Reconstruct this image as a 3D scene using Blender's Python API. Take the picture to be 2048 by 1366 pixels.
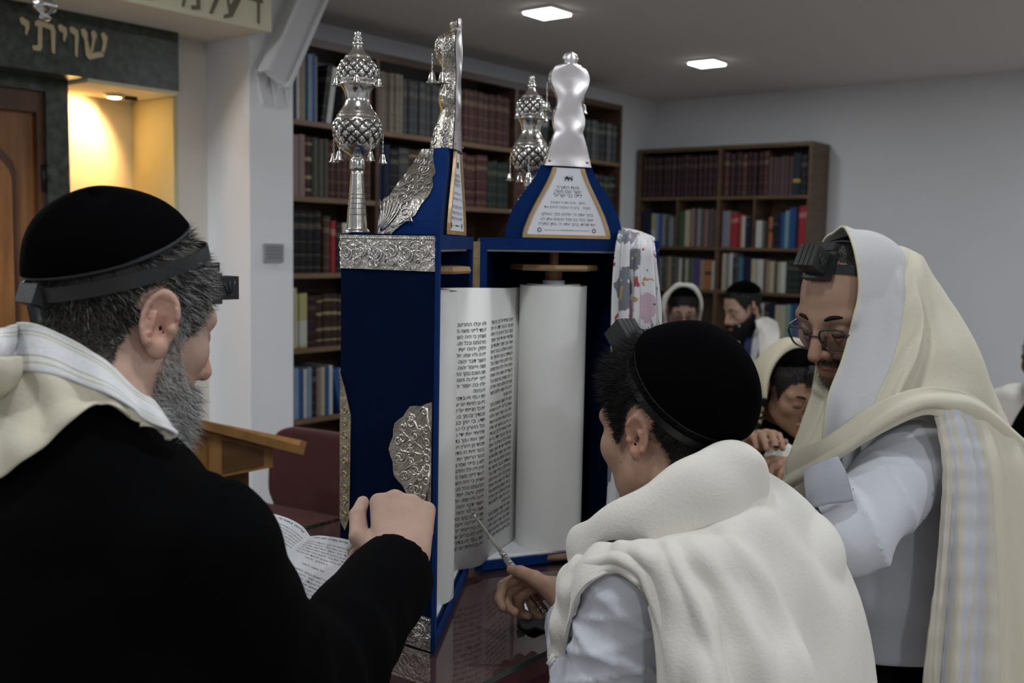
import bpy, math, random
import numpy as np
from mathutils import Vector, Matrix

for _o in list(bpy.data.objects):
    bpy.data.objects.remove(_o)
SC = bpy.context.scene
COL = SC.collection
random.seed(7)
RNG = np.random.default_rng(7)

# ------------------------------------------------------------------ camera
CAM_Z = 1.62
FPX = 2050.0
PITCH = math.atan((683 - 490) / FPX)
ROLL = math.radians(1.07)
_r0 = Vector((1, 0, 0))
_fw = Vector((0, math.cos(PITCH), -math.sin(PITCH)))
_up = Vector((0, math.sin(PITCH), math.cos(PITCH)))
C_R = _r0 * math.cos(ROLL) + _up * math.sin(ROLL)
C_U = _up * math.cos(ROLL) - _r0 * math.sin(ROLL)
C_F = _fw
C_LOC = Vector((0, 0, CAM_Z))
cam_d = bpy.data.cameras.new('camera')
cam = bpy.data.objects.new('camera', cam_d)
COL.objects.link(cam)
m3 = Matrix((C_R, C_U, -C_F)).transposed()
cam.matrix_world = Matrix.Translation(C_LOC) @ m3.to_4x4()
cam_d.sensor_width = 36.0
cam_d.lens = 36.0 * FPX / 2048.0
cam_d.clip_start = 0.05
cam_d.dof.use_dof = True
cam_d.dof.focus_distance = 1.45
cam_d.dof.aperture_fstop = 5.6
SC.camera = cam

# ------------------------------------------------------------------ world, lamps, exposure
world = bpy.data.worlds.new('world')
SC.world = world
world.use_nodes = True
world.node_tree.nodes['Background'].inputs[0].default_value = (0.55, 0.6, 0.7, 1)
world.node_tree.nodes['Background'].inputs[1].default_value = 0.05
SC.view_settings.view_transform = 'Standard'
SC.view_settings.look = 'None'
SC.view_settings.gamma = 1.0
SC.view_settings.use_curve_mapping = False
SC.view_settings.exposure = 0.14
SC.cycles.max_bounces = 6
SC.cycles.diffuse_bounces = 3
SC.cycles.glossy_bounces = 3
LAMP_W = 7.5            # watts of each ceiling downlight
CEIL = 2.65
# the room's own axes: u runs along the ark wall, v across the room
UX, UY = 0.6225, 0.7826
def W(u, v, z=0.0):
    return Vector((UX * u + UY * v, UY * u - UX * v, z))
U3 = Vector((UX, UY, 0)); V3 = Vector((UY, -UX, 0)); Z3 = Vector((0, 0, 1))
ROOM_RZ = math.atan2(UY, UX)
# downlights on a regular grid, two of them in view
LAMP_SPOTS = [(u, v) for v in (-2.78, -0.72, 1.34) for u in (-0.74, 0.74, 2.22, 3.70, 5.18) if (u, v) != (2.22, -2.78)]
for _u, _v in LAMP_SPOTS:
    ld = bpy.data.lights.new('downlight', 'AREA')
    ld.shape = 'SQUARE'; ld.size = 0.15
    ld.energy = LAMP_W * (0.52 if _u > 5 else (1.15 if _v == -0.72 else 0.62) if _u > 3 else {-2.78: 2.0, -0.72: 0.74, 1.34: 1.95}[_v])     # the lamps are not all equally bright
    ld.color = (0.89, 0.95, 1.0)
    lo = bpy.data.objects.new('downlight', ld)
    lo.location = W(_u, _v, CEIL - 0.024)
    lo.rotation_euler = (0, 0, ROOM_RZ)
    COL.objects.link(lo)

def P(px, py, Y):
    """a photograph pixel at world depth Y -> world point"""
    d = C_F + C_R * ((px - 1024) / FPX) - C_U * ((py - 683) / FPX)
    return C_LOC + d * (Y / d.y)
def PN(*a):
    return np.array(P(*a))

# ------------------------------------------------------------------ object helpers
def _props(o, label=None, cat=None, group=None, kind=None):
    if label: o['label'] = label
    if cat: o['category'] = cat
    if group: o['group'] = group
    if kind: o['kind'] = kind
    return o
def _origin(parent):
    if parent is None: return Vector((0, 0, 0))
    r = parent
    off = Vector(r.location)
    while r.parent is not None:
        r = r.parent
        off = off + Vector(r.location)
    return off
def thing(name, label, cat, loc=(0, 0, 0), group=None):
    o = bpy.data.objects.new(name, None)
    o.empty_display_size = 0.05
    o.location = loc
    COL.objects.link(o)
    return _props(o, label, cat, group)
def mobj(name, verts, faces, mat=None, parent=None, smooth=True, at=None, uv=None, col=None, mats=None, mi=None, autosmooth=None):
    """world-space verts -> one mesh object; 'at' is the origin of a top-level mesh"""
    me = bpy.data.meshes.new(name)
    off = np.array(_origin(parent)) if parent is not None else (np.array(at) if at is not None else np.zeros(3))
    v = np.asarray(verts, dtype=float).reshape(-1, 3) - off
    if isinstance(faces, np.ndarray) and faces.ndim == 2:
        n, k = faces.shape
        me.vertices.add(len(v)); me.vertices.foreach_set('co', v.ravel())
        me.loops.add(n * k); me.loops.foreach_set('vertex_index', faces.ravel().astype(np.int32))
        me.polygons.add(n)
        me.polygons.foreach_set('loop_start', np.arange(0, n * k, k, dtype=np.int32))
        me.polygons.foreach_set('loop_total', np.full(n, k, dtype=np.int32))
        me.update(calc_edges=True); me.validate()
    else:
        me.from_pydata(v.tolist(), [], [list(f) for f in faces])
        me.update()
    me.polygons.foreach_set('use_smooth', np.full(len(me.polygons), bool(smooth)))
    if mats is not None:
        for m in mats: me.materials.append(m)
        if mi is not None: me.polygons.foreach_set('material_index', np.asarray(mi, dtype=np.int32))
    elif mat is not None:
        me.materials.append(mat)
    if uv is not None:
        li = np.empty(len(me.loops), dtype=np.int32); me.loops.foreach_get('vertex_index', li)
        l = me.uv_layers.new(name='UVMap')
        l.data.foreach_set('uv', np.asarray(uv, dtype=np.float32)[li].ravel())
    if col is not None:
        ca = me.color_attributes.new('Col', 'FLOAT_COLOR', 'POINT')
        c = np.asarray(col, dtype=np.float32)
        if c.shape[1] == 3: c = np.hstack([c, np.ones((len(c), 1), np.float32)])
        ca.data.foreach_set('color', c.ravel())
    if autosmooth is not None:
        try: me.set_sharp_from_angle(angle=math.radians(autosmooth))
        except Exception: pass
    o = bpy.data.objects.new(name, me)
    if parent is not None: o.parent = parent
    elif at is not None: o.location = at
    COL.objects.link(o)
    return o
def struct(o):
    o['kind'] = 'structure'; return o

class MB:
    """collects shapes into one mesh"""
    def __init__(s): s.v = []; s.f = []; s.m = []
    def add(s, verts, faces, m=0):
        b = len(s.v)
        s.v += [tuple(x) for x in verts]
        s.f += [tuple(i + b for i in f) for f in faces]
        s.m += [m] * len(faces)
        return s
    def frame_box(s, o, a, b, c, m=0):
        """parallelepiped from corner o along vectors a,b,c"""
        o, a, b, c = map(Vector, (o, a, b, c))
        vs = [o, o + a, o + a + b, o + b, o + c, o + a + c, o + a + b + c, o + b + c]
        fs = [(0, 3, 2, 1), (4, 5, 6, 7), (0, 1, 5, 4), (1, 2, 6, 5), (2, 3, 7, 6), (3, 0, 4, 7)]
        if a.cross(b).dot(c) < 0: fs = [tuple(reversed(f)) for f in fs]
        return s.add(vs, fs, m)
    def uvbox(s, u0, u1, v0, v1, z0, z1, m=0):
        return s.frame_box(W(u0, v0, z0), U3 * (u1 - u0), V3 * (v1 - v0), Z3 * (z1 - z0), m)
    def cbox(s, c, half, X=Vector((1, 0, 0)), Y=Vector((0, 1, 0)), Z=Vector((0, 0, 1)), m=0):
        X, Y, Z = Vector(X), Vector(Y), Vector(Z)
        o = Vector(c) - X * half[0] - Y * half[1] - Z * half[2]
        return s.frame_box(o, X * half[0] * 2, Y * half[1] * 2, Z * half[2] * 2, m)
    def prism(s, poly, vec, m=0):
        """closed polygon (3D points) swept by vec"""
        n = len(poly); vec = Vector(vec)
        vs = [Vector(p) for p in poly] + [Vector(p) + vec for p in poly]
        fs = [tuple(range(n - 1, -1, -1)), tuple(range(n, 2 * n))]
        fs += [(i, (i + 1) % n, n + (i + 1) % n, n + i) for i in range(n)]
        return s.add(vs, fs, m)
    def tube(s, pts, r, n=8, m=0, cap=True):
        pts = [Vector(p) for p in pts]
        k = len(pts); rs = r if isinstance(r, (list, tuple)) else [r] * k
        vs = []; prev = None
        for i, p in enumerate(pts):
            t = (pts[min(i + 1, k - 1)] - pts[max(i - 1, 0)])
            t = t.normalized() if t.length > 1e-9 else Vector((0, 0, 1))
            if prev is None:
                a = t.orthogonal().normalized()
            else:
                a = prev - t * prev.dot(t)
                a = a.normalized() if a.length > 1e-6 else t.orthogonal().normalized()
            prev = a; b = t.cross(a)
            for j in range(n):
                th = 2 * math.pi * j / n
                vs.append(p + (a * math.cos(th) + b * math.sin(th)) * rs[i])
        fs = []
        for i in range(k - 1):
            for j in range(n):
                j2 = (j + 1) % n
                fs.append((i * n + j, i * n + j2, (i + 1) * n + j2, (i + 1) * n + j))
        if cap:
            fs.append(tuple(range(n - 1, -1, -1))); fs.append(tuple(range((k - 1) * n, k * n)))
        return s.add(vs, fs, m)
    def lathe(s, prof, o=(0, 0, 0), n=32, m=0, axis=None, disp=None):
        """profile [(r,z)] about z (or axis) at o; disp(i,j,r,z)->dr"""
        o = Vector(o)
        if axis is not None:
            Z = Vector(axis).normalized(); X = Z.orthogonal().normalized(); Y = Z.cross(X)
        else: X, Y, Z = Vector((1, 0, 0)), Vector((0, 1, 0)), Vector((0, 0, 1))
        vs = []
        for i, (r, z) in enumerate(prof):
            for j in range(n):
                th = 2 * math.pi * j / n
                rr = r + (disp(th, r, z) if disp else 0)
                vs.append(o + X * (rr * math.cos(th)) + Y * (rr * math.sin(th)) + Z * z)
        fs = []
        k = len(prof)
        for i in range(k - 1):
            for j in range(n):
                j2 = (j + 1) % n
                fs.append((i * n + j, i * n + j2, (i + 1) * n + j2, (i + 1) * n + j))
        if prof[0][0] > 1e-6: fs.append(tuple(range(n - 1, -1, -1)))
        if prof[-1][0] > 1e-6: fs.append(tuple(range((k - 1) * n, k * n)))
        return s.add(vs, fs, m)
    def build(s, name, mat, parent=None, smooth=False, at=None, auto=None):
        mats = mat if isinstance(mat, (list, tuple)) else [mat]
        return mobj(name, s.v, s.f, None, parent, smooth or auto is not None, at, mats=mats, mi=s.m, autosmooth=auto)

def cr(pts, n):
    """Catmull-Rom through pts -> n samples (numpy)"""
    p = np.asarray(pts, dtype=float)
    k = len(p)
    t = np.linspace(0, k - 1, n)
    i = np.clip(np.floor(t).astype(int), 0, k - 2); f = (t - i)[:, None]
    g = lambda j: p[np.clip(j, 0, k - 1)]
    p0, p1, p2, p3 = g(i - 1), g(i), g(i + 1), g(i + 2)
    lo = (i == 0)[:, None]; hi = (i == k - 2)[:, None]
    p0 = np.where(lo, 2 * p1 - p2, p0); p3 = np.where(hi, 2 * p2 - p1, p3)
    return 0.5 * ((2 * p1) + (-p0 + p2) * f + (2 * p0 - 5 * p1 + 4 * p2 - p3) * f ** 2 + (-p0 + 3 * p1 - 3 * p2 + p3) * f ** 3)

# ------------------------------------------------------------------ materials
MAT = {}
def mat(name, color, rough=0.6, metal=0.0, spec=0.5, bump=None, var=None, coat=0.0, sheen=0.0, sss=0.0, trans=0.0, emit=None, attr=False, aniso=0.0, alpha=1.0):
    """bump=(scale,strength[,stretch xyz]); var=(scale,amount[,stretch]) light/dark mottling of the thing's own colour"""
    if name in MAT: return MAT[name]
    m = bpy.data.materials.new(name); m.use_nodes = True
    nt = m.node_tree; N = nt.nodes; L = nt.links
    b = N['Principled BSDF']
    b.inputs['Base Color'].default_value = (*color, 1)
    b.inputs['Roughness'].default_value = rough
    b.inputs['Metallic'].default_value = metal
    b.inputs['Specular IOR Level'].default_value = spec
    b.inputs['Coat Weight'].default_value = coat
    b.inputs['Coat Roughness'].default_value = 0.08
    b.inputs['Sheen Weight'].default_value = sheen
    b.inputs['Sheen Roughness'].default_value = 0.4
    if sss:
        b.inputs['Subsurface Weight'].default_value = sss
        b.inputs['Subsurface Radius'].default_value = (0.9, 0.35, 0.2)
        b.inputs['Subsurface Scale'].default_value = 0.008
    if emit:
        b.inputs['Emission Color'].default_value = (*emit[0], 1)
        b.inputs['Emission Strength'].default_value = emit[1]
    if alpha < 1: b.inputs['Alpha'].default_value = alpha
    tc = N.new('ShaderNodeTexCoord')
    def noise(scale, stretch=None, detail=4.0):
        n = N.new('ShaderNodeTexNoise'); n.inputs['Scale'].default_value = scale; n.inputs['Detail'].default_value = detail
        mp = N.new('ShaderNodeMapping'); L.new(tc.outputs['Object'], mp.inputs[0])
        if stretch: mp.inputs['Scale'].default_value = stretch
        L.new(mp.outputs[0], n.inputs['Vector']); return n
    src = None
    if attr:
        at = N.new('ShaderNodeVertexColor'); at.layer_name = 'Col'; src = at.outputs[0]
    if var:
        n = noise(var[0], var[2] if len(var) > 2 else None)
        r = N.new('ShaderNodeValToRGB')
        k = var[1]
        r.color_ramp.elements[0].position = 0.3; r.color_ramp.elements[1].position = 0.7
        r.color_ramp.elements[0].color = (1 - k, 1 - k, 1 - k, 1); r.color_ramp.elements[1].color = (1 + k, 1 + k, 1 + k, 1)
        L.new(n.outputs[0], r.inputs[0])
        mx = N.new('ShaderNodeMix'); mx.data_type = 'RGBA'; mx.blend_type = 'MULTIPLY'; mx.inputs[0].default_value = 1
        if src: L.new(src, mx.inputs[6])
        else: mx.inputs[6].default_value = (*color, 1)
        L.new(r.outputs[0], mx.inputs[7]); src = mx.outputs[2]
    if src: L.new(src, b.inputs['Base Color'])
    if bump:
        n = noise(bump[0], bump[2] if len(bump) > 2 else None)
        bp = N.new('ShaderNodeBump'); bp.inputs['Strength'].default_value = bump[1]; bp.inputs['Distance'].default_value = 0.004
        L.new(n.outputs[0], bp.inputs['Height']); L.new(bp.outputs[0], b.inputs['Normal'])
    MAT[name] = m
    return m

def text_mesh(s, size, bold=0.0, res=2, align='CENTER', shear=0.0, depth=0.0):
    """Hebrew string (logical order) -> verts (Nx2), faces; drawn right to left"""
    flip = {'(': ')', ')': '('}
    # keep runs of digits/latin readable: strings here are Hebrew only
    vis = ''.join(flip.get(c, c) for c in reversed(s))
    cu = bpy.data.curves.new('t', 'FONT'); cu.body = vis; cu.size = size; cu.align_x = align
    cu.resolution_u = res; cu.offset = bold; cu.shear = shear
    o = bpy.data.objects.new('t', cu); COL.objects.link(o)
    me = bpy.data.meshes.new_from_object(o)
    v = np.empty(len(me.vertices) * 3); me.vertices.foreach_get('co', v)
    f = [tuple(p.vertices) for p in me.polygons]
    bpy.data.objects.remove(o); bpy.data.curves.remove(cu); bpy.data.meshes.remove(me)
    return v.reshape(-1, 3)[:, :2], f
# ------------------------------------------------------------------ ray helpers
def ray(px, py):
    return C_F + C_R * ((px - 1024) / FPX) - C_U * ((py - 683) / FPX)
def hit(px, py, n, d):
    """pixel ray against plane n.x = d"""
    r = ray(px, py); n = Vector(n)
    return C_LOC + r * ((d - n.dot(C_LOC)) / n.dot(r))
def hv(px, py, v): return hit(px, py, V3, v)
def hu(px, py, u): return hit(px, py, U3, u)
def hz(px, py, z): return hit(px, py, Z3, z)
def uv_of(p): return (U3.dot(p), V3.dot(p))

# ------------------------------------------------------------------ the setting
m_wall = mat('wall_paint', (0.78, 0.785, 0.81), 0.85, spec=0.25, bump=(60, 0.05), var=(1.5, 0.03))
m_wall2 = mat('pier_paint', (0.80, 0.74, 0.66), 0.85, spec=0.25, bump=(60, 0.05), var=(2.0, 0.04))
m_ceil = mat('ceiling_paint', (0.76, 0.725, 0.70), 0.9, spec=0.2, bump=(40, 0.04))
m_floor = mat('floor_tile', (0.36, 0.32, 0.28), 0.35, var=(3, 0.12))
U0, U1, V0, V1 = -2.6, 6.42, -3.83, 3.2
struct(MB().uvbox(U0, U1, V0, V1, -0.1, 0.0).build('floor', m_floor))
struct(MB().uvbox(U0, U1, V0, V1, CEIL, CEIL + 0.1).build('ceiling', m_ceil))
struct(MB().uvbox(U0, U1 + 0.1, V0 - 0.1, V0, 0, CEIL).build('wall_back', m_wall))
struct(MB().uvbox(U1, U1 + 0.1, V0, V1, 0, CEIL).build('wall_right', m_wall))
struct(MB().uvbox(U0 - 0.1, U0, V0, V1, 0, CEIL).build('wall_left', m_wall))
struct(MB().uvbox(U0, U1, V1, V1 + 0.1, 0, CEIL).build('wall_front', m_wall))
struct(MB().uvbox(2.6, U1 - 0.001, V0, V0 + 0.012, 0, 0.09).build('baseboard_back', m_floor))
struct(MB().uvbox(U1 - 0.012, U1, V0, V1, 0, 0.09).build('baseboard_right', m_floor))

# stepped pier between the ark and the long bookcase
vp = -3.10
u_a = uv_of(hv(500, 400, vp))[0]; u_b = uv_of(hv(586, 400, vp))[0]
v_step = uv_of(hu(415, 400, u_a))[1]
u_n = uv_of(hv(357, 400, v_step))[0]
m_pier = mat('wall_paint_lit', (0.90, 0.905, 0.93), 0.85, spec=0.25, bump=(60, 0.05), var=(2.0, 0.03))  # wall paint copied lighter; light on the pier is put into its colour
struct(MB().uvbox(u_a, u_b, V0, vp, 0, CEIL).build('wall_pier', m_pier))
struct(MB().uvbox(u_n, u_a, V0, v_step, 0, CEIL).build('wall_pier_step', m_wall2))
# small grey plate on the pier
pc = hv(545, 506, vp)
pu, pv = uv_of(pc)
m_plate = mat('plate_grey', (0.34, 0.34, 0.37), 0.45)
t = thing('wall_plate', 'small grey rectangular plate fixed to the white pier', 'plate', W(pu, vp + 0.006, pc.z))
MB().uvbox(pu - 0.045, pu + 0.045, vp, vp + 0.01, pc.z - 0.035, pc.z + 0.035).build('plate', m_plate, t)
g = MB()
for i in range(4):
    g.uvbox(pu - 0.035, pu + 0.035, vp + 0.0101, vp + 0.0115, pc.z + 0.02 - i * 0.013, pc.z + 0.024 - i * 0.013)
g.build('engraved_line', mat('plate_dark', (0.2, 0.2, 0.22), 0.5), t)

# ------------------------------------------------------------------ the ark
m_marble = mat('green_marble', (0.036, 0.044, 0.034), 0.30, var=(34, 0.85), bump=(30, 0.03))
m_cream = mat('cream_panel', (0.80, 0.70, 0.50), 0.7, spec=0.3)
m_frieze = mat('frieze_cream', (0.82, 0.79, 0.58), 0.6)
m_letter = mat('gold_letters', (0.52, 0.44, 0.27), 0.4, metal=0.55)
m_letter2 = mat('frieze_letters', (0.17, 0.16, 0.10), 0.5)
m_wood = mat('door_wood', (0.30, 0.125, 0.035), 0.38, var=(6, 0.35, (6, 6, 0.6)), bump=(30, 0.05, (6, 6, 0.6)))
m_wood2 = mat('door_wood_dark', (0.10, 0.035, 0.012), 0.4, var=(6, 0.3, (6, 6, 0.6)))
m_iron = mat('dark_iron', (0.02, 0.02, 0.022), 0.4, metal=0.6)
vf = -3.28                                   # marble fascia front
fb = hv(358, 183, vf); ft = hv(358, 66, vf)
uf = uv_of(fb)[0]; zb = fb.z; zt = ft.z
v_nb = uv_of(hu(273, 300, u_n))[1]           # niche back
vj = vf - 0.13                               # marble jamb front
uj0 = uv_of(hv(94, 300, vj))[0]; uj1 = uv_of(hv(139, 300, vj))[0]
ark = thing('torah_ark', 'wooden ark with green marble surround and lit cream niche, behind the man in black', 'ark', W(1.2, vj, 0))
MB().uvbox(-0.2, uf, V0 + 0.01, vf, zb, zt).build('marble_fascia', m_marble, ark)
MB().uvbox(uj0, uj1, V0 + 0.01, vj, 0, zb - 0.001).build('marble_jamb', m_marble, ark)
zl = hv(40, 178, vj - 0.02).z
MB().uvbox(-0.2, uj0, V0 + 0.01, vj, zl, zb - 0.001).build('marble_lintel', m_marble, ark)
u_cr = uv_of(hv(195, 300, v_nb))[0]
MB().uvbox(uj1, u_cr, V0 + 0.01, v_nb + 0.012, 0, zb - 0.001).build('niche_panel', m_cream, ark)
MB().uvbox(u_cr, u_n - 0.004, V0 + 0.01, v_nb, 0, zb - 0.001).build('niche_panel', m_cream, ark)
MB().uvbox(u_n - 0.018, u_n - 0.001, v_nb, v_step, 0, zb - 0.001).build('niche_return', mat('cream_return', (0.70, 0.62, 0.34), 0.7), ark)
MB().uvbox(uj1, uf - 0.001, v_nb, vf - 0.0005, zb - 0.012, zb - 0.0005).build('niche_soffit', m_cream, ark)
# door: outer stile, top rail, raised arched panel, hinge
vd = vj - 0.05
door = MB().uvbox(uj0 - 0.9, uj0, vd - 0.05, vd, 0.02, zl).build('door', m_wood, ark)
MB().uvbox(uj0 - 0.9, uj0 + 0.0, vd, vd + 0.03, zl - 0.07, zl).build('door_head', m_wood2, door)
MB().uvbox(uj0 - 0.022, uj0, vd, vd + 0.03, 0.02, zl - 0.07).build('door_edge', m_wood2, door)
pr = hv(28, 330, vd)
ua, za = uv_of(pr)[0], pr.z
arch = []
for i in range(13):
    a = math.pi * i / 12
    arch.append((ua - 0.28 + 0.28 * math.cos(a), za - 0.02 + 0.16 * math.sin(a) * (1 - 0.25 * abs(math.cos(a)))))
poly = [(ua - 0.56, 0.5), (ua, 0.5)] + arch
MB().prism([W(a, vd, b) for a, b in poly], V3 * 0.012).build('panel_moulding', m_wood2, door)
MB().prism([W(ua - 0.28 + (a - ua + 0.28) * 0.93, vd, 0.52 + (b - 0.5) * 0.965) for a, b in poly], V3 * 0.022).build('raised_panel', m_wood, door)
hc = hv(87, 356, vd + 0.03); hu_ = uv_of(hc)[0]
MB().tube([W(hu_, vd + 0.035, hc.z - 0.045), W(hu_, vd + 0.035, hc.z + 0.045)], 0.008, 8).build('hinge', m_iron, door, smooth=True)
# niche spotlight
sp = hv(228, 166, v_nb + 0.16); sp.z = zb - 0.012
t = thing('niche_spotlight', 'small warm recessed spotlight glowing in the niche soffit', 'spotlight', sp)
MB().lathe([(0.034, -0.012), (0.038, -0.004), (0.038, 0.0)], sp, 20).build('rim', mat('spot_rim', (0.6, 0.55, 0.45), 0.4, metal=0.7), t, smooth=True)
MB().lathe([(0.0, -0.017), (0.012, -0.016), (0.024, -0.0125)], sp, 16).build('bulb', mat('spot_bulb', (1, .8, .5), 0.3, emit=((1, 0.72, 0.36), 30)), t, smooth=True)
t2p = hv(256, 168, v_nb + 0.15); t2p.z = zb - 0.012
g = MB().cbox(t2p - Vector((0, 0, 0.006)), (0.03, 0.012, 0.006), U3, V3)
g.build('spring_clip', m_iron, t)
sl = bpy.data.lights.new('niche_spotlight_lamp', 'SPOT'); sl.energy = 13; sl.color = (1.0, 0.62, 0.26)
sl.spot_size = math.radians(125); sl.spot_blend = 0.6; sl.shadow_soft_size = 0.02
so = bpy.data.objects.new('niche_spotlight_lamp', sl); so.location = sp + Vector((0, 0, -0.03))
so.rotation_euler = Vector((0, 0, -1)).rotation_difference((W(u_cr - 0.16, v_nb, sp.z - 0.22) - so.location).normalized()).to_euler()
COL.objects.link(so)
# canopy box above with lettered frieze
vc = -3.0
zc = zt + 0.001
uc = uv_of(hv(537, 76, vc))[0]
canopy = thing('ark_canopy', 'white ceiling canopy over the ark with lettered cream frieze', 'canopy', W(uc - 0.5, vc, zc))
g = MB().uvbox(-0.4, u_n - 0.002, V0 + 0.01, vc, zc, CEIL - 0.001)
g.uvbox(u_n - 0.002, u_a - 0.001, v_step + 0.002, vc, zc, CEIL - 0.001)
g.uvbox(u_a - 0.001, uc, vp + 0.002, vc, zc, CEIL - 0.001)
g.build('box', m_wall2, canopy)
MB().uvbox(-0.4, uc + 0.004, vc, vc + 0.012, zc + 0.0, CEIL - 0.002).build('frieze', m_frieze, canopy)

def flat_poly(mb, polys, o, X, Z, s, d, mir=False):
    """2D letter polygons on plane at o, axes X,Z, scaled s, depth d along X x Z"""
    N_ = Vector(X).cross(Vector(Z))
    for pl in polys:
        pts = [Vector(o) + Vector(X) * (a * s) + Vector(Z) * (b * s) for a, b in pl]
        mb.prism(pts, N_ * d)
# hand-drawn square Hebrew letters (unit height), x to the right
GL = {
 'shin': [[(0.0, .95), (.12, 1.0), (.24, .86), (.22, .70), (.33, .22), (.78, .36), (.80, .18), (.28, 0.0), (.16, .12), (.12, .62), (.02, .78)],
          [(.36, .92), (.47, 1.0), (.58, .86), (.50, .66), (.40, .26), (.31, .24), (.40, .66)],
          [(.70, .92), (.82, 1.0), (.96, .84), (.90, .56), (.82, .30), (.70, .28), (.78, .62), (.76, .76)]],
 'vav':  [[(0.0, .93), (.08, 1.0), (.30, .90), (.32, .70), (.26, .0), (.18, .08), (.19, .72), (.04, .78)]],
 'yod':  [[(0.0, .93), (.08, 1.0), (.30, .90), (.31, .70), (.22, .45), (.17, .50), (.18, .72), (.04, .78)]],
 'tav':  [[(.10, .92), (.20, 1.0), (.72, .92), (.78, .72), (.74, 0.0), (.64, .05), (.62, .76), (.34, .80), (.32, .16), (.26, .02), (.02, .02), (0, .16), (.18, .20), (.20, .78), (.10, .80)]],
 'ayin': [[(0.0, .93), (.10, 1.0), (.24, .86), (.30, .40), (.62, .86), (.74, .98), (.84, .84), (.40, .05), (.06, -.06), (.04, .06), (.26, .16), (.14, .74)]],
 'dalet':[[(0.0, .88), (.06, 1.0), (.70, .92), (.74, .76), (.60, .74), (.58, 0), (.48, .06), (.48, .76), (.02, .78)]],
 'lamed':[[(.02, .72), (.04, 1.3), (.14, 1.3), (.16, .78), (.62, .72), (.60, .50), (.34, 0.0), (.22, .02), (.46, .58), (.04, .62)]],
 'mem':  [[(0, .9), (.12, 1.0), (.22, .82), (.56, .95), (.74, .74), (.74, .06), (.40, .0), (.40, .14), (.60, .18), (.60, .66), (.30, .70), (.12, .04), (.02, .04), (.16, .66)]],
}
def word(mb, letters, o, X, Z, s, gap, d):
    """letters listed left to right as they stand"""
    x = 0.0
    for k in letters:
        if k == ' ': x += 0.45; continue
        flat_poly(mb, [[(a + x, b) for a, b in pl] for pl in GL[k]], o, X, Z, s, d)
        x += max(a for pl in GL[k] for a, b in pl) + gap
# fascia word; anchor its right letter
lo_ = hv(166, 118, vf); hi_ = hv(180, 55, vf)
s_ = (hi_.z - lo_.z) * 0.93
g = MB()
o_l = hv(38, 58, vf); zbase = lo_.z
ul = uv_of(o_l)[0]; ur = uv_of(hv(211, 100, vf))[0]
tot = sum(max(a for pl in GL[k] for a, b in pl) for k in ('yod', 'tav', 'yod', 'vav', 'shin'))
gap = ((ur - ul) / s_ - tot) / 4
word(g, ['yod', 'tav', 'yod', 'vav', 'shin'], W(ul, vf, zbase), U3, Z3, s_, max(gap, 0.08), 0.006)
g.build('lettering', m_letter, ark)
g = MB()
rl = hv(531, 52, vc + 0.012); ll = hv(385, -18, vc + 0.012)
u_r = uv_of(rl)[0]; zz = rl.z
word(g, ['mem', 'lamed', 'ayin', 'dalet'], W(u_r - 0.34, vc + 0.012, zz), U3, Z3, 0.098, 0.14, 0.003)
g.build('frieze_lettering', m_letter2, canopy); g = MB()
word(g, ['yod', 'dalet', 'mem'], W(u_r - 0.64, vc + 0.012, zz), U3, Z3, 0.098, 0.14, 0.003)
g.build('frieze_lettering', m_letter2, canopy)
# hanging lamp tip in front of the fascia
lp = hv(88, 6, -2.85)
m_chrome = mat('chrome', (0.55, 0.55, 0.56), 0.12, metal=1.0)
t = thing('hanging_lamp', 'chrome lamp hanging before the marble lintel, cut by the top edge', 'lamp', lp)
MB().lathe([(0.0, -0.05), (0.012, -0.048), (0.02, -0.04), (0.012, -0.03), (0.03, -0.022), (0.038, -0.008), (0.03, 0.006), (0.014, 0.012), (0.035, 0.03), (0.06, 0.06), (0.055, 0.10)], lp, 20).build('bowl', m_chrome, t, smooth=True)
MB().tube([lp + Vector((0, 0, 0.1)), Vector((lp.x, lp.y, CEIL - 0.001))], 0.004, 6).build('chain', m_chrome, t, smooth=True)
# diagonal white brace between pier and ceiling
b0 = hv(548, 160, -3.02); b1 = hv(622, -10, -3.02)
dir_ = (b1 - b0).normalized()
side = dir_.cross(V3).normalized()
t = thing('ceiling_brace', 'white diagonal steel brace running from the pier up to the ceiling', 'brace', b0)
top = b0 + dir_ * ((CEIL - 0.002 - b0.z) / dir_.z)
w2 = 0.052
g = MB()
for s1 in (-1, 1):
    a = b0 + side * (w2 * s1)
    g.frame_box(a - side * 0.006 - V3 * 0.03, side * 0.012, V3 * 0.06, dir_ * ((CEIL - 0.004 - a.z) / dir_.z))
g.build('flange', m_wall, t)
e0 = b0 - side * w2
g = MB().frame_box(e0 - V3 * 0.005, side * w2 * 2, V3 * 0.01, dir_ * ((CEIL - 0.05 - e0.z) / dir_.z))
g.build('web', m_wall, t)
tipu, _ = uv_of(b0)
g = MB()
for du in (-0.07, 0.0, 0.07):
    c0 = W(u_a + 0.02 + 0.09 + du * 0.85, vp, b0.z - 0.02)
    g.prism([c0 + U3 * -0.03 + Z3 * 0.07, c0 - Z3 * 0.06, c0 + U3 * 0.03 + Z3 * 0.07], V3 * 0.012)
g.build('gusset', m_wall, t)

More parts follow.
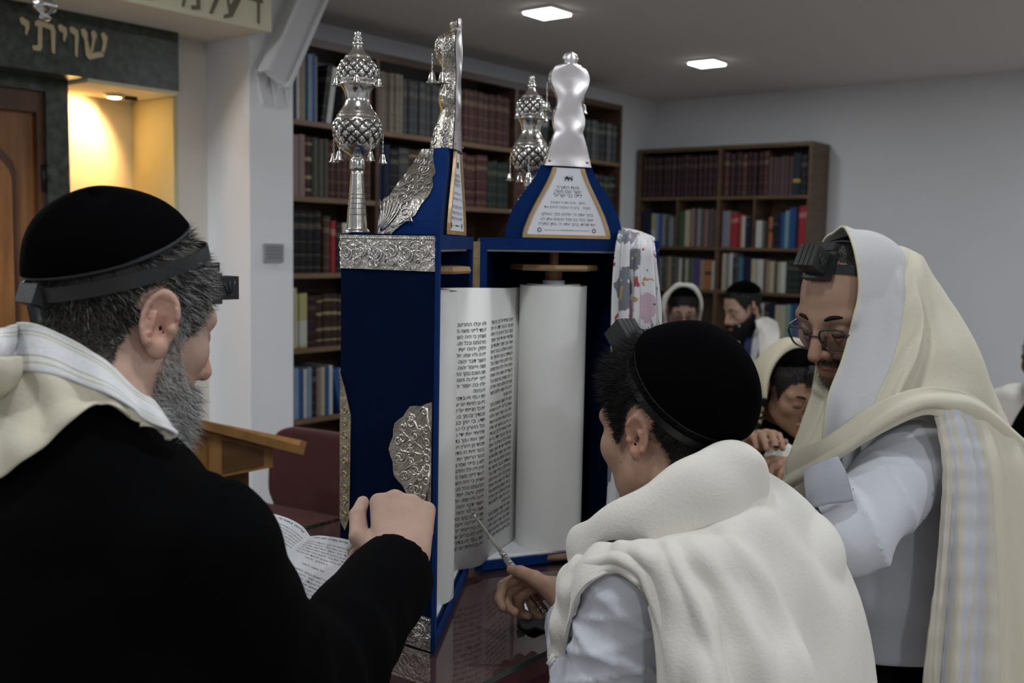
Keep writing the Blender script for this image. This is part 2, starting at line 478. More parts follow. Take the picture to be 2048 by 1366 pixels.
# ------------------------------------------------------------------ ceiling lamps
m_lamp = mat('lamp_diffuser', (1, 1, 1), 0.4, emit=((1.0, 1.0, 0.94), 9.0))
m_trimw = mat('lamp_trim', (0.85, 0.85, 0.85), 0.5)
for i, (u, v) in enumerate(LAMP_SPOTS):
    if (u, v) == (3.70, -2.78): lab = 'square white downlight nearest the silver crowns, first in its row'
    elif (u, v) == (5.18, -2.78): lab = 'square white downlight farther back, toward the corner'
    else: lab = 'square downlight out of the frame, %s lamp of the %s row' % (['first', 'second', 'third', 'fourth', 'fifth'][(-0.74, 0.74, 2.22, 3.70, 5.18).index(u)], {-2.78: 'ark side', -0.72: 'middle', 1.34: 'far side'}[v])
    t = thing('ceiling_lamp', lab, 'ceiling lamp', W(u, v, CEIL - 0.02), 'square ceiling downlights')
    MB().uvbox(u - 0.085, u + 0.085, v - 0.085, v + 0.085, CEIL - 0.012, CEIL - 0.0005).build('trim_ring', m_trimw, t)
    MB().uvbox(u - 0.075, u + 0.075, v - 0.075, v + 0.075, CEIL - 0.020, CEIL - 0.0122).build('diffuser', m_lamp, t)
# ------------------------------------------------------------------ bookcases and books
m_case = mat('bookcase_walnut', (0.060, 0.030, 0.018), 0.45, var=(5, 0.3, (1, 1, 8)))
m_caseedge = mat('bookcase_edge', (0.16, 0.095, 0.05), 0.5, var=(5, 0.2))
m_case2 = mat('bookcase_brown', (0.115, 0.070, 0.040), 0.5, var=(5, 0.25, (1, 1, 8)))
ORD = ['first', 'second', 'third', 'fourth', 'fifth', 'sixth', 'seventh', 'eighth', 'ninth', 'tenth', 'eleventh', 'twelfth', 'thirteenth',
       'fourteenth', 'fifteenth', 'sixteenth', 'seventeenth', 'eighteenth', 'nineteenth', 'twentieth'] + ['%d-th' % i for i in range(21, 60)]
PAL = {  # name -> (label colour, rgb, band rgb or None)
 'navy': ('navy blue', (0.012, 0.018, 0.05), None), 'white': ('white', (0.62, 0.62, 0.60), None), 'tan': ('tan', (0.36, 0.27, 0.17), None),
 'teal': ('teal', (0.06, 0.20, 0.24), None), 'blue': ('blue', (0.03, 0.10, 0.30), None), 'grey': ('grey', (0.27, 0.27, 0.28), None),
 'beige': ('beige', (0.30, 0.255, 0.20), (0.22, 0.18, 0.13)), 'slate': ('slate grey', (0.07, 0.07, 0.075), (0.13, 0.12, 0.10)),
 'brown': ('brown', (0.10, 0.050, 0.038), (0.20, 0.14, 0.09)), 'maroon': ('maroon', (0.105, 0.036, 0.036), (0.20, 0.13, 0.09)),
 'dgreen': ('dark green', (0.022, 0.036, 0.032), (0.09, 0.09, 0.06)), 'pink': ('dusty pink', (0.30, 0.20, 0.19), None),
 'olive': ('olive grey', (0.13, 0.125, 0.10), None), 'black': ('black', (0.014, 0.014, 0.017), (0.10, 0.09, 0.07)),
 'red': ('red', (0.42, 0.035, 0.05), (0.55, 0.2, 0.2)), 'cream': ('cream', (0.52, 0.47, 0.34), None), 'yellow': ('pale yellow', (0.50, 0.46, 0.20), (0.55, 0.55, 0.50)),
 'bands': ('dark brown gold-banded', (0.055, 0.028, 0.022), (0.38, 0.30, 0.17)), 'sky': ('light blue', (0.24, 0.34, 0.48), None),
 'wine': ('dark wine', (0.040, 0.012, 0.018), (0.09, 0.05, 0.045)), 'mauve': ('mauve brown', (0.14, 0.085, 0.09), None),
 'lilac': ('lilac', (0.24, 0.25, 0.38), None), 'salmon': ('salmon', (0.44, 0.17, 0.11), None), 'orange': ('orange', (0.42, 0.17, 0.06), (0.1, 0.05, 0.03)),
 'green': ('green', (0.06, 0.12, 0.06), None), 'aqua': ('pale aqua', (0.24, 0.40, 0.40), None), 'purple': ('purple', (0.10, 0.07, 0.22), None),
 'inkyel': ('black book with a yellow band', (0.015, 0.03, 0.045), (0.5, 0.36, 0.05)),
}
def book_mat(key):
    nm = 'book_' + key
    if nm in MAT: return MAT[nm]
    lab, c, band = PAL[key]
    c = tuple(k * 0.78 for k in c); band = band and tuple(k * 0.85 for k in band)
    m = mat(nm, c, 0.55, spec=0.3, var=(9, 0.18))
    if band:
        nt = m.node_tree; N = nt.nodes; L = nt.links; b = N['Principled BSDF']
        tc = N.new('ShaderNodeTexCoord'); sx = N.new('ShaderNodeSeparateXYZ'); L.new(tc.outputs['Object'], sx.inputs[0])
        r = N.new('ShaderNodeValToRGB'); r.color_ramp.interpolation = 'CONSTANT'
        e = r.color_ramp.elements; e[0].position = 0; e[0].color = (0, 0, 0, 1); e[1].position = 0.1; e[1].color = (1, 1, 1, 1)
        spots = {'bands': [(.10, .13), (.30, .36), (.60, .66), (.86, .90)], 'inkyel': [(.30, .38)], 'red': [(.72, .84)], 'orange': [(.5, .62)], 'yellow': [(.05, .5)]}.get(key, [(.08, .10), (.28, .30), (.5, .515), (.70, .80), (.92, .94)])
        e[1].position = spots[0][0]
        x = e.new(spots[0][1]); x.color = (0, 0, 0, 1)
        for a, z in spots[1:]:
            x = e.new(a); x.color = (1, 1, 1, 1); x = e.new(z); x.color = (0, 0, 0, 1)
        L.new(sx.outputs[2], r.inputs[0])
        mx = N.new('ShaderNodeMix'); mx.data_type = 'RGBA'
        old = b.inputs['Base Color'].links[0].from_socket
        L.new(r.outputs[0], mx.inputs[0]); L.new(old, mx.inputs[6]); mx.inputs[7].default_value = (*band, 1)
        L.new(mx.outputs[2], b.inputs['Base Color'])
    return m
m_pages = mat('book_pages', (0.55, 0.50, 0.40), 0.8, bump=(200, 0.1))
def book_mesh(rounded, ribs):
    g = MB()
    n = 7
    if rounded:
        arc = [(-0.5 + i / (n - 1), 0.07 - 0.07 * math.sin(math.pi * i / (n - 1))) for i in range(n)]
    else:
        arc = [(-0.5, 0.0), (0.5, 0.0)]
    outer = [(-0.5, 1.0)] + arc + [(0.5, 1.0)]
    inner = [(0.40, 1.0), (0.40, 0.12), (-0.40, 0.12), (-0.40, 1.0)]
    g.prism([(x, y, 0) for x, y in outer + inner], (0, 0, 1))
    g.frame_box((-0.41, 0.1, 0.025), (0.82, 0, 0), (0, 0.86, 0), (0, 0, 0.945), 1)
    if ribs:
        for z in (0.18, 0.36, 0.54, 0.72, 0.88):
            g.prism([(x * 1.0, y - 0.03, z) for x, y in arc] + [(x, y + 0.02, z) for x, y in reversed(arc)], (0, 0, 0.022))
    me = bpy.data.meshes.new('book'); me.from_pydata(g.v, [], g.f); me.update()
    me.materials.append(book_mat('brown')); me.materials.append(m_pages)
    me.polygons.foreach_set('material_index', np.array(g.m, dtype=np.int32))
    return me
BOOK_ME = [book_mesh(True, False), book_mesh(False, False), book_mesh(True, True)]
BOOK_KIND = ['rounded-spine hardback', 'flat-spine book', 'ribbed hardback']
limits = []
def row(case, rowname, bay, segs, plane, zfloor, zspace, py, group, is_u):
    """segs: (px0, px1, [colour keys], height fraction, kind, lean)"""
    k = 0
    for (a, b, keys, hf, kind, lean) in segs:
        if is_u:
            s0 = uv_of(hv(a, py, plane))[0]; s1 = uv_of(hv(b, py, plane))[0]
        else:
            s0 = uv_of(hu(a, py, plane))[1]; s1 = uv_of(hu(b, py, plane))[1]
        for (q0, q1) in limits:
            if q0 < (s0 + s1) / 2 < q1: s0 = max(s0, q0 + 0.004); s1 = min(s1, q1 - 0.004)
        n = len(keys); wts = [random.uniform(0.8, 1.2) for _ in keys]; tw = sum(wts); x = s0
        for key, w in zip(keys, wts):
            th = (s1 - s0) * w / tw
            h = zspace * hf * random.uniform(0.975, 1.015)
            d = random.uniform(0.16, 0.185)
            o = bpy.data.objects.new('book', BOOK_ME[kind]); COL.objects.link(o)
            inset = random.uniform(0.008, 0.022)
            cx = x + th / 2
            lx = math.radians(lean)
            if is_u:
                o.location = W(cx - math.sin(lx) * h * 0.5 * (1 if lean else 0), plane - inset, zfloor + 0.0008 + (abs(math.sin(lx)) * th * 0.5 if lean else 0))
                o.rotation_euler = (0, lx, ROOM_RZ)
            else:
                o.location = W(plane + inset, cx, zfloor + 0.0008 + (abs(math.sin(lx)) * th * 0.5 if lean else 0))
                o.rotation_euler = (0, lx, math.atan2(-UX, UY))
            o.scale = (th * 0.97, d, h)
            o.material_slots[0].link = 'OBJECT'; o.material_slots[0].material = book_mat(key)
            lab = PAL[key][0]
            kn = BOOK_KIND[kind]
            if 'book' in lab: lab, kn = 'black', 'book with a yellow band'
            state = ' leaning' if lean else ''
            _props(o, '%s%s %s, %s from left, %s shelf, %s, %s' % (lab, state, kn, ORD[k], rowname, bay, case), 'book', group)
            x += th; k += 1
# --- long bookcase
vA = V0 + 0.284; A0, A1 = 2.36, uv_of(hv(1243, 300, vA))[0]
D1 = uv_of(hv(755, 330, vA))[0]; D2 = uv_of(hv(1031, 330, vA))[0]
zA = [hv(592, y, vA).z for y in (238, 392, 547, 698, 841, 985)]
zAtop = hv(700, 108, vA).z
caseA = thing('bookcase', 'tall dark walnut bookcase running along the wall behind the silver crowns', 'bookcase', W((A0 + A1) / 2, V0 + 0.14, 0))
TH = 0.022
for u in (A0, D1 - TH / 2, D2 - TH / 2, A1 - TH):
    MB().uvbox(u, u + TH, V0 + 0.002, vA, 0, zAtop).build('upright', m_case, caseA)
MB().uvbox(A0, A1, V0 + 0.002, vA, zAtop, zAtop + 0.035).build('top_board', m_case, caseA)
MB().uvbox(A0 + TH, A1 - TH, V0 + 0.002, V0 + 0.012, 0.05, zA[0] - TH).build('back_panel', m_case, caseA)
bays = [(A0 + TH, D1 - TH / 2), (D1 + TH / 2, D2 - TH / 2), (D2 + TH / 2, A1 - TH)]
for z in zA + [0.12]:
    for (a, b) in bays:
        sh = MB().uvbox(a, b, V0 + 0.013, vA - 0.004, z - TH, z).build('shelf', m_case, caseA)
        MB().uvbox(a, b, vA - 0.004, vA - 0.001, z - TH, z).build('edge_band', m_caseedge, sh)
limits[:] = bays
G = 'books in the long walnut bookcase'
sp1 = zAtop - zA[0]; sp2 = zA[0] - zA[1] - TH; sp3 = zA[1] - zA[2] - TH; sp4 = zA[2] - zA[3] - TH; sp5 = zA[3] - zA[4] - TH
LC = 'long bookcase'
row(LC, 'top', 'bay by pier', [(590, 640, ['navy', 'white', 'tan', 'teal', 'sky', 'blue', 'grey'], 0.90, 1, 0), (654, 672, ['black', 'white'], 0.80, 1, 9), (694, 750, ['slate', 'slate', 'black', 'brown'], 0.8, 0, 0)], vA, zA[0], sp1, 260, G, True)
row(LC, 'top', 'middle bay', [(760, 812, ['beige'] * 7, 0.86, 0, 0), (812, 914, ['slate'] * 9, 0.80, 0, 0), (914, 1027, ['maroon', 'brown'] * 7, 0.84, 0, 0)], vA, zA[0], sp1, 260, G, True)
row(LC, 'top', 'far bay', [(1036, 1090, ['brown'] * 5, 0.8, 0, 0), (1150, 1240, ['dgreen', 'slate', 'black', 'dgreen', 'slate', 'dgreen', 'black', 'slate', 'dgreen'], 0.72, 0, 0)], vA, zA[0], sp1, 290, G, True)
row(LC, 'second', 'bay by pier', [(590, 613, ['pink', 'pink'], 0.86, 1, 0), (613, 631, ['bands'], 0.86, 2, 0), (631, 664, ['olive'] * 3, 0.84, 0, 0), (664, 750, ['maroon', 'brown', 'maroon', 'brown', 'maroon', 'brown', 'brown'], 0.84, 0, 0)], vA, zA[1], sp2, 340, G, True)
row(LC, 'second', 'middle bay', [(760, 786, ['navy', 'navy'], 0.86, 0, 0), (788, 914, ['black', 'slate', 'bands', 'brown', 'black', 'navy', 'slate', 'brown'], 0.84, 2, 0), (914, 983, ['maroon'] * 6, 0.88, 2, 0), (984, 1026, ['dgreen'] * 4, 0.82, 0, 0)], vA, zA[1], sp2, 340, G, True)
row(LC, 'second', 'far bay', [(1036, 1085, ['maroon', 'brown', 'black', 'maroon'], 0.82, 0, 0), (1160, 1240, ['black', 'dgreen', 'black', 'slate', 'black', 'dgreen', 'black'], 0.80, 0, 0)], vA, zA[1], sp2, 360, G, True)
row(LC, 'third', 'bay by pier', [(590, 652, ['black'] * 4, 0.88, 2, 0), (654, 667, ['brown'], 0.82, 0, 0), (667, 676, ['red'], 0.75, 1, 0), (676, 700, ['black', 'white'], 0.74, 1, 0)], vA, zA[2], sp3, 470, G, True)
row(LC, 'third', 'middle bay', [(922, 946, ['sky', 'white', 'purple'], 0.42, 1, 0), (948, 1010, ['brown', 'maroon'] * 4, 0.40, 0, 0)], vA, zA[2], sp3, 450, G, True)
row(LC, 'fourth', 'bay by pier', [(590, 597, ['cream'], 0.88, 1, 0), (597, 619, ['yellow'] * 3, 0.78, 1, 0), (620, 700, ['wine', 'bands', 'bands', 'bands', 'bands'], 0.76, 2, 0)], vA, zA[3], sp4, 620, G, True)
row(LC, 'fifth', 'bay by pier', [(592, 668, ['sky', 'blue', 'white', 'sky', 'black', 'pink', 'cream', 'blue', 'white'], 0.76, 1, 0), (676, 700, ['blue', 'sky'], 0.7, 1, -14)], vA, zA[4], sp5, 780, G, True)
# --- corner bookcase
uB = U1 - 0.284
B0 = uv_of(hu(1274, 400, uB))[1]; B1 = uv_of(hu(1621, 400, uB))[1]; BM = uv_of(hu(1437, 400, uB))[1]
B0 = max(B0, V0 + 0.01)
zB = [hu(1600, y, uB).z for y in (390, 497, 588, 690, 800)]
zBt = hu(1500, 296, uB).z
caseB = thing('bookcase', 'brown two-bay bookcase against the right wall near the corner', 'bookcase', W(U1 - 0.14, (B0 + B1) / 2, 0))
for v in (B0, BM - TH / 2, B1 - TH):
    MB().uvbox(uB, U1 - 0.013, v, v + TH, 0, zBt).build('upright', m_case2, caseB)
MB().uvbox(uB, U1 - 0.013, B0, B1, zBt, zBt + 0.025).build('top_board', m_case2, caseB)
MB().uvbox(U1 - 0.023, U1 - 0.013, B0 + TH, B1 - TH, 0.1, zBt).build('back_panel', m_case2, caseB)
for z in zB + [0.45, 0.12]:
    for (a, b) in ((B0 + TH, BM - TH / 2), (BM + TH / 2, B1 - TH)):
        MB().uvbox(uB + 0.003, U1 - 0.024, a, b, z - 0.02, z).build('shelf', m_case2, caseB)
for px in (1352, 1506):
    v = uv_of(hu(px, 440, uB))[1]
    MB().uvbox(uB + 0.01, U1 - 0.024, v - 0.006, v + 0.006, zB[1] + 0.0002, zB[0] - 0.0202).build('partition', m_case2, caseB)
limits[:] = [(B0 + TH, BM - TH / 2), (BM + TH / 2, B1 - TH)]
G = 'books in the brown corner bookcase'
CC = 'corner bookcase'
s1 = zBt - zB[0]; s2 = zB[0] - 0.02 - zB[1]; s3 = zB[1] - 0.02 - zB[2]; s4 = zB[2] - 0.02 - zB[3]
row(CC, 'top', 'left bay', [(1282, 1432, ['wine'] * 17, 0.90, 0, 0)], uB, zB[0], s1, 350, G, False)
row(CC, 'top', 'right bay', [(1442, 1534, ['maroon', 'wine', 'wine', 'maroon', 'wine', 'wine', 'wine', 'maroon'], 0.92, 0, 0), (1535, 1584, ['mauve'] * 6, 0.80, 0, 0), (1585, 1599, ['inkyel'], 0.86, 1, 0), (1600, 1612, ['black'] * 2, 0.82, 1, 0)], uB, zB[0], s1, 350, G, False)
row(CC, 'second', 'left bay', [(1283, 1299, ['navy', 'navy'], 0.80, 1, 0), (1300, 1329, ['yellow', 'sky', 'blue', 'grey'], 0.70, 1, 0), (1330, 1345, ['slate', 'grey'], 0.62, 1, 0), (1356, 1369, ['green', 'green'], 0.74, 1, 0), (1369, 1377, ['cream'], 0.77, 1, 0), (1377, 1431, ['pink', 'mauve', 'grey', 'mauve', 'pink', 'mauve', 'mauve', 'mauve'], 0.80, 0, 0)], uB, zB[1], s2, 450, G, False)
row(CC, 'second', 'right bay', [(1442, 1458, ['lilac', 'grey'], 0.76, 1, 0), (1459, 1475, ['red', 'red'], 0.72, 1, 0), (1478, 1488, ['salmon', 'white'], 0.66, 1, 0), (1489, 1501, ['black', 'navy'], 0.62, 1, 0), (1511, 1523, ['white'], 0.56, 1, 0), (1537, 1552, ['orange', 'black'], 0.64, 1, 0), (1553, 1568, ['navy', 'blue'], 0.70, 1, 0), (1568, 1576, ['aqua'], 0.76, 1, 0), (1576, 1595, ['blue', 'blue', 'navy'], 0.82, 1, 0), (1596, 1614, ['red', 'red'], 0.84, 1, 0)], uB, zB[1], s2, 450, G, False)
row(CC, 'third', 'left bay', [(1308, 1355, ['slate', 'grey', 'slate', 'olive', 'tan', 'slate', 'olive'], 0.80, 1, 0), (1356, 1398, ['white', 'slate', 'cream', 'green', 'olive', 'purple', 'purple'], 0.78, 1, 0), (1399, 1428, ['tan', 'orange', 'orange', 'white'], 0.74, 1, 0)], uB, zB[2], s3, 545, G, False)
row(CC, 'third', 'right bay', [(1442, 1462, ['cream', 'grey', 'white'], 0.92, 1, 0), (1463, 1474, ['black', 'slate'], 0.84, 1, 0), (1475, 1500, ['teal', 'navy', 'navy'], 0.84, 1, 0), (1501, 1524, ['cream', 'white'], 0.80, 1, 0), (1525, 1552, ['mauve', 'tan', 'cream', 'olive'], 0.76, 1, 0), (1553, 1570, ['cream', 'white'], 0.74, 1, 0), (1571, 1612, ['dgreen', 'dgreen', 'black'], 0.8, 1, 0)], uB, zB[2], s3, 545, G, False)
row(CC, 'fourth', 'right bay', [(1500, 1524, ['cream', 'white'], 0.84, 1, 0), (1526, 1546, ['black', 'navy'], 0.82, 1, 0), (1547, 1570, ['cream', 'cream'], 0.82, 1, 0), (1571, 1612, ['aqua', 'teal', 'blue', 'purple', 'lilac'], 0.84, 1, 0)], uB, zB[3], s4, 640, G, False)
# ------------------------------------------------------------------ reading table
TZ = CAM_Z - 0.616
m_cloth_red = mat('maroon_velvet', (0.095, 0.010, 0.017), 0.75, sheen=0.15, bump=(300, 0.15))
m_tblwood = mat('table_wood', (0.16, 0.075, 0.03), 0.45, var=(5, 0.3, (1, 1, 6)))
m_gl = bpy.data.materials.new('table_glass'); m_gl.use_nodes = True
_n = m_gl.node_tree; _n.nodes.clear()
_o = _n.nodes.new('ShaderNodeOutputMaterial'); _mx = _n.nodes.new('ShaderNodeMixShader'); _t = _n.nodes.new('ShaderNodeBsdfTransparent')
_g = _n.nodes.new('ShaderNodeBsdfGlossy'); _f = _n.nodes.new('ShaderNodeFresnel'); _f.inputs[0].default_value = 1.85
_t.inputs[0].default_value = (0.86, 0.93, 0.9, 1); _g.inputs['Roughness'].default_value = 0.02
_ge = _n.nodes.new('ShaderNodeNewGeometry'); _sb = _n.nodes.new('ShaderNodeMath'); _sb.operation = 'SUBTRACT'; _sb.inputs[0].default_value = 1.0; _n.links.new(_ge.outputs['Backfacing'], _sb.inputs[1])
_ml = _n.nodes.new('ShaderNodeMath'); _ml.operation = 'MULTIPLY'; _n.links.new(_f.outputs[0], _ml.inputs[0]); _n.links.new(_sb.outputs[0], _ml.inputs[1])
_n.links.new(_ml.outputs[0], _mx.inputs[0]); _n.links.new(_t.outputs[0], _mx.inputs[1]); _n.links.new(_g.outputs[0], _mx.inputs[2]); _n.links.new(_mx.outputs[0], _o.inputs[0])
m_gledge = mat('glass_edge_green', (0.010, 0.035, 0.024), 0.15, coat=0.5)
TU0, TU1, TV0, TV1 = 0.80, 2.35, -1.70, -0.895
table = thing('reading_table', 'maroon cloth covered reading table with a green edged glass top', 'table', W(1.4, -1.33, 0))
MB().uvbox(TU0 + 0.015, TU1 - 0.015, TV0 + 0.015, TV1 - 0.015, TZ - 0.045, TZ - 0.0085).build('table_top', m_cloth_red, table)
gt = MB().uvbox(TU0 + 0.003, TU1 - 0.003, TV0 + 0.003, TV1 - 0.003, TZ - 0.008, TZ - 0.0001).build('glass_top', m_gl, table)
g = MB()
for (a, b, c, d) in ((TU0, TU1, TV1 - 0.003, TV1), (TU0, TU1, TV0, TV0 + 0.003), (TU0, TU0 + 0.003, TV0 + 0.003, TV1 - 0.003), (TU1 - 0.003, TU1, TV0 + 0.003, TV1 - 0.003)):
    MB().uvbox(a, b, c, d, TZ - 0.008, TZ).build('glass_edge', m_gledge, gt)
for (a, b, c, d) in ((TU0 + 0.02, TU1 - 0.02, TV1 - 0.022, TV1 - 0.018), (TU0 + 0.02, TU1 - 0.02, TV0 + 0.018, TV0 + 0.022), (TU0 + 0.018, TU0 + 0.022, TV0 + 0.02, TV1 - 0.02), (TU1 - 0.022, TU1 - 0.018, TV0 + 0.02, TV1 - 0.02)):
    MB().uvbox(a, b, c, d, TZ - 0.40, TZ - 0.046).build('cloth_skirt', m_cloth_red, table)
for a in (TU0 + 0.05, TU1 - 0.12):
    for b in (TV0 + 0.05, TV1 - 0.12):
        MB().uvbox(a, a + 0.07, b, b + 0.07, 0, TZ - 0.0455).build('leg', m_tblwood, table)

# ------------------------------------------------------------------ torah case
m_velvet = mat('blue_velvet', (0.0016, 0.0066, 0.026), 0.95, spec=0.03, sheen=0.0, bump=(500, 0.25), var=(20, 0.12))
m_velvet2 = mat('blue_velvet_trim', (0.0055, 0.025, 0.112), 0.95, spec=0.05, sheen=0.02, bump=(500, 0.25), var=(25, 0.10))
m_white = mat('white_lining', (0.72, 0.72, 0.74), 0.6)
m_silver = mat('silver', (0.60, 0.585, 0.56), 0.24, metal=1.0, bump=(45, 0.18))
m_silver2 = mat('embossed_silver', (0.43, 0.405, 0.365), 0.27, metal=1.0, bump=(140, 0.75), var=(40, 0.35))
m_silverd = mat('tarnished_silver', (0.30, 0.25, 0.18), 0.35, metal=1.0, bump=(120, 0.7), var=(30, 0.4))
m_gold = mat('gilt_frame', (0.45, 0.30, 0.15), 0.4, metal=0.35, var=(30, 0.15))
m_brass = mat('brass', (0.42, 0.32, 0.16), 0.35, metal=0.9, bump=(80, 0.15), var=(25, 0.25))
m_print = mat('black_print', (0.03, 0.03, 0.035), 0.7)
m_paper = mat('white_paper', (0.74, 0.75, 0.80), 0.6)
m_aged = mat('aged_silver', (0.60, 0.55, 0.49), 0.28, metal=1.0, bump=(60, 0.2))
m_aged2 = mat('aged_silver_ground', (0.38, 0.335, 0.29), 0.34, metal=1.0, bump=(120, 0.6), var=(40, 0.3))
S = 0.191
def rot2(d, deg):
    a = math.radians(deg); return Vector((d[0] * math.cos(a) - d[1] * math.sin(a), d[0] * math.sin(a) + d[1] * math.cos(a)))
F1 = Vector((-0.114, 1.500)); dL = Vector((0.09, 0.9955)).normalized()
hexL = [F1, F1 + rot2(dL, 60) * S, F1 + rot2(dL, 60) * S + dL * S, F1 + dL * 2 * S]
th_ = math.radians(24); dR = Vector((math.cos(th_), math.sin(th_)))
H2 = Vector((-0.064, 1.893))
hexR = [H2, H2 + rot2(dR, 60) * S, H2 + rot2(dR, 60) * S + dR * S, H2 + dR * 2 * S]
CZ0, CZ1 = TZ + 0.0005, P(868, 469, 1.5).z
def v3(p, z): return Vector((p[0], p[1], z))
def inset(poly, k):
    c = sum((Vector(p) for p in poly), Vector((0, 0))) / len(poly)
    return [c + (Vector(p) - c) * k for p in poly]
case = thing('torah_case', 'open blue velvet scroll case with silver crowns standing on the table', 'scroll case', (-0.07, 1.89, TZ))

def spiral(c, r, turns, hand, a0, n=22):
    out = []
    for i in range(n):
        f = i / (n - 1); a = a0 + hand * turns * 2 * math.pi * f
        out.append((c[0] + r * (1 - 0.86 * f) * math.cos(a), c[1] + r * (1 - 0.86 * f) * math.sin(a)))
    return out
def strokes_to(mb, strokes, fn, rad, n=5):
    for st in strokes:
        k = len(st)
        pts = [fn(a, b) for a, b in st]
        rs = [rad * (0.35 + 0.65 * math.sin(math.pi * min(max((i + 1) / (k + 1), 0.1), 0.9))) for i in range(k)]
        mb.tube(pts, rs, n)
def leaf(c, ang, ln, bend, n=8):
    return [(c[0] + ln * f * math.cos(ang + bend * f), c[1] + ln * f * math.sin(ang + bend * f)) for f in [i / (n - 1) for i in range(n)]]
def band_strokes(L_, h):
    st = []; rr = random.Random(3)
    x = 0.02; hand = 1
    while x < L_ - 0.012:
        c = (x, h * 0.5 + hand * h * 0.04)
        st.append(spiral(c, h * 0.30, 1.6, hand, -hand * math.pi / 2))
        st.append(spiral((x + 0.004, c[1]), h * 0.22, 1.2, -hand, math.pi * 0.2))
        for q in range(7):
            a = rr.uniform(0, 2 * math.pi)
            st.append(leaf((x + h * 0.26 * math.cos(a), c[1] + h * 0.24 * math.sin(a)), a + rr.uniform(-.5, .5), h * 0.20, rr.uniform(-1.3, 1.3)))
        for q in range(3):
            st.append(leaf((x + 0.016, h * (0.2 + 0.3 * q)), math.pi / 2 * hand + 0.4 * q, h * 0.28, 1.1 * hand))
        x += 0.031; hand = -hand
    i = 0
    while i * 0.0042 < L_ - 0.004:
        st.append([(0.002 + i * 0.0042, h * 0.885), (0.0044 + i * 0.0042, h * 0.95)]); i += 1
    return st
BH = 0.052
def half_case(hx, d, tag, outer_sign):
    n3 = []
    for i in range(3):
        a, b = hx[i], hx[i + 1]
        e = (b - a).normalized(); inn = Vector((e[1], -e[0]))
        if (sum(hx, Vector((0, 0))) / 4 - a).dot(inn) < 0: inn = -inn
        pan = MB().prism([v3(a, CZ0), v3(b, CZ0), v3(b - e * 0.004 + inn * 0.012, CZ0), v3(a + e * 0.004 + inn * 0.012, CZ0)], Z3 * (CZ1 - CZ0)).build('side_panel', m_velvet, case)
        out = -inn
        for z0, nm in ((CZ1 - BH - 0.002, 'silver_band'), (CZ0 + 0.001, 'silver_band')):
            bd = MB().prism([v3(a, z0), v3(b, z0), v3(b + out * 0.0016, z0), v3(a + out * 0.0016, z0)], Z3 * BH).build(nm, m_silver2, pan)
            fn = lambda s_, t_, a=a, e=e, out=out, z0=z0: v3(a + e * s_ + out * 0.0019, z0 + t_)
            mb = MB(); strokes_to(mb, band_strokes((b - a).length, BH), fn, 0.0013)
            o_ = mb.build('embossed_scrollwork', m_silver, pan, smooth=True); o_['kind'] = 'stuff'
    # base, top, linings
    ins = inset(hx, 0.93)
    MB().prism([v3(p, CZ0) for p in ins], Z3 * 0.014).build('base_board', m_velvet2, case)
    MB().prism([v3(p, CZ0 + 0.0142) for p in inset(hx, 0.90)], Z3 * 0.003).build('base_lining', m_white, case)
    MB().prism([v3(p, CZ1 - 0.022) for p in ins], Z3 * 0.022).build('top_board', m_velvet2, case)
    MB().prism([v3(p, CZ1 - 0.0255) for p in inset(hx, 0.945)], Z3 * 0.0032).build('top_lining', m_white, case)
    # front edge trims around the opening
    nrm = Vector((d[1], -d[0]))
    if (sum(hx, Vector((0, 0))) / 4 - hx[0]).dot(nrm) > 0: nrm = -nrm
    for p, sg in ((hx[0], 1), (hx[3], -1)):
        q = p + d * 0.0 * sg
        MB().frame_box(v3(q - nrm * 0.0, CZ0), (d * (0.014 * sg)).to_3d(), (nrm * 0.006).to_3d(), Z3 * (CZ1 - CZ0)).build('edge_trim', m_velvet2, case)
    for z0, h_ in ((CZ0, 0.016), (CZ1 - 0.022, 0.022)):
        MB().frame_box(v3(hx[0] + d * 0.014, z0), (d * (2 * S - 0.028)).to_3d(), (nrm * 0.006).to_3d(), Z3 * h_).build('rail_trim', m_velvet2, case)
    return nrm
nL = half_case(hexL, dL, 'left', 1)
nR = half_case(hexR, dR, 'right', 1)
# hinge plates
hm = (hexL[3] + hexR[0]) / 2
hd = (hexR[0] - hexL[3]).normalized() if (hexR[0] - hexL[3]).length > 1e-6 else dR
for z0, z1 in ((CZ1 - 0.155, CZ1 - 0.008), (CZ0 + 0.01, CZ0 + 0.075)):
    c = v3(hm, 0) + v3((nL + nR).normalized() * 0.004, 0)
    hp = MB().frame_box(Vector((c.x, c.y, z0)) - v3(hd, 0) * 0.0085, v3(hd, 0) * 0.017, v3((nL + nR).normalized(), 0) * 0.002, Z3 * (z1 - z0)).build('hinge_plate', m_brass, case)
    for k in (0.2, 0.8):
        MB().lathe([(0.0, 0.0012), (0.0018, 0.0008), (0.002, 0)], Vector((c.x, c.y, z0 + (z1 - z0) * k)) + v3((nL + nR).normalized(), 0) * 0.002, 10, axis=v3((nL + nR).normalized(), 0)).build('screw', m_silverd, hp, smooth=True)
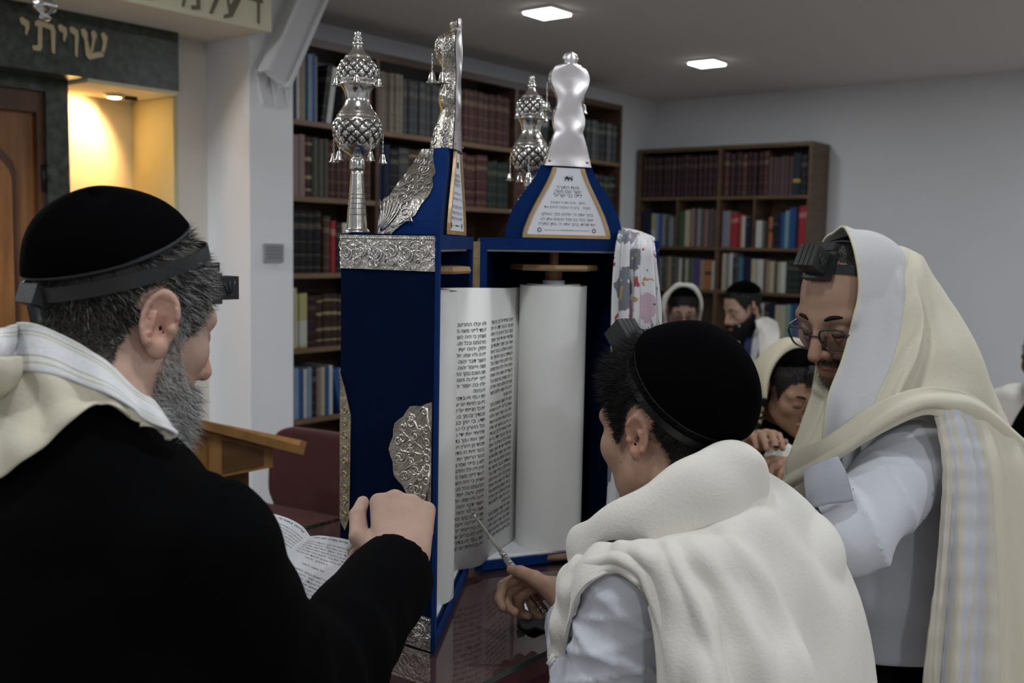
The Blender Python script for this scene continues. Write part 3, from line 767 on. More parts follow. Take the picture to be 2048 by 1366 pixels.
# shell medallion and corner plate on the near face
fa, fb_ = hexL[0], hexL[1]; fe = (fb_ - fa).normalized(); fo = Vector((fe[1], -fe[0]))
if (sum(hexL, Vector((0, 0))) / 4 - fa).dot(fo) > 0: fo = -fo
zc_ = P(866, 912, 1.5).z
def face(s_, t_, o_=0.0): return v3(fa + fe * s_ + fo * o_, zc_ + t_)
R1, R2 = 0.078, 0.082
rim = []
for i in range(25):
    a = math.pi / 2 + math.pi * i / 24
    k = 1 + 0.035 * math.cos(12 * a)
    rim.append((-R2 * math.cos(a) * k + 0.002, R1 * math.sin(a) * k))
med = MB().prism([face(a, b, 0.0003) for a, b in rim], v3(fo, 0) * 0.0016).build('shell_medallion', m_aged2, case)
st = []
for i in range(13):
    a = math.pi * (0.04 + 0.92 * i / 12)
    if i % 2: continue
    cs, sn = math.sin(a), math.cos(a)
    st.append([(0.002 + 0.018 * cs, 0.018 * sn), (0.002 + 0.045 * cs, 0.045 * sn), (0.002 + 0.070 * cs, 0.072 * sn)])
    if i % 2 == 0 and 0 < i < 12: st.append(spiral((0.002 + 0.061 * math.sin(a + 0.13), 0.061 * math.cos(a + 0.13)), 0.010, 1.4, 1, a))
    if 0 < i < 12: st.append(leaf((0.002 + 0.030 * math.sin(a + 0.1), 0.030 * math.cos(a + 0.1)), math.pi / 2 - a, 0.020, 0.9))
for i in range(9): st.append(spiral((0.004 + 0.040 * math.sin(math.pi * (i + .5) / 9), 0.040 * math.cos(math.pi * (i + .5) / 9)), 0.0085, 1.5, 1 if i % 2 else -1, i))
for i in range(8): st.append(spiral((0.004 + 0.064 * math.sin(math.pi * (i + .5) / 8), 0.066 * math.cos(math.pi * (i + .5) / 8)), 0.0075, 1.4, -1 if i % 2 else 1, i))
for i in range(4): st.append(spiral((0.010, 0.012 * (i - 1.5)), 0.008, 1.2, 1 if i % 2 else -1, 0))
mb = MB(); strokes_to(mb, st, lambda a, b: face(a, b, 0.002), 0.0022); mb.build('shell_relief', m_aged, med, smooth=True)['kind'] = 'stuff'
c0 = S; pl = []
zz = [(745, 0.0), (775, 0.010), (830, 0.024), (880, 0.0235), (980, 0.0225), (1035, 0.021), (1062, 0.012), (1050, 0.004), (1040, 0.0)]
pl = [face(c0 - w_, P(690, y_, 1.6).z - zc_, 0.0003) for y_, w_ in zz]
cp = MB().prism(pl, v3(fo, 0) * 0.0015).build('corner_plate', m_silverd, case)
mb = MB(); st = []
for k in range(9):
    st.append(spiral((c0 - 0.011, P(690, 820 + 26 * k, 1.6).z - zc_), 0.007, 1.3, 1 if k % 2 else -1, k))
strokes_to(mb, st, lambda a, b: face(a, b, 0.002), 0.0013); mb.build('corner_relief', m_brass, cp, smooth=True)['kind'] = 'stuff'

# crowns
CR_W = [(0, .1250), (.019, .1240), (.043, .1165), (.062, .1060), (.081, .0930), (.100, .0775), (.120, .0625), (.138, .0535)]
_k = 1.96 / FPX
SIL = [(341, 51), (335, 49), (320, 45), (300, 39), (285, 34), (276, 30.5), (270, 31), (262, 33.5), (251, 34.6), (242, 33), (232, 29), (220, 26), (208, 27.5), (196, 33), (184, 39), (171, 42), (164, 41.2), (157, 38.5), (151, 34), (147, 28.5), (144, 22), (141.5, 14), (138, 14), (133, 16.5), (128, 16), (123, 12), (120, 4)]
def crown(hx, d, nrm, tag):
    """nrm points out of the opening; the crown swells the other way"""
    mid = (hx[0] + hx[3]) / 2 - d * (0.012 if tag == 'R' else 0.0)
    back = -nrm
    hs = np.linspace(0, 0.138, 13); ws = np.interp(hs, [a for a, b in CR_W], [b for a, b in CR_W])
    def ring(w, z, k=1.0, off=0.0):
        o = mid + back * 0.004
        return [v3(o - d * w, z), v3(o - d * w * 0.5 + back * w * 0.866, z), v3(o + d * w * 0.5 + back * w * 0.866, z), v3(o + d * w, z)]
    vs = []
    for h, w in zip(hs, ws): vs += ring(w, CZ1 + 0.0003 + h)
    n = len(hs); fs = []
    for i in range(n - 1):
        for j in range(4):
            j2 = (j + 1) % 4
            fs.append((i * 4 + j, i * 4 + j2, i * 4 + 4 + j2, i * 4 + 4 + j))
    fs += [(3, 2, 1, 0), tuple(range(4 * n - 4, 4 * n))]
    body = MB().add(vs, fs).build('crown_body', m_velvet2, case)
    # silver plates hugging the outer corners
    bnd = [(0.0, .22), (.012, .34), (.03, .58), (.05, .66), (.062, .76), (.078, .78), (.088, .70), (.098, .76), (.112, .62), (.124, .50), (.138, .45)]
    for fi in range(3):
        mb = MB(); pv = []; st = []
        for h in np.linspace(0.001, 0.137, 24):
            w = np.interp(h, [a for a, b in CR_W], [b for a, b in CR_W]); r_ = ring(w + 0.0012, CZ1 + h)
            s_ = np.interp(h, [a for a, b in bnd], [b for a, b in bnd])
            p0, p1 = (r_[1], r_[0]) if fi == 0 else ((r_[1], r_[2]) if fi == 1 else (r_[2], r_[3]))
            if fi == 1: s_ = 1.0
            pv.append((p0, p0 + (p1 - p0) * s_))
        vv = [q for pr_ in pv for q in pr_]
        # thickness
        ctr = v3(mid + back * 0.05, CZ1 + 0.06)
        vv2 = [q + (Vector((q.x, q.y, 0)) - Vector((ctr.x, ctr.y, 0))).normalized() * 0.0018 for q in vv]
        m_ = len(pv); nn = len(vv)
        ff = [(2 * i, 2 * i + 1, 2 * i + 3, 2 * i + 2) for i in range(m_ - 1)]
        ff2 = [tuple(nn + q for q in reversed(f)) for f in ff]
        sd = [(2 * i + 1, nn + 2 * i + 1, nn + 2 * i + 3, 2 * i + 3) for i in range(m_ - 1)] + [(2 * i, 2 * i + 2, nn + 2 * i + 2, nn + 2 * i) for i in range(m_ - 1)]
        plate = MB().add(vv + vv2, ff + ff2 + sd).build('silver_plate', m_silver2, body, auto=30)
        # chased leaves
        def mp(s_, h, fi=fi):
            w = np.interp(h, [a for a, b in CR_W], [b for a, b in CR_W]); r_ = ring(w + 0.0042, CZ1 + h)
            p0, p1 = (r_[1], r_[0]) if fi == 0 else ((r_[1], r_[2]) if fi == 1 else (r_[2], r_[3]))
            return p0 + (p1 - p0) * s_
        st = []
        rr = random.Random(5 + fi)
        for k in range(7):
            st.append([(0.06 + 0.02 * f, 0.006 + 0.03 * f) for f in (0, .5, 1)])
            a = 0.5 + 0.16 * k
            st.append([(0.06 + 0.5 * f * math.cos(a + 0.5 * f), 0.005 + 0.055 * f * math.sin(a + 0.5 * f)) for f in [i / 7 for i in range(8)]])
        for (cs, ch, r_, hd_) in ((.42, .034, .15, 1), (.30, .058, .16, -1), (.52, .075, .14, 1), (.25, .088, .15, 1), (.45, .104, .13, -1), (.2, .118, .13, 1)):
            sp_ = spiral((0, 0), 1, 1.4, hd_, rr.uniform(0, 6))
            st.append([(cs + r_ * a, ch + r_ * 0.075 * b) for a, b in sp_])
            for q in range(5):
                a = rr.uniform(0, 6.28)
                lf = leaf((math.cos(a), math.sin(a)), a + rr.uniform(-.6, .6), 1.2, rr.uniform(-1.2, 1.2))
                st.append([(min(max(cs + r_ * x * .8, 0.02), 0.72), ch + r_ * 0.075 * y * .8) for x, y in lf])
        mb = MB(); strokes_to(mb, st, mp, 0.0013); mb.build('chased_leaves', m_silver, plate, smooth=True)['kind'] = 'stuff'
    # inscription plaque on the opening side
    z0 = CZ1 + 0.004
    o = mid + nrm * 0.0005
    def fp(x, h, e=0.0): return v3(o + d * x + nrm * e, CZ1 + h)
    hh = np.linspace(0.008, 0.134, 12); W2 = np.interp(hh, [a for a, b in CR_W], [b for a, b in CR_W]) * np.interp(hh, [0, .138], [.70, .46])
    out = [fp(-w, h) for h, w in zip(hh, W2)] + [fp(w, h) for h, w in zip(hh[::-1], W2[::-1])]
    plq = MB().prism(out, v3(nrm, 0) * 0.0022).build('plaque', m_paper, body)
    # frame: strips either side and sill
    fr = []
    for sg in (-1, 1):
        mb = MB()
        for i in range(len(hh) - 1):
            a0, a1 = W2[i] * sg, W2[i + 1] * sg
            mb.prism([fp(a0, hh[i], 0.0005), fp(a0 + sg * 0.0075, hh[i], 0.0005), fp(a1 + sg * 0.0075, hh[i + 1], 0.0005), fp(a1, hh[i + 1], 0.0005)], v3(nrm, 0) * 0.005)
        mb.build('frame_side', m_gold, plq)
    MB().prism([fp(-W2[0] - 0.0075, 0.0015, 0.0005), fp(W2[0] + 0.0075, 0.0015, 0.0005), fp(W2[0] + 0.0075, 0.008, 0.0005), fp(-W2[0] - 0.0075, 0.008, 0.0005)], v3(nrm, 0) * 0.005).build('frame_sill', m_gold, plq)
    # printed text
    lines = [('וזאת התורה', .094, .0100), ('אשר שם משה', .0865, .0100), ('לפני בני ישראל', .079, .0100), ('החזן:   ברכו את ה׳ המבורך', .0665, .0068), ('הקהל:   ברוך ה׳ המבורך לעולם ועד', .0575, .0068),
             ('ברוך אתה ה׳, אלהינו מלך העולם,', .0440, .0082), ('אשר בחר בנו מכל העמים ונתן לנו', .0345, .0082), ('את תורתו. ברוך אתה ה׳, נותן התורה', .0255, .0082)]
    mb = MB()
    for s_, h, sz in lines:
        v_, f_ = text_mesh(s_, sz, res=1)
        mw = np.ptp(v_[:, 0]); lim = 2 * np.interp(h, hh, W2) * 0.86
        kx = min(1.0, lim / mw)
        mb.add([fp(a * kx, h + b * 0.95, 0.0026) for a, b in v_], f_)
    mb.build('inscription', m_print, plq)['kind'] = 'stuff'
    mb = MB()
    lion = [[(-1.0, .9), (-.8, .5), (-.55, .55), (-.35, .8), (-.2, 1.0), (-.05, .8), (.1, .55), (.6, .5), (.8, .35), (.95, .0), (.8, -.7), (.6, -.75), (.62, -.5), (.55, -.1), (.2, -.1), (.15, -.7), (-.1, -.8), (-.1, -.6), (0, -.15), (-.4, -.2), (-.6, -.7), (-.9, -.75), (-.7, -.5), (-.55, .0), (-.75, .3)],
            [(.7, .4), (1.0, .9), (.3, 1.05), (.25, .92), (.85, .8)]]
    for pl_ in lion: mb.prism([fp(x * 0.0105, .1135 + y * 0.0055, 0.0024) for x, y in pl_], v3(nrm, 0) * 0.0004)
    mb.build('lion_emblem', m_print, plq)['kind'] = 'stuff'
    mb = MB()
    for cx in (-0.058, 0.058):
        for a0 in (math.pi / 2, -math.pi / 2):
            pts = [(cx + 0.0052 * math.cos(a0 + k * 2.0944), 0.0165 + 0.0052 * math.sin(a0 + k * 2.0944)) for k in range(3)]
            for k in range(3):
                mb.tube([fp(*pts[k], 0.0026), fp(*pts[(k + 1) % 3], 0.0026)], 0.00035, 4)
    mb.tube([fp(-0.049, 0.0165, 0.0026), fp(0.049, 0.0165, 0.0026)], 0.0003, 4)
    for k in range(5): mb.tube([fp(-0.012 + 0.006 * k, 0.0175, 0.0026), fp(-0.009 + 0.006 * k, 0.0155, 0.0026)], 0.0004, 4)
    mb.build('star_ornament', m_print, plq)['kind'] = 'stuff'
    # silver cap: flat back on the opening side, swelling half behind
    zb_ = CZ1 + 0.137
    prof = [(w * _k, zb_ + (341 - y) * _k) for y, w in SIL]
    pr2 = np.array(prof)
    tt = cr(pr2, 70)
    vs = []; nseg = 18
    for r_, z in tt:
        for j in range(nseg + 1):
            a = math.pi * j / nseg
            emb = 1 + 0.035 * math.sin(14 * a) * (1 if (zb_ + 0.05 < z < zb_ + 0.16) else 0.4) * math.sin(a)
            p = mid + d * (r_ * math.cos(a)) + back * (r_ * 0.92 * math.sin(a) * emb) + nrm * 0.0015
            vs.append(v3(p, z))
    m_ = len(tt); fs = []
    for i in range(m_ - 1):
        for j in range(nseg):
            b0 = i * (nseg + 1) + j
            fs.append((b0, b0 + nseg + 1, b0 + nseg + 2, b0 + 1))
    cap = MB().add(vs, fs).build('crown_cap', m_silver2, case, auto=50)
    st = []; rr = random.Random(11)
    for zz, nsp in ((0.014, 5), (0.034, 4), (0.100, 3), (0.158, 5), (0.172, 4)):
        for k in range(nsp):
            ca = math.pi * (k + 0.5) / nsp; sp_ = spiral((0, 0), 1, 1.5, 1 if k % 2 else -1, rr.uniform(0, 6), 16)
            st.append([(ca + a * 0.20, zz + b * 0.0085) for a, b in sp_])
            for q in range(4):
                a = rr.uniform(0, 6.28); lf = leaf((math.cos(a), math.sin(a)), a, 0.8, rr.uniform(-1.2, 1.2), 6)
                st.append([(ca + x * 0.20, zz + y * 0.0085) for x, y in lf])
    def capmap(a, z):
        a = min(max(a, 0.05), math.pi - 0.05); r_ = float(np.interp(zb_ + z, tt[:, 1], tt[:, 0])) * 1.012
        return v3(mid + d * (r_ * math.cos(a)) + back * (r_ * 0.925 * math.sin(a)) + nrm * 0.0015, zb_ + z)
    mb = MB(); strokes_to(mb, st, capmap, 0.0013); mb.build('chased_scrolls', m_silver, cap, smooth=True)['kind'] = 'stuff'
    # front plate, slightly dished
    vs = []; nx = 12
    for r_, z in tt:
        for j in range(nx + 1):
            x = -1 + 2 * j / nx
            dish = 0.0022 * (1 - x * x) + 0.0012 * math.sin(z * 90) * (1 - x * x)
            vs.append(v3(mid + d * (r_ * 1.01 * x) + nrm * (0.003 + dish), z))
    fs = []
    for i in range(m_ - 1):
        for j in range(nx):
            b0 = i * (nx + 1) + j
            fs.append((b0, b0 + 1, b0 + nx + 2, b0 + nx + 1))
    MB().add(vs, fs).build('crown_back_plate', mat('polished_silver', (0.74, 0.70, 0.71), 0.26, metal=1.0, bump=(18, 0.12), var=(12, 0.12)), case, smooth=True)
    mb = MB()
    for q in (-0.9, 0.9): mb.lathe([(0.0, 0.0018), (0.002, 0.001), (0.0026, 0)], v3(mid + d * (0.046 * q) + nrm * 0.005, zb_ + 0.008), 8, axis=v3(nrm, 0))
    for q in (-1, 1):
        MB().lathe([(0.0, 0.0018), (0.002, 0.001), (0.0026, 0)], v3(mid + d * (0.040 * q) + nrm * 0.005, zb_ + 0.009), 8, axis=v3(nrm, 0)).build('rivet', m_silverd, cap, smooth=True)
    return mid, back, zb_, cap

BELL = [(0.0, .0135), (.0022, .0130), (.0030, .0118), (.0042, .0070), (.0050, .0030), (.0072, .0004), (.0076, -.0004), (.0066, 0.0002), (.0040, 0.004)]
def bell(parent, hook, drop, sc=1.0):
    """bell hung from hook on a little chain"""
    hook = Vector(hook)
    b = MB().lathe([(r * sc, z * sc) for r, z in BELL], hook - Vector((0, 0, drop)), 14).build('bell', m_silver, parent, smooth=True)
    mb = MB()
    top = hook - Vector((0, 0, drop - 0.0135 * sc)); n = max(2, int((hook - top).length / 0.0034))
    for i in range(n):
        c = hook + (top - hook) * ((i + 0.5) / n)
        ax = Vector((1, 0.4, 0)).normalized() if i % 2 else Vector((-0.4, 1, 0)).normalized()
        pts = [c + ax * (0.0013 * math.cos(a)) + Vector((0, 0, 0.0026 * math.sin(a))) for a in [k * math.pi / 4 for k in range(9)]]
        mb.tube(pts, 0.00055, 4, cap=False)
    mb.build('chain', m_silver, b, smooth=True)['kind'] = 'stuff'
    mb = MB(); mb.lathe([(0.0, -.003 * sc), (.0018 * sc, -.0018 * sc), (.0018 * sc, .001 * sc), (0.0, .003 * sc)], hook - Vector((0, 0, drop)), 8)
    mb.build('clapper', m_silverd, b, smooth=True)
for hx, d, nn, tg in ((hexL, dL, nL, 'L'), (hexR, dR, nR, 'R')):
    mid, back, zb_, cap = crown(hx, d, nn, tg)
    for ang in (25, 90, 155):
        a = math.radians(ang)
        p = mid + d * (0.0425 * math.cos(a)) + back * (0.041 * math.sin(a))
        bell(cap, v3(p, zb_ + 0.155), 0.052 if ang != 90 else 0.046, 1.35)

# ------------------------------------------------------------------ finials
def finial(base, label, sc=1.0, ph=0.0):
    t = thing('torah_finial', label, 'finial', base, 'pair of silver bell finials')
    k = 1.66 / FPX * sc
    prof = [(465, 25), (461, 26), (458, 24), (456, 22), (452, 21), (420, 18.5), (380, 15), (340, 12.2), (338, 14), (334, 15), (320, 14), (316, 11), (312, 13), (306, 22), (300, 31), (294, 38), (286, 43), (277, 47), (268, 49.5), (259, 50), (250, 48.5), (242, 45), (236, 40), (234, 41), (231, 38), (226, 35), (218, 29), (206, 24), (195, 24), (186, 26.5), (178, 32), (174, 36), (171, 35), (167, 37), (158, 39.5), (146, 39.5), (136, 37), (127, 31), (122, 25), (120, 26), (117, 21), (110, 14), (103, 10), (98, 8), (96, 10.5), (92, 10), (88, 7.5), (84, 8.5), (81, 6), (77, 6.5), (72, 5.5), (70, 3)]
    fine = cr(np.array(prof[::1], float), 190)
    pr_ = [(max(w, 0.3) * k, (465 - y) * k) for y, w in fine]
    zl1, zl2 = (465 - 294) * k, (465 - 240) * k
    zu1, zu2 = (465 - 166) * k, (465 - 126) * k
    def disp(th, r, z):
        for a, b, n_, h_ in ((zl1, zl2, 13, 2.6), (zu1, zu2, 13, 2.0)):
            if a < z < b:
                f = (z - a) / (b - a)
                x = th * n_ / (2 * math.pi) + ph
                u1 = abs(((x + f * h_) % 1) - 0.5) * 2; u2 = abs(((x - f * h_) % 1) - 0.5) * 2
                g_ = min(u1, u2)
                return (-0.0020 if g_ < 0.27 else 0.0) * min(1, f * 8, (1 - f) * 8)
        return 0.0
    lo_i = max(i for i, (r, z) in enumerate(pr_) if z <= (465 - 339) * k)
    MB().lathe(pr_[:lo_i + 1], base, 24).build('shaft', m_silver, t, smooth=True)
    mbb = MB().lathe(pr_[lo_i:], base, 108, disp=disp)
    bz = Vector(base)
    for q, f_ in enumerate(mbb.f):
        c_ = sum((Vector(mbb.v[i]) for i in f_), Vector((0, 0, 0))) / len(f_) - bz
        if disp(math.atan2(c_.y, c_.x) % (2 * math.pi), 0, c_.z) < -0.0008: mbb.m[q] = 1
    body = mbb.build('lattice_bulbs', [m_silver_l, m_groove], t, smooth=True)
    mb = MB()
    for y in (388, 396, 406, 416, 428): mb.lathe([((np.interp(y, [340, 452], [12.2, 21]) + .1) * k, (465 - y) * k), ((np.interp(y, [340, 452], [12.2, 21]) + 1.2) * k, (465 - y + .8) * k), ((np.interp(y, [340, 452], [12.2, 21]) + .1) * k, (465 - y + 1.6) * k)], base, 20)
    mb.build('engraved_ring', m_silverd, t, smooth=True)['kind'] = 'stuff'
    for i in range(5):
        a = 2 * math.pi * i / 5 + 0.35 + ph
        h = Vector(base) + Vector((51 * k * math.cos(a), 51 * k * math.sin(a), (465 - 266) * k))
        bell(t, h, 58 * k, 1.12)
    for i in range(4):
        a = 2 * math.pi * i / 4 + 0.1 + ph
        h = Vector(base) + Vector((41 * k * math.cos(a), 41 * k * math.sin(a), (465 - 142) * k))
        bell(t, h, 34 * k, 1.0)
m_groove = mat('groove_dark', (0.05, 0.045, 0.04), 0.5, metal=0.6)  # darker metal on the groove faces of the finial lattice
m_silver_l = mat('lattice_silver', (0.62, 0.61, 0.59), 0.2, metal=1.0, bump=(60, 0.1))
fl = P(714, 465, 1.665)
finial(Vector((fl.x, fl.y, CZ1 + 0.0003)), 'silver bell finial on the left corner of the scroll case')
fr_ = P(1058, 470, 2.065)
finial(Vector((fr_.x, fr_.y, CZ1 + 0.0003)), 'silver bell finial partly hidden behind the right crown', 1.0, 0.5)

# ------------------------------------------------------------------ scroll
m_parch = mat('parchment', (0.82, 0.81, 0.78), 0.65, bump=(90, 0.06, (1, 1, 4)), var=(5, 0.05))
m_rod = mat('roller_wood', (0.26, 0.15, 0.07), 0.5, var=(8, 0.3, (1, 1, 5)))
PZ0, PZ1 = CAM_Z - 0.598, CAM_Z - 0.078
scroll = thing('torah_scroll', 'open parchment scroll with columns of handwritten text inside the blue case', 'scroll', (-0.03, 1.85, CZ0 + 0.018))
cL, cR, rr_ = Vector((-0.158, 1.70)), Vector((0.080, 2.036)), 0.0665
for c, nm in ((cL, 'L'), (cR, 'R')):
    rng = random.Random(2)
    prof = []
    mb = MB()
    for k_ in range(7):
        r0 = rr_ * (1 - 0.1 * k_); zt_ = PZ1 + rng.uniform(-0.003, 0.004) - 0.002 * (k_ > 3)
        z0_ = PZ0 + rng.uniform(-0.001, 0.002)
        if k_ == 0: mb.lathe([(r0, PZ0), (r0, PZ1 - 0.0), (r0 - 0.0012, PZ1), (r0 - 0.0012, PZ0)], (c.x, c.y, 0), 64)
        else: mb.lathe([(r0, PZ0), (r0, zt_), (r0 - rr_ * 0.09, zt_ - 0.001), (r0 - rr_ * 0.09, PZ0)], (c.x, c.y, 0), 48)
    mb.build('parchment_roll', m_parch, scroll, auto=35)
    rod = MB().lathe([(0.010, CZ0 + 0.0175), (0.010, PZ0 - 0.018), (0.017, PZ0 - 0.018), (0.017, PZ1 + 0.030), (0.0095, PZ1 + 0.031), (0.0095, CZ1 - 0.027)], (c.x, c.y, 0), 20).build('roller_rod', m_rod, scroll, auto=35)
    for z_ in (PZ1 + 0.030, PZ0 - 0.0135):
        pr0 = 0.056 if (nm == 'L' and z_ < PZ1) else 0.086
        MB().lathe([(0.0, z_), (pr0, z_), (pr0 + 0.002, z_ + 0.004), (pr0, z_ + 0.011), (0.0, z_ + 0.011)], (c.x, c.y, 0), 8 if z_ > PZ1 else 28).build('roller_plate', m_rod, rod, auto=30)
    MB().lathe([(0.0, PZ1 + 0.010), (0.022, PZ1 + 0.010), (0.023, PZ1 - 0.004)], (c.x, c.y, 0), 24).build('paper_collar', m_paper, rod, auto=30)
Q_ = Vector((-0.056, 1.870))
def tangent(c, q, first):
    """tangent point of the roll at c for the sheet running over q, roll on the reader's side"""
    w = c - q; L_ = w.length; best = None
    for k in range(720):
        a = k * math.pi / 360
        n = Vector((math.cos(a), math.sin(a)))
        if n.y > 0.2: continue
        e = abs(w.dot(n) - rr_)
        if n.x > 0 and (best is None or e < best[0]): best = (e, n)
    return c - best[1] * rr_, best[1]
tL, _ = tangent(cL, Q_, True); tR, _ = tangent(cR, Q_, False)
raw = [tL + (Q_ - tL) * f for f in (0, .3, .6, .85)] + [Q_ + Vector((0.002, 0.004))] + [Q_ + (tR - Q_) * f for f in (.2, .5, .8, 1.0)]
path = cr(np.array([[p.x, p.y] for p in raw]), 400)
seg = np.r_[0, np.cumsum(np.linalg.norm(np.diff(path, axis=0), axis=1))]; Ls = seg[-1]
def on_path(t_, off=0.0):
    x, y = np.interp(t_, seg, path[:, 0]), np.interp(t_, seg, path[:, 1])
    x2, y2 = np.interp(t_ + .002, seg, path[:, 0]), np.interp(t_ + .002, seg, path[:, 1])
    x1, y1 = np.interp(t_ - .002, seg, path[:, 0]), np.interp(t_ - .002, seg, path[:, 1])
    e = Vector((x2 - x1, y2 - y1)).normalized()
    return Vector((x + e[1] * off, y - e[0] * off))
pxs = 1024 + FPX * path[:, 0] / path[:, 1]
def t_at(px): return float(np.interp(px, pxs, seg))
vs = []; nx = 60
for j in range(nx + 1):
    f = j / nx; p = on_path(Ls * f)
    for z_ in (PZ0 + 0.002 * math.sin(9 * f), PZ0 + 0.26, PZ1 - 0.003 + 0.003 * math.sin(5 * f)):
        vs.append(v3(p, z_))
fs = []
for j in range(nx):
    for q in range(2): fs.append((j * 3 + q, j * 3 + 3 + q, j * 3 + 4 + q, j * 3 + 1 + q))
sheet = MB().add(vs, fs).build('parchment_sheet', m_parch, scroll, smooth=True)
_sd = sheet.modifiers.new('thickness', 'SOLIDIFY'); _sd.thickness = 0.0006; _sd.offset = 0
WORDS = 'ולא יכלו החרטמים לעמד לפני משה מפני השחין כי היה השחין בחרטמם ובכל מצרים ויחזק יהוה את לב פרעה ולא שמע אלהם כאשר דבר יהוה אל משה ויאמר יהוה אל משה השכם בבקר והתיצב לפני פרעה ואמרת אליו כה אמר יהוה אלהי העברים שלח את עמי ויעבדני כי בפעם הזאת אני שלח את כל מגפתי אל לבך ובעבדיך ובעמך בעבור תדע כי אין כמני בכל הארץ כי עתה שלחתי את ידי ואך אותך ואת עמך בדבר ותכחד מן הארץ ואולם בעבור זאת העמדתיך בעבור הראתך את כחי ולמען ספר שמי בכל הארץ'.split()
wi = 0
def next_line(nch):
    global wi
    s_ = ''
    while len(s_) < nch:
        s_ += (' ' if s_ else '') + WORDS[wi % len(WORDS)]; wi += 1
    return s_
m_ink = mat('ink', (0.045, 0.04, 0.038), 0.7)
for (t0_, t1_, skip) in ((t_at(971) - 0.085, t_at(971), (11,)), (t_at(981), t_at(981) + 0.112, (13, 32))):
    mb = MB()
    zt0 = P(950, 646, 1.93).z; pitch = 0.01115
    for li in range(38):
        s_ = next_line(15 if t1_ < t_at(975) else 20)
        tt_ = 0
        v_, f_ = text_mesh(s_, 0.0098, bold=0.00016, res=1, align='LEFT')
        w_ = v_[:, 0].max() - v_[:, 0].min(); tw_ = (t1_ - t0_) * (0.4 if li in skip else 1.0)
        kx = tw_ / w_
        z_ = zt0 - li * pitch
        if li in skip: x0 = t1_ - tw_
        else: x0 = t0_
        pts = []
        for a, b in v_:
            p = on_path(x0 + (a - v_[:, 0].min()) * kx, 0.0008)
            pts.append(v3(p, z_ + b))
        mb.add(pts, f_)
    mb.build('text_column', m_ink, sheet)['kind'] = 'stuff'
# ------------------------------------------------------------------ implicit modelling
F32 = np.float32
def _a(x): return np.asarray(x, dtype=F32)
def unit(v):
    v = np.asarray(v, dtype=float); return v / (np.linalg.norm(v) + 1e-12)
def basis(f, up=(0, 0, 1)):
    """columns: forward, left, up"""
    f = unit(f); l = unit(np.cross(up, f)); u = np.cross(f, l)
    return np.stack([f, l, u], axis=1)
def smin(a, b, k):
    if k <= 0: return np.minimum(a, b)
    h = np.clip(0.5 + 0.5 * (b - a) / k, 0, 1)
    return b + (a - b) * h - k * h * (1 - h)
def smax(a, b, k): return -smin(-a, -b, k)
def ell(c, r, R=None):
    c, r = _a(c), _a(r); Rm = None if R is None else _a(R)
    def f(p):
        q = p - c
        if Rm is not None: q = q @ Rm
        a = q / r; b = a / r
        k0 = np.sqrt(np.einsum('ij,ij->i', a, a)); k1 = np.sqrt(np.einsum('ij,ij->i', b, b)) + 1e-9
        return k0 * (k0 - 1) / k1
    return f
def sph(c, r):
    c = _a(c)
    return lambda p: np.sqrt(np.einsum('ij,ij->i', p - c, p - c)) - F32(r)
def cone(a, b, ra, rb, flat=None):
    """tapering limb; flat='b' cuts the far end square"""
    a, b = _a(a), _a(b); ba = b - a; L2 = float((ba * ba).sum()); n = ba / math.sqrt(L2)
    def f(p):
        t = ((p - a) @ ba) / L2
        tc = np.clip(t, 0, 1)
        q = p - a - tc[:, None] * ba
        d = np.sqrt(np.einsum('ij,ij->i', q, q)) - (ra + (rb - ra) * tc)
        if flat == 'b': d = np.maximum(d, (p - b) @ n)
        return d
    return f
def chain(pts, rs):
    fs = [cone(pts[i], pts[i + 1], rs[i], rs[i + 1]) for i in range(len(pts) - 1)]
    def f(p):
        d = fs[0](p)
        for g in fs[1:]: d = smin(d, g(p), 0.004)
        return d
    return f
def rbox(c, h, r, R=None):
    c, h = _a(c), _a(h) - F32(r); Rm = None if R is None else _a(R)
    def f(p):
        q = p - c
        if Rm is not None: q = q @ Rm
        q = np.abs(q) - h
        return np.sqrt((np.maximum(q, 0) ** 2).sum(1)) + np.minimum(q.max(1), 0) - F32(r)
    return f
def plane(c, n):
    c, n = _a(c), _a(unit(n))
    return lambda p: (p - c) @ n
_nd = RNG.normal(size=(10, 3)); _nd /= np.linalg.norm(_nd, axis=1)[:, None]; _nph = RNG.uniform(0, 6.28, 10)
def wob(p, scale, seed=0, stretch=None):
    """cheap smooth noise in -1..1"""
    q = p * F32(scale)
    if stretch is not None: q = q * _a(stretch)
    s = 0
    for i in range(5):
        j = (i + seed) % 10
        s = s + np.sin(q @ _a(_nd[j]) * F32(1 + 0.37 * i) + F32(_nph[(j + seed * 3) % 10]) + 0.8 * np.sin(q @ _a(_nd[(j + 3) % 10]) * F32(0.7)))
    return s / 5
class Sdf:
    def __init__(s): s.ops = []
    def u(s, f, k=0.0): s.ops.append((0, f, k)); return s
    def sub(s, f, k=0.0): s.ops.append((1, f, k)); return s
    def cut(s, f, k=0.0): s.ops.append((2, f, k)); return s      # keep where f<0
    def disp(s, f): s.ops.append((3, f, 0)); return s
    def __call__(s, p):
        p = np.asarray(p, dtype=F32); d = None
        for op, f, k in s.ops:
            e = f(p)
            if d is None: d = e
            elif op == 0: d = smin(d, e, k)
            elif op == 1: d = smax(d, -e, k)
            elif op == 2: d = smax(d, e, k)
            else: d = d + e
        return d
class Bound:
    """skips the costly shape beyond a bounding sphere"""
    def __init__(s, f, c, r): s.f, s.c, s.r = f, _a(c), F32(r)
    def __call__(s, p):
        p = np.asarray(p, dtype=F32)
        q = p - s.c; d = np.sqrt(np.einsum('ij,ij->i', q, q)) - s.r
        m = d < 0.035
        if m.any():
            d = d.copy(); d[m] = s.f(p[m])
        return d
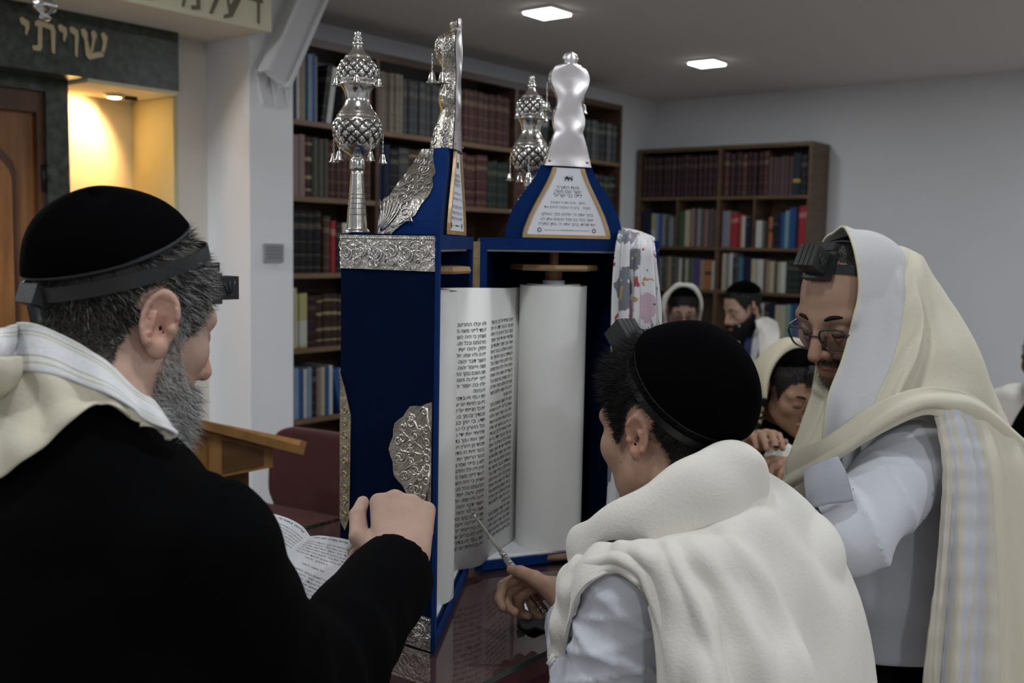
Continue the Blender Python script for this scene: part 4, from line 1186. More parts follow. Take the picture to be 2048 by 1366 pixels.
class Local:
    """an Sdf given in its own frame (origin O, axes columns R, scale s)"""
    def __init__(s, sdf, O, R, sc=1.0): s.sdf, s.O, s.R, s.sc = sdf, _a(O), _a(R), F32(sc)
    def __call__(s, p): return s.sdf((np.asarray(p, F32) - s.O) @ s.R / s.sc) * s.sc
def grad(sdf, p, e=0.0012):
    p = np.asarray(p, dtype=F32); g = np.empty_like(p)
    for i in range(3):
        d = np.zeros(3, F32); d[i] = e
        g[:, i] = sdf(p + d) - sdf(p - d)
    return g / (np.linalg.norm(g, axis=1)[:, None] + 1e-9)
def batched(sdf, p, n=400000):
    if len(p) <= n: return sdf(p)
    return np.concatenate([sdf(p[i:i + n]) for i in range(0, len(p), n)])
def mesh_sdf(sdf, lo, hi, vox, slack=1.6, iters=2):
    """sparse surface nets"""
    lo = np.asarray(lo, float); hi = np.asarray(hi, float)
    N = 8; B = N * vox
    nb = np.maximum(np.ceil((hi - lo) / B).astype(int), 1)
    # two-level block culling
    def cand(parents, size):
        c = lo + (parents + 0.5) * size
        d = batched(sdf, c.astype(F32))
        return parents[np.abs(d) < size * 0.866 * slack + vox]
    big = 4
    nb4 = np.ceil(nb / big).astype(int)
    g = np.stack(np.meshgrid(*[np.arange(k) for k in nb4], indexing='ij'), -1).reshape(-1, 3)
    g = cand(g, B * big)
    o = np.stack(np.meshgrid(*[np.arange(big)] * 3, indexing='ij'), -1).reshape(-1, 3)
    g = (g[:, None] * big + o[None]).reshape(-1, 3)
    g = g[(g < nb).all(1)]
    g = cand(g, B)
    if len(g) == 0: raise RuntimeError('empty sdf')
    c = np.stack(np.meshgrid(*[np.arange(N + 1)] * 3, indexing='ij'), -1)
    idx = g[:, None, None, None, :] * N + c[None]
    d = batched(sdf, (lo + idx.reshape(-1, 3) * vox).astype(F32)).reshape(len(g), N + 1, N + 1, N + 1)
    s = d < 0
    dims = (nb * N + 2).astype(np.int64)
    def cid(q): return (q[:, 0].astype(np.int64) * dims[1] + q[:, 1]) * dims[2] + q[:, 2]
    cnt = np.zeros((len(g), N, N, N), np.int8)
    for i in (0, 1):
        for j in (0, 1):
            for k in (0, 1): cnt += s[:, i:N + i, j:N + j, k:N + k]
    act = (cnt > 0) & (cnt < 8)
    bi = np.argwhere(act)
    cells = g[bi[:, 0]] * N + bi[:, 1:]
    ids = cid(cells); order = np.argsort(ids); ids = ids[order]; cells = cells[order]
    P0 = (lo + (cells + 0.5) * vox).astype(F32); V = P0.copy()
    for _ in range(iters):
        dv = batched(sdf, V); gr = grad(sdf, V, vox * 0.3)
        V = V - gr * dv[:, None]
        V = np.clip(V, P0 - vox * 0.75, P0 + vox * 0.75)
    quads = []
    for ax in range(3):
        sl0 = [slice(None)] + [slice(0, N)] * 3
        sl1 = [slice(None)] + [slice(0, N)] * 3; sl1[ax + 1] = slice(1, N + 1)
        a, b = s[tuple(sl0)], s[tuple(sl1)]
        e = np.argwhere(a != b)
        if len(e) == 0: continue
        pos = g[e[:, 0]] * N + e[:, 1:]
        fl = a[tuple(e.T)]
        o1 = np.zeros(3, int); o1[(ax + 1) % 3] = 1; o2 = np.zeros(3, int); o2[(ax + 2) % 3] = 1
        q4 = [pos - o1 - o2, pos - o2, pos, pos - o1]
        ok = np.ones(len(pos), bool); qi = []
        for q in q4:
            qq = cid(q); k = np.searchsorted(ids, qq); k = np.clip(k, 0, len(ids) - 1)
            ok &= (ids[k] == qq) & (q >= 0).all(1); qi.append(k)
        qd = np.stack(qi, 1)
        qd = np.where(fl[:, None], qd, qd[:, ::-1])
        quads.append(qd[ok])
    return V.astype(float), np.concatenate(quads)
def vnormals(V, Fc):
    n = np.zeros_like(V)
    a = V[Fc[:, 2]] - V[Fc[:, 0]]; b = V[Fc[:, 3 if Fc.shape[1] > 3 else 1]] - V[Fc[:, 1 if Fc.shape[1] > 3 else 0]]
    fn = np.cross(a, b)
    for k in range(Fc.shape[1]): np.add.at(n, Fc[:, k], fn)
    return n / (np.linalg.norm(n, axis=1)[:, None] + 1e-12)
def cast(sdf, O, D, t0, t1, off=0.0, n=70):
    """first crossing of sdf=off from inside (t0) outward along D; vectorised"""
    O = np.asarray(O, float); D = np.asarray(D, float)
    ts = np.linspace(t0, t1, n)
    d = batched(sdf, (O[:, None, :] + D[:, None, :] * ts[None, :, None]).reshape(-1, 3).astype(F32)).reshape(len(O), n) - off
    out = d > 0
    # last inside sample
    ins = ~out
    last = n - 1 - np.argmax(ins[:, ::-1], axis=1)
    last = np.where(ins.any(1), np.minimum(last, n - 2), 0)
    i = np.arange(len(O))
    d0, d1 = d[i, last], d[i, last + 1]
    f = np.clip(d0 / (d0 - d1 + 1e-9), 0, 1)
    t = ts[last] + f * (ts[1] - ts[0])
    return O + D * t[:, None]
def push_out(sdf, V, off, it=4):
    V = np.asarray(V, float).copy()
    for _ in range(it):
        d = batched(sdf, V.astype(F32)); m = d < off
        if not m.any(): break
        V[m] += grad(sdf, V[m]) * (off - d[m])[:, None]
    return V

# ------------------------------------------------------------------ cloth sheets
def grid_faces(nu, nv, wrap=False):
    i, j = np.meshgrid(np.arange(nu - 1), np.arange(nv - 1), indexing='ij')
    a = (i * nv + j).ravel()
    return np.stack([a, a + 1, a + nv + 1, a + nv], 1)
def cr_grid(ctrl, nu, nv):
    """control grid (rows, cols, 3) -> (nu, nv, 3)"""
    c = np.asarray(ctrl, float); R_, C_, K = c.shape
    rows = np.stack([cr(c[i], nv) for i in range(R_)])             # R x nv x 3
    return np.stack([cr(rows[:, j], nu) for j in range(nv)], 1)    # nu x nv x 3
def grid_normals(G_):
    du = np.gradient(G_, axis=0); dv = np.gradient(G_, axis=1)
    n = np.cross(du, dv); return n / (np.linalg.norm(n, axis=2)[..., None] + 1e-12)
def sheet_obj(name, ctrl, nu, nv, mt, parent, thick=0.004, folds=None, push=None, off=0.006, px=True, smooth_it=0, flip=False, world=False, mats=None, mfun=None):
    if px:
        ctrl = [[PN(*c) if len(c) == 3 else c for c in r] for r in ctrl]
    G_ = ctrl if world else cr_grid(ctrl, nu, nv)
    G_ = np.asarray(G_, float); nu, nv = G_.shape[:2]
    uu, vv = np.meshgrid(np.linspace(0, 1, nu), np.linspace(0, 1, nv), indexing='ij')
    if folds is not None:
        G_ = G_ + grid_normals(G_) * folds(uu, vv)[..., None]
    if push is not None:
        for sd in (push if isinstance(push, (list, tuple)) else [push]):
            G_ = push_out(sd, G_.reshape(-1, 3), off).reshape(nu, nv, 3)
            for _ in range(2):
                H = G_.copy(); H[1:-1, 1:-1] = (G_[1:-1, 1:-1] * 2 + G_[:-2, 1:-1] + G_[2:, 1:-1] + G_[1:-1, :-2] + G_[1:-1, 2:]) / 6
                G_ = H
            G_ = push_out(sd, G_.reshape(-1, 3), off * 0.7).reshape(nu, nv, 3)
    fc = grid_faces(nu, nv)
    if flip: fc = fc[:, ::-1].copy()
    o = mobj(name, G_.reshape(-1, 3), fc, mt, parent, True, uv=np.stack([uu.ravel(), vv.ravel()], 1))
    md = o.modifiers.new('thickness', 'SOLIDIFY'); md.thickness = thick; md.offset = 1.0
    return o, G_

# ------------------------------------------------------------------ heads
def head_sdf(ear_out=0.35, lips=1.0, nose=1.0, jaw=1.0, beard=0.0, ear=1.0, flare=28):
    h = Sdf()
    h.u(ell((-.012, 0, .045), (.095, .076, .082)))
    h.u(ell((.030, 0, -.010), (.057, .060, .086)), .03)
    h.u(ell((.026, 0, -.060), (.054, .055 * jaw, .046)), .025)
    h.u(sph((.068, 0, -.088), .021), .025)
    for s in (-1, 1):
        h.u(sph((.000, s * .048, -.045), .022), .03)
        h.u(sph((.055, s * .043, -.014), .023), .02)
        h.u(cone((.080, s * .010, .026), (.066, s * .050, .027), .011, .010), .014)
        h.sub(ell((.097, s * .033, .007), (.017, .021, .013)), .012)
        h.u(ell((.0725, s * .031, .007), (.0135, .0155, .0125)), .004)
        h.u(cone((.079, s * .016, -.001), (.070, s * .048, .000), .0035, .003), .004)
    h.u(cone((.086, 0, .018), (.109 + .003 * nose, 0, -.027), .0080, .0108), .010)
    for s in (-1, 1): h.u(sph((.097, s * .0115, -.031), .0082), .007)
    h.u(ell((.080, 0, -.0575), (.0155, .024, .0062)), .006)
    h.u(ell((.079, 0, -.0690), (.0145, .021, .0068)), .005)
    if beard > 0:
        h.u(ell((.035, 0, -.075), (.058 + beard * .3, .058, .050 + beard * .4)), .02)
        h.u(ell((.058, 0, -.105 - beard * .5), (.030, .036, .030 + beard * .6)), .02)
    for s in (-1, 1):
        fl = math.radians(flare)
        Rz = np.array([[math.cos(fl), math.sin(fl) * s, 0], [-math.sin(fl) * s, math.cos(fl), 0], [0, 0, 1]]).T
        tl = math.radians(-3)
        Ry = np.array([[math.cos(tl), 0, math.sin(tl)], [0, 1, 0], [-math.sin(tl), 0, math.cos(tl)]])
        R_ = Rz @ Ry
        e = Sdf()
        e.u(ell((0, 0, .002), (.0190, .0055, .0305)))
        e.u(ell((.003, 0, -.026), (.0095, .0055, .0105)), .006)
        e.sub(ell((.0035, s * .0085, -.003), (.0108, .0105, .0165)), .0025)
        e.sub(ell((.000, s * .0075, .015), (.0105, .0060, .0085)), .0025)
        def rim(p, s=s):
            rad = np.sqrt((p[:, 0] / .0170) ** 2 + ((p[:, 2] - .003) / .0285) ** 2)
            d1 = (rad - 1) * .0215
            d = np.sqrt(d1 * d1 + (p[:, 1] - s * .0045) ** 2) - .0038
            return np.maximum(d, (p[:, 0] - .010) * .7 - (p[:, 2] - .004) * .6 - .004)
        e.u(rim, .003)
        e.u(cone((-.008, s * .004, -.012), (-.006, s * .0055, .010), .0032, .0028), .003)
        e.u(sph((.0135, s * .002, -.004), .0052), .004)
        h.u(Bound(Local(e, (-.012, s * (.0815 - .008 * (1 - ear) * 4), .004), R_, ear), (-.012, s * .0815, .002), .042), .007)
    return h
SKIN = {}
def skin_mat(name, c, rough=0.5):
    return mat('skin_' + name, c, 0.58, spec=0.25, attr=True, bump=(160, 0.12), var=(40, 0.06))

def strands(name, roots, normals, dirs, length, width, parent, mats, mi, droop=0.3, wave=0.25, seed=1):
    """thin tapered hairs as a joined mesh (too many to count)"""
    r = np.random.default_rng(seed); n = len(roots)
    L = np.asarray(length).reshape(-1, 1) * r.uniform(0.7, 1.2, (n, 1))
    d0 = dirs + r.normal(0, wave, (n, 3)); d0 /= np.linalg.norm(d0, axis=1)[:, None]
    side = np.cross(d0, normals + r.normal(0, .2, (n, 3))); side /= np.linalg.norm(side, axis=1)[:, None] + 1e-9
    p0 = roots - normals * 0.0006
    bend = r.normal(0, wave * 0.8, (n, 3)); bend[:, 2] -= droop
    p1 = p0 + d0 * L * 0.5; p2 = p0 + d0 * L + bend * L * 0.35
    w = width
    V = np.concatenate([p0 - side * w, p0 + side * w, p1 - side * w * .8, p1 + side * w * .8, p2])
    i = np.arange(n)
    F_ = np.concatenate([np.stack([i, i + n, i + 3 * n], 1), np.stack([i, i + 3 * n, i + 2 * n], 1), np.stack([i + 2 * n, i + 3 * n, i + 4 * n], 1)])
    o = mobj(name, V, F_, None, parent, True, mats=mats, mi=np.concatenate([mi, mi, mi]))
    o['kind'] = 'stuff'
    return o
def scatter(V, Fc, mask, n, seed=0):
    """n random points on the faces whose vertices all satisfy mask -> points, normals"""
    r = np.random.default_rng(seed)
    Ff = Fc[mask[Fc].all(1)]
    a, b, c, d = (V[Ff[:, k]] for k in range(4))
    ar = np.linalg.norm(np.cross(c - a, d - b), axis=1)
    k = r.choice(len(Ff), n, p=ar / ar.sum())
    x, y = r.uniform(size=(n, 1)), r.uniform(size=(n, 1))
    p = (a[k] * (1 - x) + b[k] * x) * (1 - y) + (d[k] * (1 - x) + c[k] * x) * y
    nm = np.cross(c - a, d - b)[k]; nm /= np.linalg.norm(nm, axis=1)[:, None] + 1e-12
    return p, nm
def head_ring(sdf, O, R, c, n, m=72, off=0.001):
    """closed loop where the plane through head-local c with normal n meets the head"""
    n = unit(n); e1 = unit(np.cross(n, (0, 1, 0))); e2 = np.cross(n, e1)
    th = np.linspace(0, 2 * math.pi, m, endpoint=False)
    D = np.cos(th)[:, None] * e1 + np.sin(th)[:, None] * e2
    C = np.repeat(np.asarray(c, float)[None], m, 0)
    wc = C @ R.T + O; wd = D @ R.T
    return cast(sdf, wc, wd, 0.0, 0.18, off), n @ R.T
def strap_obj(name, ring, nrm, half, th, mt, parent, closed=True):
    """flat ribbon round the head"""
    m = len(ring); ctr = ring.mean(0)
    out = ring - ctr; out -= (out @ nrm)[:, None] * nrm; out /= np.linalg.norm(out, axis=1)[:, None]
    V = np.concatenate([ring - nrm * half, ring + nrm * half, ring + nrm * half + out * th, ring - nrm * half + out * th])
    F_ = []
    for i in range(m if closed else m - 1):
        j = (i + 1) % m
        for k in range(4):
            k2 = (k + 1) % 4
            F_.append((k * m + i, k * m + j, k2 * m + j, k2 * m + i))
    return mobj(name, V, F_, mt, parent, True, autosmooth=40)
def cap_obj(name, sdf, O, R, c, axis, ang, off, mt, parent, puff=None, rim=None, rim_mat=None, nu=26, nv=72, tilt=None):
    """skull cap: shell over the head round 'axis' (head-local) out to polar angle ang"""
    axis = unit(axis); e1 = unit(np.cross(axis, (0, 1, 0))); e2 = np.cross(axis, e1)
    V = []
    for i in range(nu):
        a = math.radians(ang) * (i / (nu - 1)) + 1e-3
        th = np.linspace(0, 2 * math.pi, nv, endpoint=False)
        V.append(math.cos(a) * axis[None] + math.sin(a) * (np.cos(th)[:, None] * e1 + np.sin(th)[:, None] * e2))
    D = np.concatenate(V)
    C = np.repeat(np.asarray(c, float)[None], len(D), 0)
    H = cast(sdf, C @ R.T + O, D @ R.T, 0.02, 0.2, off)
    f = np.repeat(np.linspace(0, 1, nu), nv); th = np.tile(np.linspace(0, 2 * math.pi, nv, endpoint=False), nu)
    if puff is not None: H = H + (D @ R.T) * puff(f, th)[:, None]
    F_ = []
    for i in range(nu - 1):
        for j in range(nv):
            j2 = (j + 1) % nv
            F_.append((i * nv + j, i * nv + nv + j, i * nv + nv + j2, i * nv + j2))
    o = mobj(name, H, F_, mt, parent, True)
    md = o.modifiers.new('thickness', 'SOLIDIFY'); md.thickness = 0.003; md.offset = 1
    ring = H[-nv:]
    if rim:
        MB().tube([tuple(p) for p in ring] + [tuple(ring[0])], rim, 6, cap=False).build('cap_binding', rim_mat, o, smooth=True)
    return o, ring
def hand_sdf(Wp, h, n, s, curls, thumb, sc=1.0, spread=1.0):
    """right or left hand by choice of s (thumb side). h wrist->knuckles, n dorsal normal. curls: per finger 3 angles (deg) towards the palm"""
    Wp, h, n, s = map(lambda x: np.asarray(x, float), (Wp, unit(h), unit(n), unit(s)))
    q = Sdf()
    off = [.030, .010, -.011, -.030]; kl = [.086, .090, .084, .074]
    ln = [(.042, .026, .020), (.046, .030, .021), (.042, .028, .020), (.033, .021, .018)]
    q.u(cone(Wp - h * .02, Wp + h * .015, .026 * sc, .027 * sc))
    tips = []
    for i in range(4):
        K = Wp + (h * kl[i] + s * off[i] * spread - n * abs(i - 1.2) * .002) * sc
        q.u(cone(Wp + (h * .012 + s * off[i] * .62) * sc, K, .0165 * sc, .0115 * sc), .012 * sc)
        a = 0; p = K; r0 = .0105 * sc * (0.88 if i == 3 else 1)
        for j in range(3):
            a += math.radians(curls[i][j])
            d = h * math.cos(a) - n * math.sin(a)
            p2 = p + d * ln[i][j] * sc
            q.u(cone(p, p2, r0 * (1 - .09 * j), r0 * (.93 - .09 * j)), .0035)
            p = p2
        tips.append(p)
    b = Wp + (h * .018 + s * .024 - n * .006) * sc
    p = b; r0 = .0150 * sc
    for j, (dv, l) in enumerate(thumb):
        d = unit(h * dv[0] + n * dv[1] + s * dv[2]); p2 = p + d * l * sc
        q.u(cone(p, p2, r0 * (1 - .16 * j), r0 * (.86 - .16 * j)), .007 if j == 0 else .003)
        p = p2
    tips.append(p)
    return Bound(q, Wp + h * .06 * sc, .125 * sc), tips
# ------------------------------------------------------------------ shared cloth materials
m_jacket = mat('black_wool', (0.0013, 0.0013, 0.0016), 0.95, spec=0.05, sheen=0.0, bump=(350, 0.2))
m_trouser = mat('black_trousers', (0.003, 0.003, 0.0035), 0.9, spec=0.05)
m_shoe = mat('black_shoe', (0.006, 0.006, 0.006), 0.35)
m_capv = mat('black_velvet', (0.0016, 0.0013, 0.0017), 0.98, spec=0.02, sheen=0.0, bump=(120, 0.2))
m_capb = mat('cap_binding', (0.03, 0.033, 0.038), 0.55, spec=0.3)
m_leather = mat('black_leather', (0.010, 0.010, 0.011), 0.38, spec=0.5, bump=(200, 0.1))
m_cream = mat('cream_wool', (0.60, 0.555, 0.44), 0.85, spec=0.2, sheen=0.15, bump=(260, 0.16), var=(6, 0.03))
m_ivory = mat('ivory_wool', (0.74, 0.705, 0.65), 0.85, spec=0.2, sheen=0.15, bump=(230, 0.22), var=(7, 0.03))
m_shirt = mat('white_shirt', (0.56, 0.57, 0.62), 0.8, spec=0.2, bump=(350, 0.08))
m_brocade = mat('white_brocade', (0.62, 0.62, 0.63), 0.5, spec=0.4, bump=(90, 0.35, (1, 1, 3)), var=(60, 0.07))
m_hairs = [mat('hair_black', (0.008, 0.0072, 0.007), 0.55, spec=0.12), mat('hair_grey', (0.10, 0.095, 0.09), 0.5, spec=0.3), mat('hair_white', (0.42, 0.41, 0.40), 0.5, spec=0.3), mat('hair_brown', (0.022, 0.014, 0.010), 0.5, spec=0.2)]

def first_hit(sdf, px, py, y0, y1, off, yd, n=150):
    """depth (world Y) where each pixel ray meets sdf=off, yd where it misses"""
    D = np.array(C_F)[None] + np.array(C_R)[None] * ((px - 1024) / FPX)[:, None] - np.array(C_U)[None] * ((py - 683) / FPX)[:, None]
    D = D / D[:, 1:2]
    ys = np.linspace(y0, y1, n)
    pts = np.array(C_LOC)[None, None] + D[:, None, :] * ys[None, :, None]
    d = batched(sdf, pts.reshape(-1, 3).astype(F32)).reshape(len(px), n) - off
    ins = d < 0
    k = np.argmax(ins, axis=1); ok = ins.any(1) & (k > 0)
    i = np.arange(len(px)); k = np.maximum(k, 1)
    f = d[i, k - 1] / (d[i, k - 1] - d[i, k] + 1e-9)
    y = ys[k - 1] + np.clip(f, 0, 1) * (ys[1] - ys[0])
    return np.where(ok, y, yd), D, ok
def drape(name, sdf, ctrl, nu, nv, off, y0, y1, mt, parent, folds=None, smooth_n=6, thick=0.004, flip=False):
    """cloth laid on a body: control points are (px, py, fallback depth)"""
    g = cr_grid(ctrl, nu, nv)
    y, D, ok = first_hit(sdf, g[..., 0].ravel(), g[..., 1].ravel(), y0, y1, off, g[..., 2].ravel())
    y = y.reshape(nu, nv)
    for _ in range(smooth_n):
        q = np.pad(y, 1, mode='edge')
        y = (q[1:-1, 1:-1] * 2 + q[:-2, 1:-1] + q[2:, 1:-1] + q[1:-1, :-2] + q[1:-1, 2:]) / 6
    G_ = np.array(C_LOC) + D.reshape(nu, nv, 3) * y[..., None]
    uu, vv = np.meshgrid(np.linspace(0, 1, nu), np.linspace(0, 1, nv), indexing='ij')
    if folds is not None: G_ = G_ + grid_normals(G_) * folds(uu, vv)[..., None] * (-1 if flip else 1)
    fc = grid_faces(nu, nv)
    if flip: fc = fc[:, ::-1].copy()
    o = mobj(name, G_.reshape(-1, 3), fc, mt, parent, True, uv=np.stack([uu.ravel(), vv.ravel()], 1))
    md = o.modifiers.new('thickness', 'SOLIDIFY'); md.thickness = thick; md.offset = 1.0
    return o, G_
def uv_band_mat(name, base, bands, rough=0.7, axis=1, bump=(230, 0.2), sheen=0.1):
    """cloth whose stripes run along the weave: bands [(pos, rgb)] constant ramp on the sheet's own coordinates"""
    m = mat(name, base, rough, spec=0.25, sheen=sheen, bump=bump)
    nt = m.node_tree; N = nt.nodes; L = nt.links
    uvn = N.new('ShaderNodeUVMap'); uvn.uv_map = 'UVMap'
    sx = N.new('ShaderNodeSeparateXYZ'); L.new(uvn.outputs[0], sx.inputs[0])
    r = N.new('ShaderNodeValToRGB'); r.color_ramp.interpolation = 'CONSTANT'
    e = r.color_ramp.elements
    e[0].position = bands[0][0]; e[0].color = (*bands[0][1], 1); e[1].position = bands[1][0]; e[1].color = (*bands[1][1], 1)
    for p_, c_ in bands[2:]:
        x = e.new(p_); x.color = (*c_, 1)
    L.new(sx.outputs[axis], r.inputs[0]); L.new(r.outputs[0], N['Principled BSDF'].inputs['Base Color'])
    return m
def tefillin(parent, c, f, u, l, size, letter=True):
    """head tefillin: base plate, box with scored slots and raised letter"""
    c, f, u, l = map(Vector, (c, f, u, l))
    s = size
    b = MB().cbox(c + f * 0.006, (0.006, s * 0.68, s * 0.66), f, l, u).build('tefillin_base', m_leather, parent)
    bx = MB().cbox(c + f * (0.012 + s * 0.5), (s * 0.5, s * 0.5, s * 0.5), f, l, u).build('tefillin_box', m_leather, b)
    for k in (-0.25, 0.0, 0.25):
        g = MB(); g.cbox(c + f * (0.0125 + s * 0.5) + l * (k * s), (s * 0.505, 0.0004, s * 0.505), f, l, u)
        g.build('slot', mat('slot_black', (0.002, 0.002, 0.002), 0.9), bx)
    MB().cbox(c + f * 0.006 - u * (-s * 0.9), (0.0065, s * 0.5, s * 0.2), f, l, u).build('strap_loop', m_leather, b)
    if letter:
        for sg in (-1, 1):
            g = MB(); o = c + f * (0.012 + s * 0.5) + l * (sg * (s * 0.5 + 0.0004))
            for q in range(3):
                a = o + f * (s * (-0.28 + 0.28 * q)) + u * (s * 0.30); z = o + f * (s * (-0.05 + 0.05 * q)) - u * (s * 0.28)
                m_ = (a + z) / 2 + f * (s * 0.04 * (q - 1))
                g.tube([a, m_, z], 0.0009, 5)
            g.tube([o - f * (s * 0.1) - u * (s * 0.29), o + f * (s * 0.12) - u * (s * 0.29)], 0.0009, 5)
            g.build('raised_letter', mat('leather_gloss', (0.02, 0.02, 0.022), 0.25), bx, smooth=True)
    return b
def colour_head(q, base, V=None, lips=True):
    """own colours of skin: lips, ears and cheeks a little redder"""
    c = np.repeat(np.array(base, float)[None], len(q), 0)
    def mixc(w, rgb):
        nonlocal c
        w = np.clip(w, 0, 1)[:, None]; c = c * (1 - w) + np.array(rgb)[None] * np.array(base)[None] * w
    ear = np.exp(-((np.abs(q[:, 1]) - .085) / .012) ** 2) * np.exp(-((q[:, 0] + .012) / .03) ** 2) * np.exp(-((q[:, 2]) / .04) ** 2)
    mixc(ear * .7, (1.12, .86, .82))
    if lips:
        lp = np.exp(-((q[:, 2] + .063) / .008) ** 4) * np.exp(-((q[:, 1]) / .022) ** 4) * (q[:, 0] > .082)
        mixc(lp * .8, (0.95, .62, .62))
    ns = np.exp(-((q[:, 0] - .11) / .02) ** 2) * np.exp(-((q[:, 2] + .025) / .02) ** 2) * np.exp(-(q[:, 1] / .02) ** 2)
    mixc(ns * .5, (1.12, .85, .80))
    return c

# ------------------------------------------------------------------ bearded man at the left
def man1():
    fx = unit((.61, .79)); pt = math.radians(17)
    f = np.array([fx[0] * math.cos(pt), fx[1] * math.cos(pt), -math.sin(pt)])
    R = basis(f)
    O = PN(318, 648, 1.045) - R @ np.array((-.012, -.0815, .004))
    man = thing('person', 'man in black jacket and skullcap with cream shawl, fist raised, at the left', 'person', (-0.46, 0.98, 0))
    hd = Bound(Local(head_sdf(beard=.012), O, R), O + R @ np.array((0, 0, .008)), .15)
    tf = unit((.55, .83, 0)); tr = np.array([tf[1], -tf[0], 0]); up = np.array([0, 0, 1.])
    TR = np.stack([tf, -tr, up], 1)
    N1 = np.array([-.435, 1.035, 1.43])
    Cs = np.array([-.43, 1.03, 1.375])
    SR = np.array([-.282, .935, 1.328]); SL = Cs + (Cs - SR) * np.array([1, 1, 0.9]); SL[2] = 1.345
    E = PN(600, 1420, 1.06); Wr = PN(802, 1128, 1.325)
    EL = SL + np.array([.09, .12, -.25]); WL = PN(560, 1265, 1.36)
    hdir = unit(PN(806, 985, 1.40) - Wr); nrm = unit(np.array([0.05, -.90, .42])); nrm = unit(nrm - hdir * (nrm @ hdir)); sd = unit(np.cross(hdir, nrm))
    if sd[0] > 0: sd = -sd
    curl = [(78, 85, 50)] * 2 + [(74, 88, 50), (70, 90, 50)]
    hnd, _ = hand_sdf(Wr, hdir, nrm, sd, curl, [((.62, -.10, .72), .038), ((.95, -.12, .12), .033), ((.93, -.3, -.2), .024)], 1.10)
    hl = unit(PN(640, 1215, 1.36) - WL); nl = unit(np.array([0, .1, -1.0])); nl = unit(nl - hl * (nl @ hl)); sl_ = np.cross(nl, hl)
    hndL, _ = hand_sdf(WL, hl, nl, sl_, [(12, 14, 10)] * 4, [((.6, -.1, .8), .036), ((.9, -.1, .3), .030), ((.95, -.1, .1), .022)], 1.0)
    b = Sdf().u(hd)
    b.u(cone(O + R @ np.array((-.030, 0, -.030)), N1, .054, .062), .025)
    b.u(cone(N1, Cs + np.array([0, 0, -.05]), .060, .08), .03)
    b.u(ell(Cs + np.array([0, 0, -.20]), (.095, .15, .26), TR), .05)
    b.u(cone(SL, SR, .045, .045), .03)
    for a, e_, w_, hh in ((SR, E, Wr, hnd), (SL, EL, WL, hndL)):
        b.u(cone(a, e_, .045, .038), .02); b.u(cone(e_, w_, .038, .027), .015); b.u(hh, .012)
    V, Fc = mesh_sdf(b, (-.85, .70, .95), (0.0, 1.55, 1.70), .0034)
    q = (V - O) @ R
    base = (0.46, 0.30, 0.235)
    col = colour_head(q, base)
    x, y, z = q[:, 0], np.abs(q[:, 1]), q[:, 2]
    inhead = (np.linalg.norm(q * np.array([1, 1, .8]), axis=1) < .17)
    line = np.where(x > .0, .018 + (x) * .9 - np.clip((x - .045), 0, 1) * 0.2, np.where(x > -.04, .022 + .0 * x, -.055 + (x + .04) * 0.0))
    front = np.interp(x, [-.12, -.055, -.045, -.028, .0, .018, .03, .05, .062, .075, .09], [-.058, -.062, -.050, -.004, .030, .020, -.005, .012, .050, .075, .085])
    hair = inhead & (z > front) & ~((y > .078) & (np.abs(x + .012) < .03) & (np.abs(z - .004) < .036) & (y > .083))
    earm = (y > .070) & (((x + .013) / .026) ** 2 + ((z - .003) / .040) ** 2 < 1)
    hair &= ~earm
    bl = np.interp(x, [-.02, .005, .015, .03, .05, .07, .12], [-.2, -.045, -.010, -.020, -.042, -.047, -.050])
    beard = inhead & (z < bl) & (x > -.012) & (z > -.125) & ~earm & ~((np.abs(z + .063) < .009) & (y < .02) & (x > .08))
    sb = inhead & (x > .010) & (x < .034) & (z > -.05) & (z < .04) & (y > .058) & ~earm       # sideburn
    beard |= sb
    hg = np.clip(0.5 + 6 * x, 0, 1)
    col[hair] = np.array([0.045, 0.038, 0.034]) * (0.7 + 1.0 * hg[hair])[:, None]
    col[beard] = col[beard] * 0.62 + np.array([.10, .09, .085]) * 0.38
    body = mobj('body', V, Fc, skin_mat('fair', base), man, True, col=col)
    # hair and beard
    rng = np.random.default_rng(3)
    p, n = scatter(V, Fc, hair, 18000, 1)
    ql = (p - O) @ R
    sd_ = (ql - np.array([-.010, 0, .064])) @ unit((-.527, 0, .85)); kp = (sd_ < -.004) | (sd_ > .013)
    kc = ql - np.array([-.010, 0, .030]); kp &= (kc @ unit((-.60, 0, .80))) / (np.linalg.norm(kc, axis=1) + 1e-9) < math.cos(math.radians(56))
    p, n, ql = p[kp], n[kp], ql[kp]
    comb = np.stack([np.full(len(p), .55), ql[:, 1] * 2, -.35 + ql[:, 2] * 2], 1) @ R.T
    cr_ = rng.uniform(size=len(p)); gx = np.clip(.25 + 3.2 * ql[:, 0], .06, .85)
    mi = np.where(cr_ < gx * .55, 2, np.where(cr_ < gx * .55 + .28, 1, 0))
    strands('hair', p, n, n * .45 + comb * .75, np.interp(ql[:, 2], [-.06, 0, .06], [.005, .011, .017]), .00030, man, m_hairs, mi, .1, .25)
    p, n = scatter(V, Fc, beard, 8500, 2)
    ql = (p - O) @ R
    dn = np.repeat((np.array([[.35, 0, -.9]]) @ R.T), len(p), 0)
    cr_ = rng.uniform(size=len(p)); mi = np.where(cr_ < .74, 2, np.where(cr_ < .93, 1, 0))
    strands('beard', p, n, n * .6 + dn * .7, np.interp(ql[:, 2], [-.12, -.06, 0.02], [.026, .018, .008]), .00030, man, m_hairs, mi, .2, .5)
